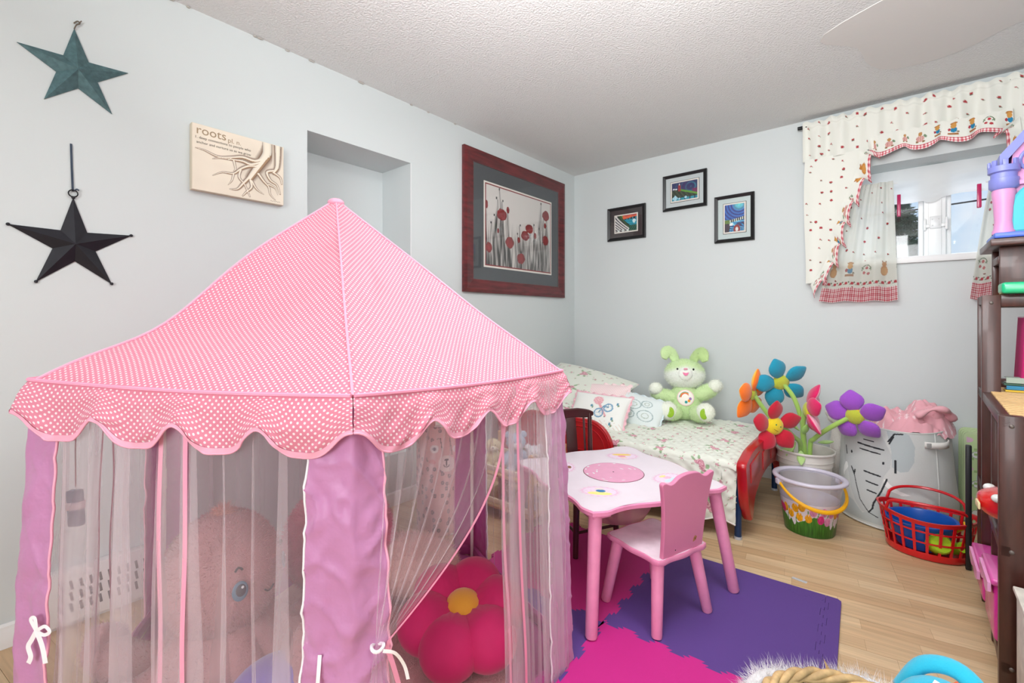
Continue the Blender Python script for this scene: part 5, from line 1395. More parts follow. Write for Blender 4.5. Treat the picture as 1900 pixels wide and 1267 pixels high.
md = bk.modifiers.new('bevel', 'BEVEL'); md.width = .003; md.segments = 2; md.limit_method = 'ANGLE'
mb = MB(); mb.prism([(-.066, .300), (-.050, .296), (-.052, .310), (-.060, .318), (-.070, .312)], -.0090, -.0082, M=BM); mb.build('worn_chip', mat('bare_wood', '#a8744a', rough=.8), bk)
for p_ in ((-.060, .307), (.045, .290)):
    mb = MB(); mb.ell((p_[0], p_[1], -.009), (.0025, .0025, .001), n=8, m=6, M=BM); mb.build('screw_hole', M_black, bk)
for sx_, sy_ in ((-1, -1), (1, -1), (1, 1), (-1, 1)):
    a = CM @ Vector((sx_*.095, sy_*.098, .253)); b = CM @ Vector((sx_*.125, sy_*.138, .0125))
    mb = MB(); mb.tube([a, a.lerp(b, .5), a.lerp(b, .98), b], [.0225, .0205, .0185, .0165], 18); mb.build('leg', M_pinkp, ch)

# dark child chair
M_mah = mat('dark_mahogany', '#3d1417', rough=.3, var=.25, vscale=10, coat=.3)
DA, DB, DC_, DD = Vector((1.16, 1.78, 0)), Vector((.949, 1.91, 0)), Vector((1.264, 1.986, 0)), Vector((1.05, 2.12, 0))
dk = thing('child_chair', 'dark mahogany child chair with a slatted back behind the pink table', 'chair', (DA+DB+DC_+DD)/4)
up = Vector((0, 0, 1)); fdir = (DA-DB).normalized(); sdir = (DD-DB).normalized()
cen = (DA+DB+DC_+DD)/4; dm = Matrix.Translation(cen) @ rotm(0, 0, math.atan2(fdir.y, fdir.x))
for p in (DA, DC_):
    mb = MB(); q = p.lerp(cen, .12); mb.tube([p+up*.0125, q+up*.27], [.0125, .0155], 4 and 12); mb.build('leg', M_mah, dk)
for p in (DB, DD):
    q = p.lerp(cen, .08); r = p-fdir*.035
    mb = MB(); mb.tube([p+up*.0125-fdir*.01, q+up*.27, q+up*.42-fdir*.02, r+up*.60], [.0125, .0145, .0125, .0105], 12); mb.build('leg', M_mah, dk)
mb = MB(); mb.rbox((0, 0, .278), (.27, .27, .018), .008, M=dm, seg=3); mb.build('seat', M_mah, dk)
mb = MB()
q1, q2 = DB-fdir*.035, DD-fdir*.035; w1 = sdir*.022
P = [q1-w1+up*.60, q1.lerp(q2, .3)+up*.612-fdir*.012, q1.lerp(q2, .7)+up*.612-fdir*.012, q2+w1+up*.60]
def rail(u, v):
    a = u*3; i = min(int(a), 2); return P[i].lerp(P[i+1], a-i)
for off, nm, z0, z1 in ((0, 'top_rail', -.030, .018),):
    mb = MB(); S_ = [rail(k/12, 0) for k in range(13)]; vs = []
    for k, p in enumerate(S_):
        e = 1-.6*abs(k/6-1)**6
        for dx, dz in ((-.011, z0*e), (.011, z0*e), (.011, z1*e), (-.011, z1*e)): vs.append(p+fdir*dx+up*dz)
    fs = [(4*k+j, 4*k+(j+1) % 4, 4*k+4+(j+1) % 4, 4*k+4+j) for k in range(12) for j in range(4)]+[(3, 2, 1, 0), (48, 49, 50, 51)]
    mb.add(vs, fs); o = mb.build(nm, M_mah, dk, ang=50); md = o.modifiers.new('bevel', 'BEVEL'); md.width = .006; md.segments = 2
for f_, wd in ((.36, .058),):
    a = q1.lerp(q2, .5)+up*.585-fdir*.008; b = DB.lerp(DD, .5).lerp(cen, .1)+up*.285
    mb = MB(); d = (a-b); mb.rbox((0, 0, 0), (.010, .058, d.length), .003, M=Matrix.Translation((a+b)/2) @ rotm(0, 0, math.atan2(fdir.y, fdir.x)) @ rotm(0, -math.asin(min(1, .05/d.length)), 0)); mb.build('back_slat', M_mah, dk)
for f_ in (.12, .85):
    a = q1.lerp(q2, f_)+up*.585-fdir*.006; b = DB.lerp(DD, f_).lerp(cen, .1)+up*.285
    mb = MB(); mb.tube([a, b], .006, 8); mb.build('back_spindle', M_mah, dk)
for (a, b) in ((DA, DC_), (DA, DB), (DC_, DD)):
    mb = MB(); mb.tube([a.lerp(cen, .07)+up*.12, b.lerp(cen, .07)+up*.12], .007, 8); mb.build('stretcher', M_mah, dk)
# ================================================================ floor things on the right
RR, UU, TT_ = Vector((.7615, .648, 0)), Vector((0, 0, 1)), Vector((.648, -.7615, 0))
# ---- white bucket with plush flowers
wb = thing('white_bucket', 'plain white bucket holding the plush flowers, behind the tulip bucket', 'bucket', (1.865, 3.14, 0))
wc = Matrix.Translation((1.865, 3.14, 0))
M_wpl = mat('ivory_plastic', '#dcd9d2', rough=.4)
mb = MB(); mb.lathe([(0, .003), (.108, .003), (.112, .008), (.128, .20), (.132, .27), (.136, .272), (.136, .290), (.139, .292), (.141, .335), (.149, .338), (.152, .346), (.149, .352), (.142, .350), (.138, .335), (.125, .20), (.109, .012), (0, .012)], 48, M=wc); mb.build('bucket_body', M_wpl, wb, ang=50)
for z, r in ((.268, .1335), (.300, .1405)):
    mb = MB(); mb.tube([wc @ Vector((r*math.cos(a*PI/24), r*math.sin(a*PI/24), z)) for a in range(48)], .0022, 5, closed=True); mb.build('moulded_band', M_wpl, wb)
def petal_mb(col1, col2, L_, W_, th_, M):
    """a stuffed petal pointing along +X, face side up (+Z); two colours"""
    mb = MB(); n, m = 22, 16
    def f(p):
        x = (p.x+1)/2; w_ = math.sin(x*PI); return Vector((p.x, p.y*(.70+.35*w_)*(1-.25*max(0, x-.7)/.3), p.z*(.75+.35*w_)+.22*(x-.35)**2*1.2))
    def col(q):
        l = M.inverted() @ Vector(q); return srgb(col1) if l.z > .18*th_+.0*l.x else srgb(col2)
    mb.ell((L_/2, 0, 0), (L_/2, W_/2, th_), M=M, n=n, m=m, fn=f, col=col); return mb
def flower(name, label, c, nrm, upv, cols, centre, L_=.12, W_=.085, phase=0, n=5, cone=.25, stem=None, face=False, cr=.045, back='#b9c23c'):
    c = Vector(c); t = thing(name, label, 'plush flower', c, 'plush flowers in the white bucket'); z = Vector(nrm).normalized(); x = Vector(upv); x = (x-z*x.dot(z)).normalized(); y = z.cross(x)
    B = Matrix(((x.x, y.x, z.x, c.x), (x.y, y.y, z.y, c.y), (x.z, y.z, z.z, c.z), (0, 0, 0, 1)))
    for k in range(n):
        a = phase+k*2*PI/n; M = B @ rotm(0, 0, a) @ Matrix.Translation((cr*.62, 0, 0)) @ rotm(.25, -cone, 0)
        petal_mb(cols[0], cols[1], L_*1.08, W_*1.12, .020, M).build('petal', M_plush, t, ang=180)
    mb = MB(); mb.ell((0, 0, .004), (cr, cr, cr*.62), M=B, n=24, m=16, col=lambda q: srgb(centre) if (B.inverted() @ Vector(q)).z > -.004 else srgb(back)); mb.build('flower_centre', M_plush, t, ang=180)
    if face:
        for q in (-1, 1):
            mb = MB(); mb.ell((.008, q*.014, cr*.62+.002), (.0045, .004, .002), M=B, n=10, m=6); mb.build('eye', mat('green_thread', '#1f7a52', rough=.7), t)
        mb = MB(); mb.tube([B @ Vector((-.010-.010*math.cos(a), .026*math.sin(a), cr*.62*math.cos(min(1, abs(a)))*.95+.006)) for a in [(-1.1+.22*k) for k in range(11)]], .0012, 5); mb.build('mouth', mat('brown_thread', '#8a4b1d', rough=.8), t)
    if stem:
        P = spline([c-z*.012]+[Vector(s) for s in stem], 8); mb = MB(); mb.tube(P, .0125, 12, col=cj_('#a5cf63', .08)); mb.build('stem', M_plush, t, ang=180)
        return t, P
    return t, None
bot = Vector((1.865, 3.14, .03))
flower('plush_flower', 'orange plush flower, leftmost in the white bucket', (1.624, 2.985, .655), -.55*RR+.25*UU-.75*TT_, -.9*RR+.35*UU, ('#f5c03a', '#ff7a12'), '#c8b92e', .130, .095, 0.0, stem=[(1.66, 3.01, .60), (1.74, 3.07, .46), (1.80, 3.11, .33), (1.83, 3.13, .06)], cr=.036, cone=.05)
flower('plush_flower', 'teal blue plush flower, highest in the white bucket', (1.762, 3.03, .735), .10*RR+.30*UU-.95*TT_, -.55*RR+.8*UU, ('#18a0bd', '#1390ae'), '#c3c832', .120, .088, .25, stem=[(1.785, 3.03, .715), (1.83, 3.04, .64), (1.86, 3.08, .50), (1.865, 3.12, .33), (1.86, 3.14, .06)], cr=.046, cone=.0)
flower('plush_flower', 'crimson plush flower with a smiling yellow face, hanging over the red bed end', (1.757, 2.86, .515), .10*RR-.02*UU+1*TT_, .45*RR+.9*UU, ('#c01030', '#a80d24'), '#e8cf1f', .110, .085, .5, stem=[(1.79, 2.92, .50), (1.83, 3.0, .44), (1.85, 3.06, .40), (1.85, 3.10, .33), (1.85, 3.14, .06)], face=True, cr=.050, cone=.25)
flower('plush_flower', 'hot pink plush flower in side view with a yellow face', (1.895, 3.0, .60), .80*RR+.0*UU+.50*TT_, .55*RR+.8*UU+.1*TT_, ('#f3a9bd', '#d4145e'), '#ddd02a', .120, .085, .2, stem=[(1.875, 3.02, .55), (1.865, 3.06, .45), (1.87, 3.10, .33), (1.87, 3.14, .06)], face=True, cr=.044, cone=.45)
flower('plush_flower', 'violet plush flower leaning out over the elephant hamper', (2.105, 3.005, .590), .75*RR+.25*UU-.55*TT_, -.6*RR+.75*UU, ('#b28ad6', '#9a4fc4'), '#e4bd1e', .108, .092, .3, stem=[(2.075, 3.01, .575), (1.99, 3.03, .505), (1.92, 3.07, .43), (1.895, 3.10, .37), (1.89, 3.13, .06)], cr=.044, cone=.15)
# leaves of the plush flowers
lf = thing('plush_leaves', 'bunch of pale green plush leaves on the flower stems above the bucket', 'plush leaves', (1.86, 3.10, .34))
for p, d, L_ in (((1.83, 3.06, .40), (-.3, -.3, -.6), .10), ((1.855, 3.03, .47), (-.5, -.1, .5), .08), ((1.86, 3.03, .36), (.1, -.6, -.7), .09), ((1.87, 3.05, .45), (.2, -.2, .6), .07), ((1.93, 3.12, .40), (.7, .3, .1), .08), ((1.82, 3.05, .36), (-.7, -.2, -.2), .07)):
    M = Matrix.Translation(p) @ Vector(d).to_track_quat('X', 'Z').to_matrix().to_4x4(); petal_mb('#b5d98a', '#9cc96c', L_, .04, .009, M).build('leaf', M_plush, lf, ang=180)

# ---- tulip bucket
tb = thing('tulip_bucket', 'clear plastic bucket printed with tulips and grass, with a yellow handle', 'bucket', (1.925, 2.84, 0))
bc = Vector((1.925, 2.84, 0))
def tulip(u, v):
    s = u*.82; z = v*.255; c = h('#d9cfe0'); al = 0
    gh = .085+.03*nz(s*60, 1, 2)+.025*math.sin(s*31)
    for i in range(-1, 40):
        for layer in (0, 1):
            fx = (i+.5*layer+.4*cell_noise(i, layer, 3))*.046; fz = .118+.035*cell_noise(i, layer, 5)-.03*layer
            if abs(s-fx) < .02 and abs(z-fz) < .03:
                x, y = (s-fx)/.0165, (z-fz)/.023
                if x*x+y*y < 1 and not (y > .55 and abs(math.sin(x*4.5)) < .25):
                    k = cell_noise(i, layer, 9); cc = '#df2f86' if k < .35 else ('#e392c4' if k < .65 else '#f0aa12')
                    return tuple(h(cc)*(.85+.3*nz(s*120, z*60, 3)+.15*y))
    if z < gh:
        g = .5+.5*nz(s*170, z*18, 1)
        return tuple(lerp(h('#143a12'), h('#4f9a2c'), g)*(.55+.45*z/.09))
    for i in range(-1, 26):
        if abs(s-(i+.5)*.046-.006*math.sin(z*60)) < .0022 and z < .14: return tuple(h('#4f8a3a'))
    return tuple(h('#d6d0de'))
M_clr = mat('frosted_plastic', '#dedde6', rough=.25, alpha=.22, spec=.6)
M_tul = mat('tulip_print', attr=True, rough=.3)
def tbf(r0_, r1_, z0, z1):
    def f(u, v): a = u*2*PI; r = lerp(r0_, r1_, v); return (bc.x+r*math.cos(a), bc.y+r*math.sin(a), lerp(z0, z1, v))
    return f
zr = .165
mb = MB(); mb.grid(tbf(.112, .134, .003, .172), 300, 110, col=lambda u, v: tulip(u, v*.172/.255)); mb.build('printed_wall', M_tul, tb, ang=180)
mb = MB(); mb.grid(tbf(.134, .148, .172, .272), 64, 12); mb.grid(tbf(.130, .144, .172, .272), 64, 12, flip=True); mb.build('clear_wall', M_clr, tb, ang=180)
mb = MB(); mb.grid(tbf(.108, .130, .006, .172), 64, 12, flip=True); mb.add([(bc.x+.111*math.cos(a*PI/16), bc.y+.111*math.sin(a*PI/16), .005) for a in range(32)], [tuple(range(32))]); mb.build('inner_wall', mat('milky_plastic', '#c9c6d2', rough=.3, alpha=.7), tb, ang=40)
mb = MB(); mb.lathe([(.146, .262), (.158, .264), (.168, .270), (.170, .277), (.166, .283), (.152, .285), (.144, .282), (.143, .272)], 56, M=Matrix.Translation(bc)); mb.build('rim', mat('rim_plastic', '#dcd8e8', rough=.22, alpha=.82, spec=.6), tb, ang=180)
for s in (-1, 1):
    p = bc+RR*.158*s; mb = MB(); mb.rbox(p+Vector((0, 0, .255)), (.03, .03, .03), .006, rot=(0, 0, .7)); mb.build('handle_lug', MATS['rim_plastic'], tb)
M_yel = mat('yellow_plastic', '#f2b417', rough=.3, coat=.2)
hp = []
for k in range(31):
    a = PI*k/30; hp.append(bc+RR*(-.160*math.cos(a))+(TT_*.150+UU*-.108)*math.sin(a)**.9*1.0+Vector((0, 0, .258)))
mb = MB(); mb.tube(hp, [.0065+.0045*math.sin(PI*k/30)**2 for k in range(31)], 10, flat=1.0); hd = mb.build('bucket_handle', M_yel, tb)
mb = MB()
for k in range(16): p = hp[13+int(k*.55)]; 
mb = MB()
for k in range(26):
    q = .46+.30*k/25; i = q*30; p = hp[int(i)].lerp(hp[int(i)+1], i-int(i)); mb.ell(p+UU*.0105+TT_*.002, (.0015, .0015, .0022), n=5, m=4)
mb.build('handle_grip', M_yel, hd, kind='stuff')

# ---- elephant hamper
eh = thing('elephant_hamper', 'large soft grey laundry hamper printed with an elephant face', 'hamper', (2.27, 3.29, 0))
ec = Vector((2.262, 3.300, 0)); ed = math.atan2(-3.28, .02)-.52     # faces the room
def hf(rs=1.0):
    def f(u, v):
        a = (u-.5)*2*PI+ed; v2 = v; rx = lerp(.268, .225, v2)*rs; ry = lerp(.250, .205, v2)*rs
        rr = 1+.012*math.sin(a*3+v*5)+.02*nz(math.cos(a)*2, math.sin(a)*2, v*3)+.02*(v*(1-v))
        z = .006+v*.535+.012*math.sin(a*2+1)*v-(.010 if v > .98 else 0)
        b = (1-(1-v)**8); return (ec.x+rx*rr*math.cos(a)*(.92+.08*b), ec.y+ry*rr*math.sin(a)*(.92+.08*b), z)
    return f
F_ = hf()
def lin(x, z, P, w_): return any(seg_d(x, z, *P[i], *P[i+1])[0] < w_ for i in range(len(P)-1))
EL = dict(
 face=[(-.10, .52), (.055, .52), (.085, .46), (.112, .40), (.108, .33), (.085, .28), (.07, .20), (.045, .12), (.02, .07), (-.005, .07), (-.035, .11), (-.065, .17), (-.085, .25), (-.125, .31), (-.15, .40), (-.14, .47)],
 ear=[(.085, .535), (.13, .54), (.175, .52), (.20, .46), (.20, .38), (.18, .33), (.15, .32), (.115, .34), (.11, .42)],
 tusk=[(.088, .272), (.115, .245), (.15, .222), (.195, .207), (.16, .200), (.115, .215), (.088, .24)],
 tusk2=[(-.090, .275), (-.115, .24), (-.12, .215), (-.128, .235), (-.125, .27), (-.11, .30), (-.098, .298)],
 shade=[(-.05, .11), (-.16, .14), (-.15, .02), (.20, .02), (.17, .17), (.07, .20), (.035, .09), (.0, .06)])
def elecol(u, v):
    x = (u-.5)*2*PI*lerp(.262, .222, v); x = -x*-1; z = v*.54
    k = h('#23262b')
    if z > .515 and not (-.12 < x < .22): return tuple(h('#c9cdcb'))
    for P, w_ in (([(-.038, .425), (.078, .420)], .0042), ([(-.025, .398), (.065, .394)], .0034), ([(.035, .452), (-.01, .452)], .003), ([(.0, .285), (.070, .278)], .0040), ([(.012, .235), (.062, .229)], .0036), ([(.020, .190), (.058, .185)], .0036),
                  ([(-.118, .385), (-.105, .345)], .0038), ([(.128, .375), (.130, .315)], .0052), ([(.115, .500), (.10, .460)], .0036), ([(.095, .470), (.118, .515), (.150, .520)], .0036),
                  ([(.098, .270), (.078, .20), (.050, .130), (.046, .10)], .0040), ([(-.055, .268), (-.035, .20), (-.012, .13), (.03, .075), (.07, .06)], .0022), ([(-.068, .285), (-.050, .25), (-.047, .275)], .0034), ([(.046, .10), (.03, .075)], .0035)):
        if lin(x, z, P, w_): return tuple(k)
    for a, b in ((-.072, .365), (.080, .350)):
        if ell_in(x, z, a, b, .0055, .0080): return tuple(k)
    c = h('#ccd0ce')
    if poly_in(x, z, EL['shade']): c = h('#b7c0c1')
    if poly_in(x, z, EL['ear']): c = h('#b5bfc1')
    if poly_in(x, z, EL['face']): c = h('#bfc4c4')
    if poly_in(x, z, EL['tusk']) or poly_in(x, z, EL['tusk2']): c = h('#eceeec')
    return tuple(c*(1+.03*nz(x*300, z*300, 1)))
mb = MB(); mb.grid(F_, 640, 300, col=elecol); mb.build('hamper_wall', M_fabp, eh, ang=180)
mb = MB(); mb.grid(hf(.975), 60, 20, flip=True); mb.add([(ec.x+.24*math.cos(a*PI/20), ec.y+.22*math.sin(a*PI/20), .006) for a in range(40)], [tuple(range(40))]); mb.build('hamper_lining', mat('hamper_lining', '#d5d6d2', rough=.9), eh, ang=60)
mb = MB(); mb.tube([Vector(F_(k/60, 1))+Vector((0, 0, 0)) for k in range(60)], .004, 6, closed=True); mb.build('hem_piping', mat('hem_piping', '#cfd2cf', rough=.9), eh); mb = MB(); mb.tube([Vector(F_(k/60, .008)) for k in range(60)], .005, 6, closed=True); mb.build('hem_piping', mat('hem_piping', '#cfd2cf', rough=.9), eh)
mb = MB(); mb.tube([Vector(F_(.5+.205, v/20))*1 for v in range(21)], .0035, 6); mb.build('side_seam', MATS['hem_piping'], eh)
for s in (1, -1):
    a0 = .5+s*.165; b0 = .5+s*.26; P = [Vector(F_(lerp(a0, b0, k/12), .88 if s > 0 else .9))+(Vector(F_(lerp(a0, b0, k/12), .9))-Vector((ec.x, ec.y, .48))).normalized()*(.006+.030*math.sin(PI*k/12)) for k in range(13)]
    mb = MB(); vs = []
    for p in P: vs += [p-UU*.016, p+UU*.016]
    mb.add(vs, [(2*i, 2*i+2, 2*i+3, 2*i+1) for i in range(12)]); o = mb.build('side_handle', mat('strap_canvas', '#e2e1dc', rough=.9, bump=.3, bscale=500), eh, ang=180); md = o.modifiers.new('t', 'SOLIDIFY'); md.thickness = .005
    p = P[1]; mb = MB(); mb.rbox(p+Vector((0, 0, 0))+(p-Vector((ec.x, ec.y, p.z))).normalized()*.004, (.024, .004, .024), .002, rot=(0, 0, math.atan2(p.y-ec.y, p.x-ec.x)+PI/2)); mb.build('stitched_tab', mat('stitch_grey', '#a9aaa8', rough=.9), eh)
# pink blanket in the hamper
bl = thing('pink_blanket', 'crumpled pink blanket with pale stars on top of the elephant hamper', 'blanket', (2.32, 3.32, .50))
def blf(u, v):
    x, y = (u-.5)*2, (v-.5)*2; r = max(abs(x), abs(y)); l = math.hypot(x, y); s = r/l if l > 1e-6 else 0; x, y = x*s, y*s
    rr = math.hypot(x, y); zz = .535+.060*(1-rr**4)+.055*max(0, 1-((x-.45)**2+(y)**2)/.35)-.02*max(0, -x)
    f_ = .018*math.sin(x*6+3*nz(x*2, y*2, 3))*(1-rr*.4)+.022*abs(nz(x*3.1, y*3.1, 5))*2+.010*nz(x*8, y*8, 2)
    return (2.325+x*.185, 3.295+y*.165, zz+f_-.06*max(0, rr-.85)/.15*.5)
def blc(u, v):
    cs = .085; i, j = math.floor(u/cs), math.floor(v/cs); x, y = u/cs-i-.5, v/cs-j-.5
    if cell_noise(i, j, 4) < .45 and math.hypot(x, y) < .20+.14*math.cos(5*math.atan2(y, x)): return tuple(h('#f3dfe2'))
    return tuple(h('#e3a6b0'))
mb = MB(); mb.grid(blf, 110, 110, col=blc); mb.build('blanket_cloth', M_fabp, bl, ang=180)
mb = MB(); P = spline([(2.35, 3.16, .60), (2.42, 3.17, .645), (2.48, 3.22, .625), (2.47, 3.27, .58), (2.42, 3.21, .60)], 8); mb.tube(P, [.022+.010*math.sin(k*.7) for k in range(len(P))], 12, flat=.6, col='#e6abb4'); mb.build('blanket_fold', M_fabp, bl, ang=180)
wp = thing('white_plush', 'small white fluffy soft toy between the white bucket and the hamper', 'plush toy', (2.02, 3.36, .25))
mb = MB(); mb.ell((2.01, 3.44, .30), (.055, .06, .20), n=22, m=16, col=cj_('#e6e3dc', .05)); mb.ell((2.00, 3.41, .505), (.055, .05, .045), n=22, m=16, col=cj_('#e6e3dc', .05)); fuzzy('plush_body', mb, wp, 3000, .012)
for q in (-1, 1):
    mb = MB(); mb.ell((2.0+q*.045, 3.40, .53), (.02, .015, .025), n=14, m=10, col='#e6e3dc'); mb.build('ear', M_plush, wp, ang=180)

M_bred = mat('bright_red_plastic', '#cf141d', rough=.3, coat=.3)
# ---- red basket with sand toys
kb = thing('red_basket', 'red plastic lattice basket with two handles full of sand toys', 'basket', (2.385, 2.93, 0))
kc = Vector((2.382, 2.925, 0)); KA, KB = .178, .138
def kp(a, z, o=0):
    k = lerp(.80, 1.0, z/.20); rz = z+0*(math.cos(a)**2)
    return Vector((kc.x+(KA*k+o)*math.cos(a), kc.y+(KB*k+o)*math.sin(a), rz))
def rimz(a): return .185+.022*math.cos(a)**2*1.0
def strip(f0, f1, n, thick=.004, name='rim', closed=True, wid=.012):
    pass
mb = MB()
ring = [kp(a*PI/36, rimz(a*PI/36)) for a in range(72)]
vs = []
for a in range(72):
    t = a*PI/36; z = rimz(t); o1 = kp(t, z, .006); i1 = kp(t, z, -.003); lo = kp(t, z-.020, .002); lo2 = kp(t, z-.020, -.004); vs += [o1, i1, lo2, lo]
fs = [(4*k+j, 4*((k+1) % 72)+j, 4*((k+1) % 72)+(j+1) % 4, 4*k+(j+1) % 4) for k in range(72) for j in range(4)]
mb.add(vs, fs); mb.build('rim', M_bred, kb, ang=50)
mb = MB(); mb.lathe([(0, .004), (.80, .004), (.84, .014), (.845, .036), (.82, .036), (.80, .012), (0, .010)], 56, M=Matrix.Translation(kc) @ Matrix.Diagonal((KA, KB, 1, 1))); mb.build('basket_base', M_bred, kb, ang=40)
for k in range(22):
    a = (k+.5)*2*PI/22; mb = MB(); wd = .011
    vs = []
    for j in range(8):
        z = lerp(.030, rimz(a)-.012, j/7); 
        for da in (-wd/2/.16, wd/2/.16):
            vs += [kp(a+da, z, 0), kp(a+da, z, -.004)]
    fs = []
    for j in range(7): b = 4*j; fs += [(b, b+2, b+6, b+4), (b+1, b+5, b+7, b+3), (b, b+4, b+5, b+1), (b+2, b+3, b+7, b+6)]
    mb.add(vs, fs); mb.build('basket_rib', M_bred, kb, ang=40)
for q in range(2):
    z0 = .083+q*.050; mb = MB(); vs = []
    for a in range(72):
        t = a*PI/36; zz = z0+.4*(rimz(t)-.185); vs += [kp(t, zz+.0035, .001), kp(t, zz+.0035, -.004), kp(t, zz-.0035, -.004), kp(t, zz-.0035, .001)]
    mb.add(vs, fs2 := [(4*k+j, 4*((k+1) % 72)+j, 4*((k+1) % 72)+(j+1) % 4, 4*k+(j+1) % 4) for k in range(72) for j in range(4)]); mb.build('lattice_ring', M_bred, kb, ang=50)
for s in (-1, 1):
    a0 = s*PI/2; P = []
    for k in range(25):
        q = k/24; a = a0+lerp(-.95, .95, q)*(-s); e = math.sin(PI*q)**.42; P.append(kp(a, rimz(a))+Vector((0, s*.004*e, .078*e)))
    mb = MB(); mb.tube(P, .0068, 8, flat=1.0); mb.build('handle', M_bred, kb)
def sandtoy(nm, lab, cat, c): return thing(nm, lab, cat, c, 'sand toys in the red basket')
sp_ = sandtoy('sand_bucket', 'blue plastic sand bucket lying in the red basket', 'bucket', (2.38, 2.93, .03))
mb = MB(); mb.lathe([(0, .02), (.08, .02), (.086, .03), (.108, .138), (.118, .142), (.118, .150), (.108, .150), (.104, .14), (.082, .03), (0, .026)], 40, M=Matrix.Translation((2.37, 2.94, .008)) @ rotm(.10, -.06, 0) @ Matrix.Diagonal((1.16, .92, 1, 1)))
mb.build('bucket_body', mat('royal_blue_plastic', '#1658b4', rough=.3, coat=.2), sp_, ang=50)
gt = sandtoy('sand_mould', 'lime green castle-shaped sand mould leaning in the red basket', 'sand toy', (2.43, 2.85, .06))
mb = MB(); M_ = Matrix.Translation((2.425, 2.845, .082)) @ rotm(1.25, .1, .25)
mb.lathe([(0, -.03), (.048, -.03), (.050, -.022), (.042, .02), (.034, .03), (0, .03)], 28, M=M_)
M_lime = mat('lime_plastic', '#a7cf2c', rough=.3, coat=.2)
mb.build('mould_body', M_lime, gt, ang=40)
for k in range(8):
    a = k*PI/4; mb = MB(); mb.rbox((.044*math.cos(a), .044*math.sin(a), -.036), (.014, .014, .018), .002, rot=(0, 0, a), M=M_); mb.build('merlon', M_lime, gt)
g2 = sandtoy('sand_mould', 'smaller lime green turret mould at the right of the red basket', 'sand toy', (2.49, 2.89, .05))
mb = MB(); M_ = Matrix.Translation((2.492, 2.88, .07)) @ rotm(.9, .6, 0); mb.lathe([(0, -.03), (.025, -.03), (.022, .03), (0, .032)], 20, M=M_)
for k in range(5): a = k*PI/2.5; mb.rbox((.021*math.cos(a), .021*math.sin(a), -.034), (.010, .010, .014), .002, rot=(0, 0, a), M=M_)
mb.build('mould_body', M_lime, g2, ang=40, kind='stuff')
g3 = sandtoy('sand_rake', 'small yellow toy rake end poking from the right of the red basket', 'sand toy', (2.50, 2.95, .13))
mb = MB(); mb.tube(spline([(2.44, 2.97, .07), (2.485, 2.95, .12), (2.515, 2.93, .155)], 5), .009, 10); mb.build('rake_handle', M_yel, g3)
mb = MB(); mb.rbox((2.515, 2.93, .158), (.012, .05, .016), .004, rot=(.3, 0, 0)); mb.build('rake_head', M_yel, g3)

# ---- folded foam mat leaning at the wall, black bar
fm = thing('folded_play_mat', 'folded pastel green printed play mat standing against the back wall', 'play mat', (2.62, 3.50, 0))
def pigs(u, v):
    x, z = u*.22, v*.50; c = h('#c3dba4')
    if abs((x-.055)-.012*math.sin(z*20)) < .006: c = h('#b5d3dc')
    cs = .085
    for i in range(-1, 4):
        for j in range(-1, 8):
            cx = (i+.5+(.5 if j % 2 else 0))*.09; cz = (j+.5)*cs
            if j % 2:
                if ell_in(x, z, cx, cz, .026, .016): c = h('#dcb7cd')
                if ell_in(x, z, cx-.018, cz+.014, .012, .011): c = h('#e0bdd2')
            else:
                if ell_in(x, z, cx, cz, .025, .019): c = h('#e9ebea')
                elif ell_in(x, z, cx, cz, .028, .022): c = h('#8aa08e')
    if cell_noise(math.floor(x/.014), math.floor(z/.014), 3) < .08: c = h('#9dbd7c')
    return tuple(c)
for k in range(4):
    y0 = 3.555-k*.018; mb = MB(); x0, x1 = 2.535+.005*k, 2.80
    P = rrect(x0, x1, .004, .505-.004*k, (.012, .012, .02, .03), 6); lean = .0
    mb.prism(P, -.0075, .0075, M=MY(y0), col='#c9dcae')
    o = mb.build('mat_panel', mat('mat_foam', '#c9dcae', rough=.75), fm, ang=40)
    if k == 3:
        mb = MB(); mb.grid(lambda u, v: (lerp(x0+.012, x1-.012, u), y0-.0082, lerp(.018, .480, v)), 90, 180, col=pigs); mb.build('mat_print', M_attr, o, ang=None)
bbx = MB().rbox((2.518, 2.835, .275), (.020, .020, .548), .004).build('black_bar', mat('black_powdercoat', '#16181c', rough=.4), ang=40); tag(bbx, 'black metal bar standing upright beside the dark wooden shelf', 'bar')
tape = MB().rbox((1.965, 2.26, .0008), (.055, .018, .0012), .0004, rot=(0, 0, -.12)).build('tape_scrap', mat('clear_tape', '#d9dde0', rough=.3, alpha=.6), ang=40); tag(tape, 'scrap of clear tape stuck on the floor beyond the purple tile', 'tape')

# ================================================================ shelf unit at the right
M_wal = mat('walnut_stain', '#43211a', rough=.38, var=.28, vscale=7, stretch=(9, 9, 1.2), coat=.15)
M_wal2 = mat('walnut_stain_flat', '#43211a', rough=.38, var=.28, vscale=7, stretch=(9, 1.2, 9), coat=.15)
M_bam = mat('bamboo_slat', '#dcb57c', rough=.45, var=.12, vscale=12)
su = thing('wooden_shelf_unit', 'dark walnut stepped shelf unit with slatted shelves at the right wall', 'shelf unit', (2.54, 2.78, 0))
X0, X1 = 2.54, 3.16
PW = .052
def post(x, y, z0, z1, nm='post'):
    o = MB().rbox((x, y, (z0+z1)/2), (PW, .032, z1-z0), .003).build(nm, M_wal, su)
    return o
def bolt(par, x, y, z):
    mb = MB(); mb.ell((x, y, z), (.0060, .003, .0060), n=12, m=8); o = mb.build('bolt', mat('dull_bolt', '#6d6560', rough=.45, metal=.5), par)
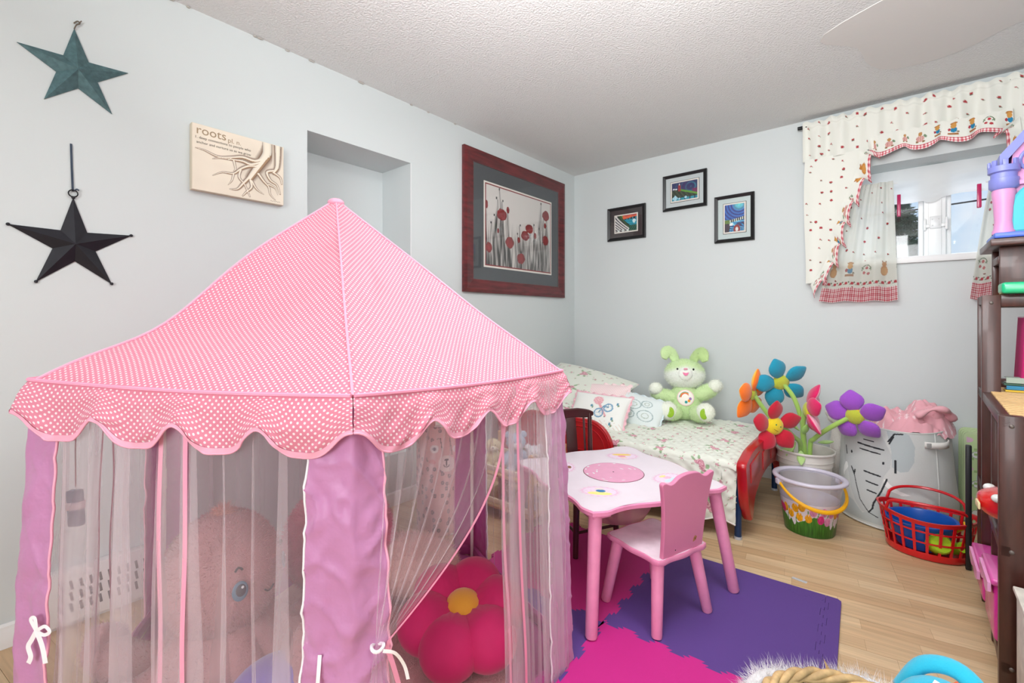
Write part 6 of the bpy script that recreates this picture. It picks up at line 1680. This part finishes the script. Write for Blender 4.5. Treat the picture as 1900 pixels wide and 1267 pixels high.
for x in (X0+PW/2, X1-PW/2):
    p = post(x, 1.966, .001, .820)
    for z in (.790, .425, .085): bolt(p, x, 1.9495, z)
    MB().rbox((x-.005, 2.26, .40), (.030, .030, .79), .003).build('post', M_wal, su)
    p = post(x, 2.565, .001, 1.195); bolt(p, x, 2.5485, 1.165)
    post(x, 2.765, .001, 1.195)
def xrail(y, z, h_=.045): return MB().rbox(((X0+X1)/2, y, z), (X1-X0-2*PW+.004, .022, h_), .003).build('cross_rail', M_wal, su)
def yrail(x, y0, y1, z, h_=.034): return MB().rbox((x, (y0+y1)/2, z), (.024, y1-y0, h_), .003).build('side_rail', M_wal2, su)
for y, zs in ((1.966, (.796, .425, .085)), (2.565, (1.172, .800, .425)), (2.765, (1.172, .835, .425, .085))):
    for z in zs: xrail(y, z)
for x in (X0+.014, X1-.014):
    for z in (.802, .425, .085): yrail(x, 1.950, 2.780, z)
    for z in (1.178, .80): yrail(x, 2.550, 2.780, z)
def slats(y0, y1, z, n):
    for k in range(n):
        y = lerp(y0, y1, (k+.5)/n); MB().rbox(((X0+X1)/2, y, z), (X1-X0-.05, (y1-y0)/n-.010, .010), .002).build('slat', M_bam, su)
slats(1.985, 2.75, .818, 18); slats(1.985, 2.75, .444, 18); slats(2.58, 2.75, 1.190, 5)
for k in range(14):
    y = lerp(1.985, 2.75, (k+.5)/14); MB().rbox(((X0+X1)/2, y, .104), (X1-X0-.05, .045, .010), .002).build('slat', mat('dark_red_slat', '#4a1d1c', rough=.5), su)
su.rotation_euler = (0, 0, math.radians(-2.0))
# small walnut stand on top
ws = thing('wooden_stand', 'small walnut stand with an overhanging top on the highest shelf, under the toy castle', 'stand', (2.83, 2.68, 1.197))
MB().rbox((2.865, 2.70, 1.397), (.62, .33, .026), .003).build('stand_top', M_wal2, ws)
MB().rbox((2.72, 2.60, 1.290), (.27, .020, .186), .003).build('front_panel', M_wal, ws)
MB().rbox((2.592, 2.755, 1.290), (.022, .022, .186), .003).build('leg', M_wal, ws)
MB().rbox((3.10, 2.755, 1.290), (.022, .022, .186), .003).build('leg', M_wal, ws); MB().rbox((3.10, 2.60, 1.290), (.022, .022, .186), .003).build('leg', M_wal, ws)
MB().rbox((2.592, 2.68, 1.335), (.020, .15, .030), .003).build('side_rail', M_wal2, ws)

# toy castle
tcz = 1.4105; cst = thing('toy_castle', 'pink and lilac toy castle with a turquoise door on the wooden stand', 'toy castle', (2.80, 2.66, tcz))
M_cp, M_cl, M_ct, M_cb, M_cm = mat('castle_pink', '#cf8fbd', rough=.4), mat('castle_lilac', '#7d83c8', rough=.35), mat('castle_turquoise', '#27a9b6', rough=.35), mat('castle_blue', '#4668cc', rough=.35), mat('castle_magenta', '#d83a9a', rough=.35)
MB().rbox((2.785, 2.65, tcz+.012), (.44, .22, .022), .006).build('base', M_cb, cst)
def wall_arch(x0, x1, z0, z1, y0, y1, m, nm): return MB().rbox(((x0+x1)/2, (y0+y1)/2, (z0+z1)/2), (x1-x0, y1-y0, z1-z0), .005).build(nm, m, cst)
wall_arch(2.585, 2.98, tcz+.022, tcz+.27, 2.60, 2.72, M_cp, 'castle_wall')
# left flared turret
mb = MB(); mb.lathe([(.050, 0), (.050, .012), (.044, .02), (.040, .05), (.046, .12), (.052, .16), (.046, .18), (0, .18)], 24, M=Matrix.Translation((2.597, 2.600, tcz+.022)) @ Matrix.Diagonal((.66, .66, 1, 1))); mb.build('turret', M_cp, cst, ang=50)
mb = MB(); mb.lathe([(.050, .172), (.064, .182), (.064, .215), (.056, .217), (.056, .235), (.068, .240), (.068, .262), (.050, .262), (.04, .20), (0, .20)], 24, M=Matrix.Translation((2.597, 2.600, tcz+.022)) @ Matrix.Diagonal((.66, .66, 1, 1))); mb.build('turret_crown', M_cl, cst, ang=50)
for k in range(8):
    a = k*PI/4; mb = MB(); mb.rbox((2.597+.040*math.cos(a), 2.600+.040*math.sin(a), tcz+.294), (.016, .010, .026), .003, rot=(0, 0, a+PI/2)); mb.build('merlon', M_cl, cst)
mb = MB(); mb.prism([(2.612, .20), (2.88, .20), (2.88, .36), (2.75, .50), (2.625, .36)], -.055, .055, M=Matrix(((1, 0, 0, 0), (0, 0, -1, 2.66), (0, 1, 0, tcz+.022), (0, 0, 0, 1)))); mb.build('gable', M_cp, cst, ang=20)
mb = MB(); mb.add([(2.585, 2.59, tcz+.33), (2.75, 2.59, tcz+.545), (2.92, 2.59, tcz+.33), (2.585, 2.73, tcz+.33), (2.75, 2.73, tcz+.545), (2.92, 2.73, tcz+.33), (2.585, 2.59, tcz+.28), (2.75, 2.59, tcz+.505), (2.92, 2.59, tcz+.28), (2.585, 2.73, tcz+.28), (2.75, 2.73, tcz+.505), (2.92, 2.73, tcz+.28)],
    [(0, 1, 4, 3), (1, 2, 5, 4), (6, 9, 10, 7), (7, 10, 11, 8), (0, 6, 7, 1), (1, 7, 8, 2), (3, 4, 10, 9), (4, 5, 11, 10), (0, 3, 9, 6), (2, 8, 11, 5)]); mb.build('roof', M_cl, cst, ang=20)
mb = MB(); mb.lathe([(.0, .0), (.018, .0), (.016, .02), (0, .07)], 14, M=Matrix.Translation((2.75, 2.66, tcz+.54))); mb.build('finial', M_cm, cst, ang=40)
MB().rbox((2.75, 2.592, tcz+.215), (.27, .012, .018), .003).build('string_course', M_cp, cst)
# door with pointed arch
ao = [(-.06, 0), (.06, 0), (.06, .10)]+[(.06-.06*(k/8)**1.3, .10+.075*math.sin(k/8*PI/2)) for k in range(1, 9)]+[(-.06+.06*((8-k)/8)**1.3*0-(0), .10) for k in ()]
ao = [(-.06, 0), (.06, 0), (.06, .10), (.052, .135), (.035, .160), (.015, .180), (0, .192), (-.015, .180), (-.035, .160), (-.052, .135), (-.06, .10)]
MD = Matrix(((1, 0, 0, 2.672), (0, 0, -1, 2.594), (0, 1, 0, tcz+.024), (0, 0, 0, 1)))
mb = MB(); mb.prism(ao, 0, .010, M=MD); dr = mb.build('door', M_ct, cst, ang=20)
mb = MB(); mb.prism([(x*.86, .008+z*.93) for x, z in ao], .009, .013, M=MD); mb.build('door_panel', mat('castle_turquoise_light', '#3bb6c0', rough=.35), dr, ang=20)
mb = MB(); mb.ell((.0, .065, .016), (.022, .016, .006), M=MD, n=14, m=8); mb.build('door_ornament', mat('castle_teal', '#129fb0', rough=.3), dr, ang=180)
for z in (.03, .105): MB().rbox((2.606, 2.588, tcz+.024+z), (.016, .014, .024), .003).build('hinge', M_ct, cst)
mb = MB(); mb.tube([(2.685+.045*math.cos(a*PI/12), 2.602, tcz+.30+.045*math.sin(a*PI/12)) for a in range(24)], .006, 8, closed=True); mb.build('window_ring', M_cl, cst)
mb = MB(); mb.prism(star_out(.030, .014), 0, .008, M=Matrix(((1, 0, 0, 2.685), (0, 0, -1, 2.604), (0, 1, 0, tcz+.30), (0, 0, 0, 1)))); mb.build('star_ornament', M_cm, cst, ang=20)

# green tray toy with blue pot, clear cone
gy = thing('green_toy_tray', 'green toy tray with a yellow spout on the shelf below the castle stand', 'toy', (2.78, 2.60, 1.197))
M_grn = mat('emerald_plastic', '#17b47c', rough=.28, coat=.3)
MB().rbox((2.80, 2.545, 1.219), (.44, .10, .042), .010, seg=3).build('tray_body', M_grn, gy)
MB().rbox((2.83, 2.532, 1.243), (.34, .06, .014), .006, seg=3).build('tray_step', M_grn, gy)
mb = MB(); mb.prism([(2.675, 2.52), (2.74, 2.505), (2.90, 2.505), (2.90, 2.55), (2.74, 2.55)], 1.2505, 1.262); mb.build('yellow_spout', M_yel, gy, ang=40)
bp_ = thing('blue_toy_pot', 'round bright blue toy pot on the green toy tray', 'toy', (2.74, 2.565, 1.262))
M_cy = mat('cyan_plastic', '#1795cf', rough=.25, coat=.3)
mb = MB(); mb.lathe([(0, .002), (.052, .002), (.058, .006), (.058, .028), (.062, .030), (.066, .034), (.066, .064), (.070, .067), (.070, .078), (.060, .090), (.040, .096), (0, .097)], 32, M=Matrix.Translation((2.742, 2.545, 1.263))); mb.build('pot_body', M_cy, bp_, ang=35)
mb = MB(); mb.rbox((2.680, 2.525, 1.345), (.03, .02, .014), .005); mb.build('pot_lip', M_cy, bp_)
cn = thing('net_cone', 'small clear cone with a red tip behind the blue toy pot', 'toy', (2.85, 2.575, 1.262))
mb = MB(); mb.lathe([(.036, .001), (.012, .090)], 20, M=Matrix.Translation((2.848, 2.562, 1.262))); mb.build('cone_body', mat('clear_smoke', '#b8a49c', rough=.3, alpha=.6), cn, ang=180)
mb = MB(); mb.lathe([(.014, .088), (.012, .100), (0, .108)], 16, M=Matrix.Translation((2.848, 2.562, 1.262))); mb.build('cone_tip', mat('red_tip', '#d8402c', rough=.3), cn, ang=180)

# fabric bins, box and books on the middle shelf (z .84)
def fbin(lab, x0, x1, tilt, c1, c2):
    t = thing('fabric_bin', lab, 'storage bin', ((x0+x1)/2, 2.66, .826), 'fabric bins on the upper shelf')
    zt = 1.125; B_ = Matrix.Translation(((x0+x1)/2, 2.655, .826)) @ rotm(0, tilt, 0); w_ = (x1-x0)/2
    for nm, dx, wd, m in (('side_panel', -w_+.012, .024, c1), ('front_panel', .012, 2*w_-.026, c2)):
        mb = MB(); mb.rbox((dx, -.075, .14), (wd, .006, .28), .002, M=B_); mb.build(nm, m, t)
    mb = MB(); mb.rbox((-w_, 0, .14), (.004, .15, .28), .002, M=B_); mb.rbox((w_, 0, .14), (.004, .15, .28), .002, M=B_); mb.rbox((0, .075, .14), (2*w_, .004, .28), .002, M=B_); mb.rbox((0, 0, .004), (2*w_, .15, .004), .001, M=B_); mb.build('bin_walls', c1, t)
    mb = MB(); mb.tube([B_ @ Vector(p) for p in ((-w_, -.078, .281), (w_, -.078, .281), (w_, .078, .281), (-w_, .078, .281))], .003, 6, closed=True); mb.build('bin_binding', mat('bin_binding', '#e3a9c8', rough=.7), t)
M_mg, M_orc = mat('magenta_felt', '#b81f68', rough=.9, bump=.2, bscale=400), mat('orchid_felt', '#b878b8', rough=.9, bump=.2, bscale=400)
fbin('slim magenta and mauve fabric bin leaning at the left of the upper shelf', 2.640, 2.715, .045, M_mg, mat('mauve_felt', '#a5789a', rough=.9))
fbin('wide orchid fabric bin with a magenta side on the upper shelf', 2.730, 3.00, .0, M_mg, M_orc)
gb = MB().rbox((2.80, 2.70, 1.128), (.20, .12, .030), .003).build('grey_box', mat('taupe_card', '#a49590', rough=.8)); tag(gb, 'flat taupe box lying on top of the fabric bins under the highest shelf', 'box')
zb_ = .8235
for k, (nm, c, th_, lab) in enumerate((('picture_book', '#d9b52e', .006, 'thin yellow book at the bottom of the stack on the upper shelf'), ('picture_book', '#1c7fa8', .014, 'thick teal blue book in the stack on the upper shelf'), ('picture_book', '#2f5a48', .006, 'thin dark green book in the stack on the upper shelf'), ('picture_book', '#9fb0a4', .020, 'thick pale grey-green book on top of the stack on the upper shelf'))):
    t = thing(nm, lab, 'book', (2.66, 2.62, zb_), 'stack of books on the upper shelf'); off = .004*math.sin(k*2.3)
    for sg in (0, 1): MB().box((2.648+off, 2.600, zb_+.001+sg*(th_-.001)), (.10, .055, .0016)).build('book_cover', mat('cover_'+c, c, rough=.4), t)
    MB().box((2.651+off, 2.602, zb_+th_/2+.0004), (.094, .050, max(.002, th_-.003))).build('pages', mat('paper', '#e9e4d8', rough=.9), t)
    MB().box((2.648+off, 2.5725, zb_+th_/2+.0005), (.10, .0016, th_)).build('spine', mat('cover_'+c), t); zb_ += th_+.0025
# red toy car, red bin, pink storage boxes
cr_ = thing('toy_car', 'large red toy car sticking out of the side of the middle shelf', 'toy car', (2.72, 2.12, .450))
M_car = mat('car_red', '#d0201f', rough=.2, coat=.6)
def carf(p):
    x, y, z = p.x, p.y, p.z; z2 = z*(1 if z < 0 else .75); return Vector((x, y*(1-.15*abs(x)), z2+.12*(1-x*x)*max(0, z)))
CM2 = Matrix.Translation((2.713, 2.115, .522)) @ rotm(0, 0, .05)
mb = MB(); n_, m_ = 40, 24
def sup(p, e=.62):
    f = lambda q: math.copysign(abs(q)**e, q); return Vector((f(p.x), f(p.y), f(p.z)))
mb.ell((0, 0, 0), (.235, .100, .066), M=CM2, n=44, m=24, fn=lambda p: carf(sup(p, .7))); mb.build('car_body', M_car, cr_, ang=180)
mb = MB(); mb.ell((.05, 0, .050), (.13, .085, .055), M=CM2, n=32, m=18, fn=lambda p: sup(p, .8)); mb.build('car_roof', M_car, cr_, ang=180)
mb = MB(); mb.ell((.05, -.006, .048), (.112, .083, .040), M=CM2, n=32, m=18, fn=lambda p: sup(p, .8)); mb.build('car_window', mat('dark_glass', '#2c3036', rough=.15), cr_, ang=180)
for x in (-.02, .17):
    for y in (-.098, .098):
        M_ = CM2 @ Matrix.Translation((x, y*.95, -.029)) @ rotm(PI/2, 0, 0); mb = MB(); mb.lathe([(0, -.018), (.036, -.018), (.042, -.010), (.042, .010), (.036, .018), (0, .018)], 28, M=M_); wh = mb.build('wheel', mat('tyre', '#17181a', rough=.6), cr_, ang=50)
        mb = MB(); mb.ell((0, 0, 0), (.028, .028, .021), M=M_, n=20, m=10); mb.build('hubcap', mat('pale_hub', '#a9c6cb', rough=.35), wh, ang=180)
for y in (-.060, .060):
    mb = MB(); mb.ell((-.196, y, .026), (.016, .016, .013), M=CM2, n=16, m=10); mb.build('headlight', mat('lamp_white', '#e4ebe8', rough=.15), cr_, ang=180)
mb = MB(); mb.rbox((-.236, -.03, -.008), (.006, .05, .022), .003, M=CM2); mb.build('number_plate', mat('cream_plate', '#e8d9a8', rough=.4), cr_)
mb = MB(); mb.tube([CM2 @ Vector((x, -.100+.02*abs(x/.23)**3, -.010)) for x in [-.15+.03*k for k in range(11)]], .003, 6); mb.build('side_stripe', mat('gold_stripe', '#d9b25a', rough=.3), cr_)
rbn = thing('red_bin', 'crimson plastic bin with a rounded rim behind the red toy car', 'storage bin', (2.85, 2.45, .450))
mb = MB(); mb.lathe([(0, .002), (.085, .002), (.10, .20), (.112, .205), (.112, .225), (.100, .225), (.09, .02), (0, .012)], 32, M=Matrix.Translation((2.82, 2.42, .450)) @ Matrix.Diagonal((1.3, .72, 1, 1))); mb.build('bin_body', mat('crimson_plastic', '#a8122c', rough=.3), rbn, ang=50)
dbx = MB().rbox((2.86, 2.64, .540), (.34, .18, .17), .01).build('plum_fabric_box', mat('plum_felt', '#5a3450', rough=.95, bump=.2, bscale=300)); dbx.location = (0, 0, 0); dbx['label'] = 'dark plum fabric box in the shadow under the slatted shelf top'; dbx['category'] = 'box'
for nm, x0, y0, y1, z1, lab in (('pink_storage_box', 2.500, 2.03, 2.235, .290, 'glossy pink storage box with a scalloped pale lid rim, nearer on the bottom shelf'), ('pink_storage_box', 2.500, 2.29, 2.535, .215, 'glossy pink storage box farther back on the bottom shelf')):
    t = thing(nm, lab, 'storage box', (2.75, (y0+y1)/2, .11), 'pink storage boxes on the bottom shelf')
    MB().rbox((2.695, (y0+y1)/2, (.111+z1)/2), (.37, y1-y0, z1-.111), .012, seg=3).build('box_body', mat('bright_pink_plastic', '#d8359c', rough=.25, coat=.3), t)
    MB().rbox((2.695, (y0+y1)/2, z1+.004), (.385, y1-y0+.012, .022), .008, seg=3).build('lid', mat('bright_pink_lid', '#e055ad', rough=.22, coat=.4), t)
    mb = MB(); N = 12; P = [(y0+.004, z1-.002)]+[(lerp(y0+.004, y1-.004, k/N), z1-.030-.016*abs(math.sin(k/N*PI*2))) for k in range(N+1)]+[(y1-.004, z1-.002)]
    mb.prism(P, -.004, .004, M=Matrix(((0, 0, 1, x0+.000), (1, 0, 0, 0), (0, 1, 0, 0), (0, 0, 0, 1)))); mb.build('scalloped_trim', mat('pale_pink_plastic', '#eba7d6', rough=.3), t, ang=30)
    for k in range(3): MB().rbox((2.60+k*.10, y0-.004, z1-.07), (.03, .006, .04), .004).build('raised_motif', mat(('motif_red', 'motif_green', 'motif_red')[k], ('#c9384a', '#4f9a3a', '#c9384a')[k], rough=.4), t)
# whitewashed crate at the very right
wc_ = thing('whitewashed_crate', 'worn whitewashed wooden box in front of the bottom shelf at the right edge', 'box', (2.65, 1.80, 0))
M_ww = mat('whitewash', '#cfcac0', rough=.85, var=.16, vscale=22, bump=.4, bscale=40)
for c, d in (((2.545, 1.80, .17), (.014, .17, .34)), ((2.763, 1.80, .17), (.014, .17, .34)), ((2.654, 1.722, .17), (.206, .0135, .34)), ((2.654, 1.878, .17), (.206, .0135, .34))): MB().rbox(c, d, .003).build('crate_side', M_ww, wc_)
MB().rbox((2.654, 1.80, .008), (.2, .14, .014), .003).build('crate_bottom', M_ww, wc_)
MB().rbox((2.654, 1.80, .347), (.245, .185, .013), .003).build('crate_lid', M_ww, wc_)

# ================================================================ foreground basket
wk = thing('wicker_basket', 'round wicker basket with a twisted rope rim, bottom right of the picture', 'basket', (2.225, 1.19, 0))
kc2 = Vector((2.245, 1.185, 0)); Rb = .20
M_wick = mat('wicker_straw', '#c2a273', rough=.75, var=.25, vscale=40, bump=.4, bscale=120)
mb = MB()
for s in range(3):
    P = [kc2+Vector(((Rb+.008*math.cos(a*9+s*2.09))*math.cos(a), (Rb+.008*math.cos(a*9+s*2.09))*math.sin(a), .222+.008*math.sin(a*9+s*2.09))) for a in [k*2*PI/180 for k in range(180)]]
    mb.tube(P, .0085, 8, closed=True)
mb.build('rope_rim', M_wick, wk, ang=180, kind='stuff')
for j in range(16):
    z = .012+j*.0135; r = Rb*(.78+.20*z/.24); P = [kc2+Vector(((r+.004*(-1)**k*(1 if j % 2 else -1))*math.cos(k*2*PI/48), (r+.004*(-1)**k*(1 if j % 2 else -1))*math.sin(k*2*PI/48), z)) for k in range(48)]
    mb = MB(); mb.tube(P, .0068, 6, closed=True); mb.build('wicker_strand', M_wick, wk, ang=180)
for k in range(24):
    a = k*2*PI/24; mb = MB(); mb.tube([kc2+Vector((Rb*.785*math.cos(a), Rb*.785*math.sin(a), .006)), kc2+Vector((Rb*.98*math.cos(a), Rb*.98*math.sin(a), .222))], .0028, 6); mb.build('wire_stake', M_black, wk)
mb = MB(); mb.prism([(kc2.x+Rb*.78*math.cos(k*PI/16), kc2.y+Rb*.78*math.sin(k*PI/16)) for k in range(32)], .002, .010); mb.build('basket_floor', M_wick, wk)
mb = MB(); p = kc2+Vector((-.085, .185, .232)); mb.add([p+Vector((-.006, 0, -.01)), p+Vector((.006, 0, -.01)), p+Vector((-.014, .0, .026)), p+Vector((.0, .004, .0))], [(0, 1, 3), (0, 3, 2)]); mb.build('loose_straw', M_wick, wk, ang=None)
fr = thing('fur_throw', 'white shaggy fur throw spilling around the rim of the wicker basket', 'throw', (2.12, 1.37, .18))
mb = MB(); P = [kc2+Vector(((Rb+.034)*math.cos(a), (Rb+.034)*math.sin(a), .190+.012*math.sin(a*5))) for a in [1.0+k*.115 for k in range(22)]]; mb.tube(P, [.012+.010*math.sin(PI*k/21) for k in range(22)], 10, col='#e9e8ea'); o = mb.build('throw_edge', M_plush, fr, ang=180)
MB().fuzz(mb, 3600, .032, .0011, 1.0).build('long_pile', M_pile, o, ang=None, kind='stuff')
tp = thing('turquoise_plush', 'turquoise fleece toy with orange edging and white care label in the wicker basket', 'plush toy', (2.36, 1.29, .20))
M_tq = mat('turquoise_fleece', '#1fb6d6', rough=.9, sheen=.4, bump=.4, bscale=300, bdist=.002)
DZ = Vector((0, 0, -.028))
mb = MB(); mb.ell((2.36, 1.295, .257), (.085, .070, .095), rot=(0, .2, -.3), n=32, m=20); mb.build('body', M_tq, tp, ang=180)
mb = MB(); mb.ell((2.315, 1.235, .150), (.090, .085, .115), rot=(.2, .35, 0), n=28, m=18); mb.build('lower_body', M_tq, tp, ang=180)
mb = MB(); P = [p+DZ for p in spline([(2.29, 1.35, .30), (2.33, 1.362, .365), (2.39, 1.345, .385), (2.435, 1.30, .34), (2.45, 1.22, .27)], 7)]; mb.tube(P, [.020]*len(P), 12, flat=.6); mb.build('ear_flap', M_tq, tp, ang=180)
mb = MB(); P = [p+DZ for p in spline([(2.375, 1.315, .372), (2.415, 1.285, .345), (2.425, 1.22, .29)], 6)]; mb.tube(P, .011, 10); mb.build('orange_edge', mat('orange_fleece', '#e0613c', rough=.9), tp, ang=180)
mb = MB(); P = [p+DZ for p in spline([(2.45, 1.325, .34), (2.47, 1.285, .31), (2.475, 1.22, .26)], 6)]; mb.tube(P, .010, 10); mb.build('cream_edge', mat('cream_fleece', '#ece6c8', rough=.9), tp, ang=180)
mb = MB(); mb.rbox((2.362, 1.262, .344), (.052, .046, .0012), .0005, rot=(.30, .12, -.35)); cl = mb.build('care_label', mat('label_cotton', '#e9e8e2', rough=.8), tp)
for k in range(5): MB().box((2.362+.003*k*.6, 1.276-.0075*k, .3495-.0024*k), (.034-.004*(k % 2), .0012, .0004), rot=(.30, .12, -.35)).build('label_print', mat('grey_ink', '#9aa0a6', rough=.8), cl)
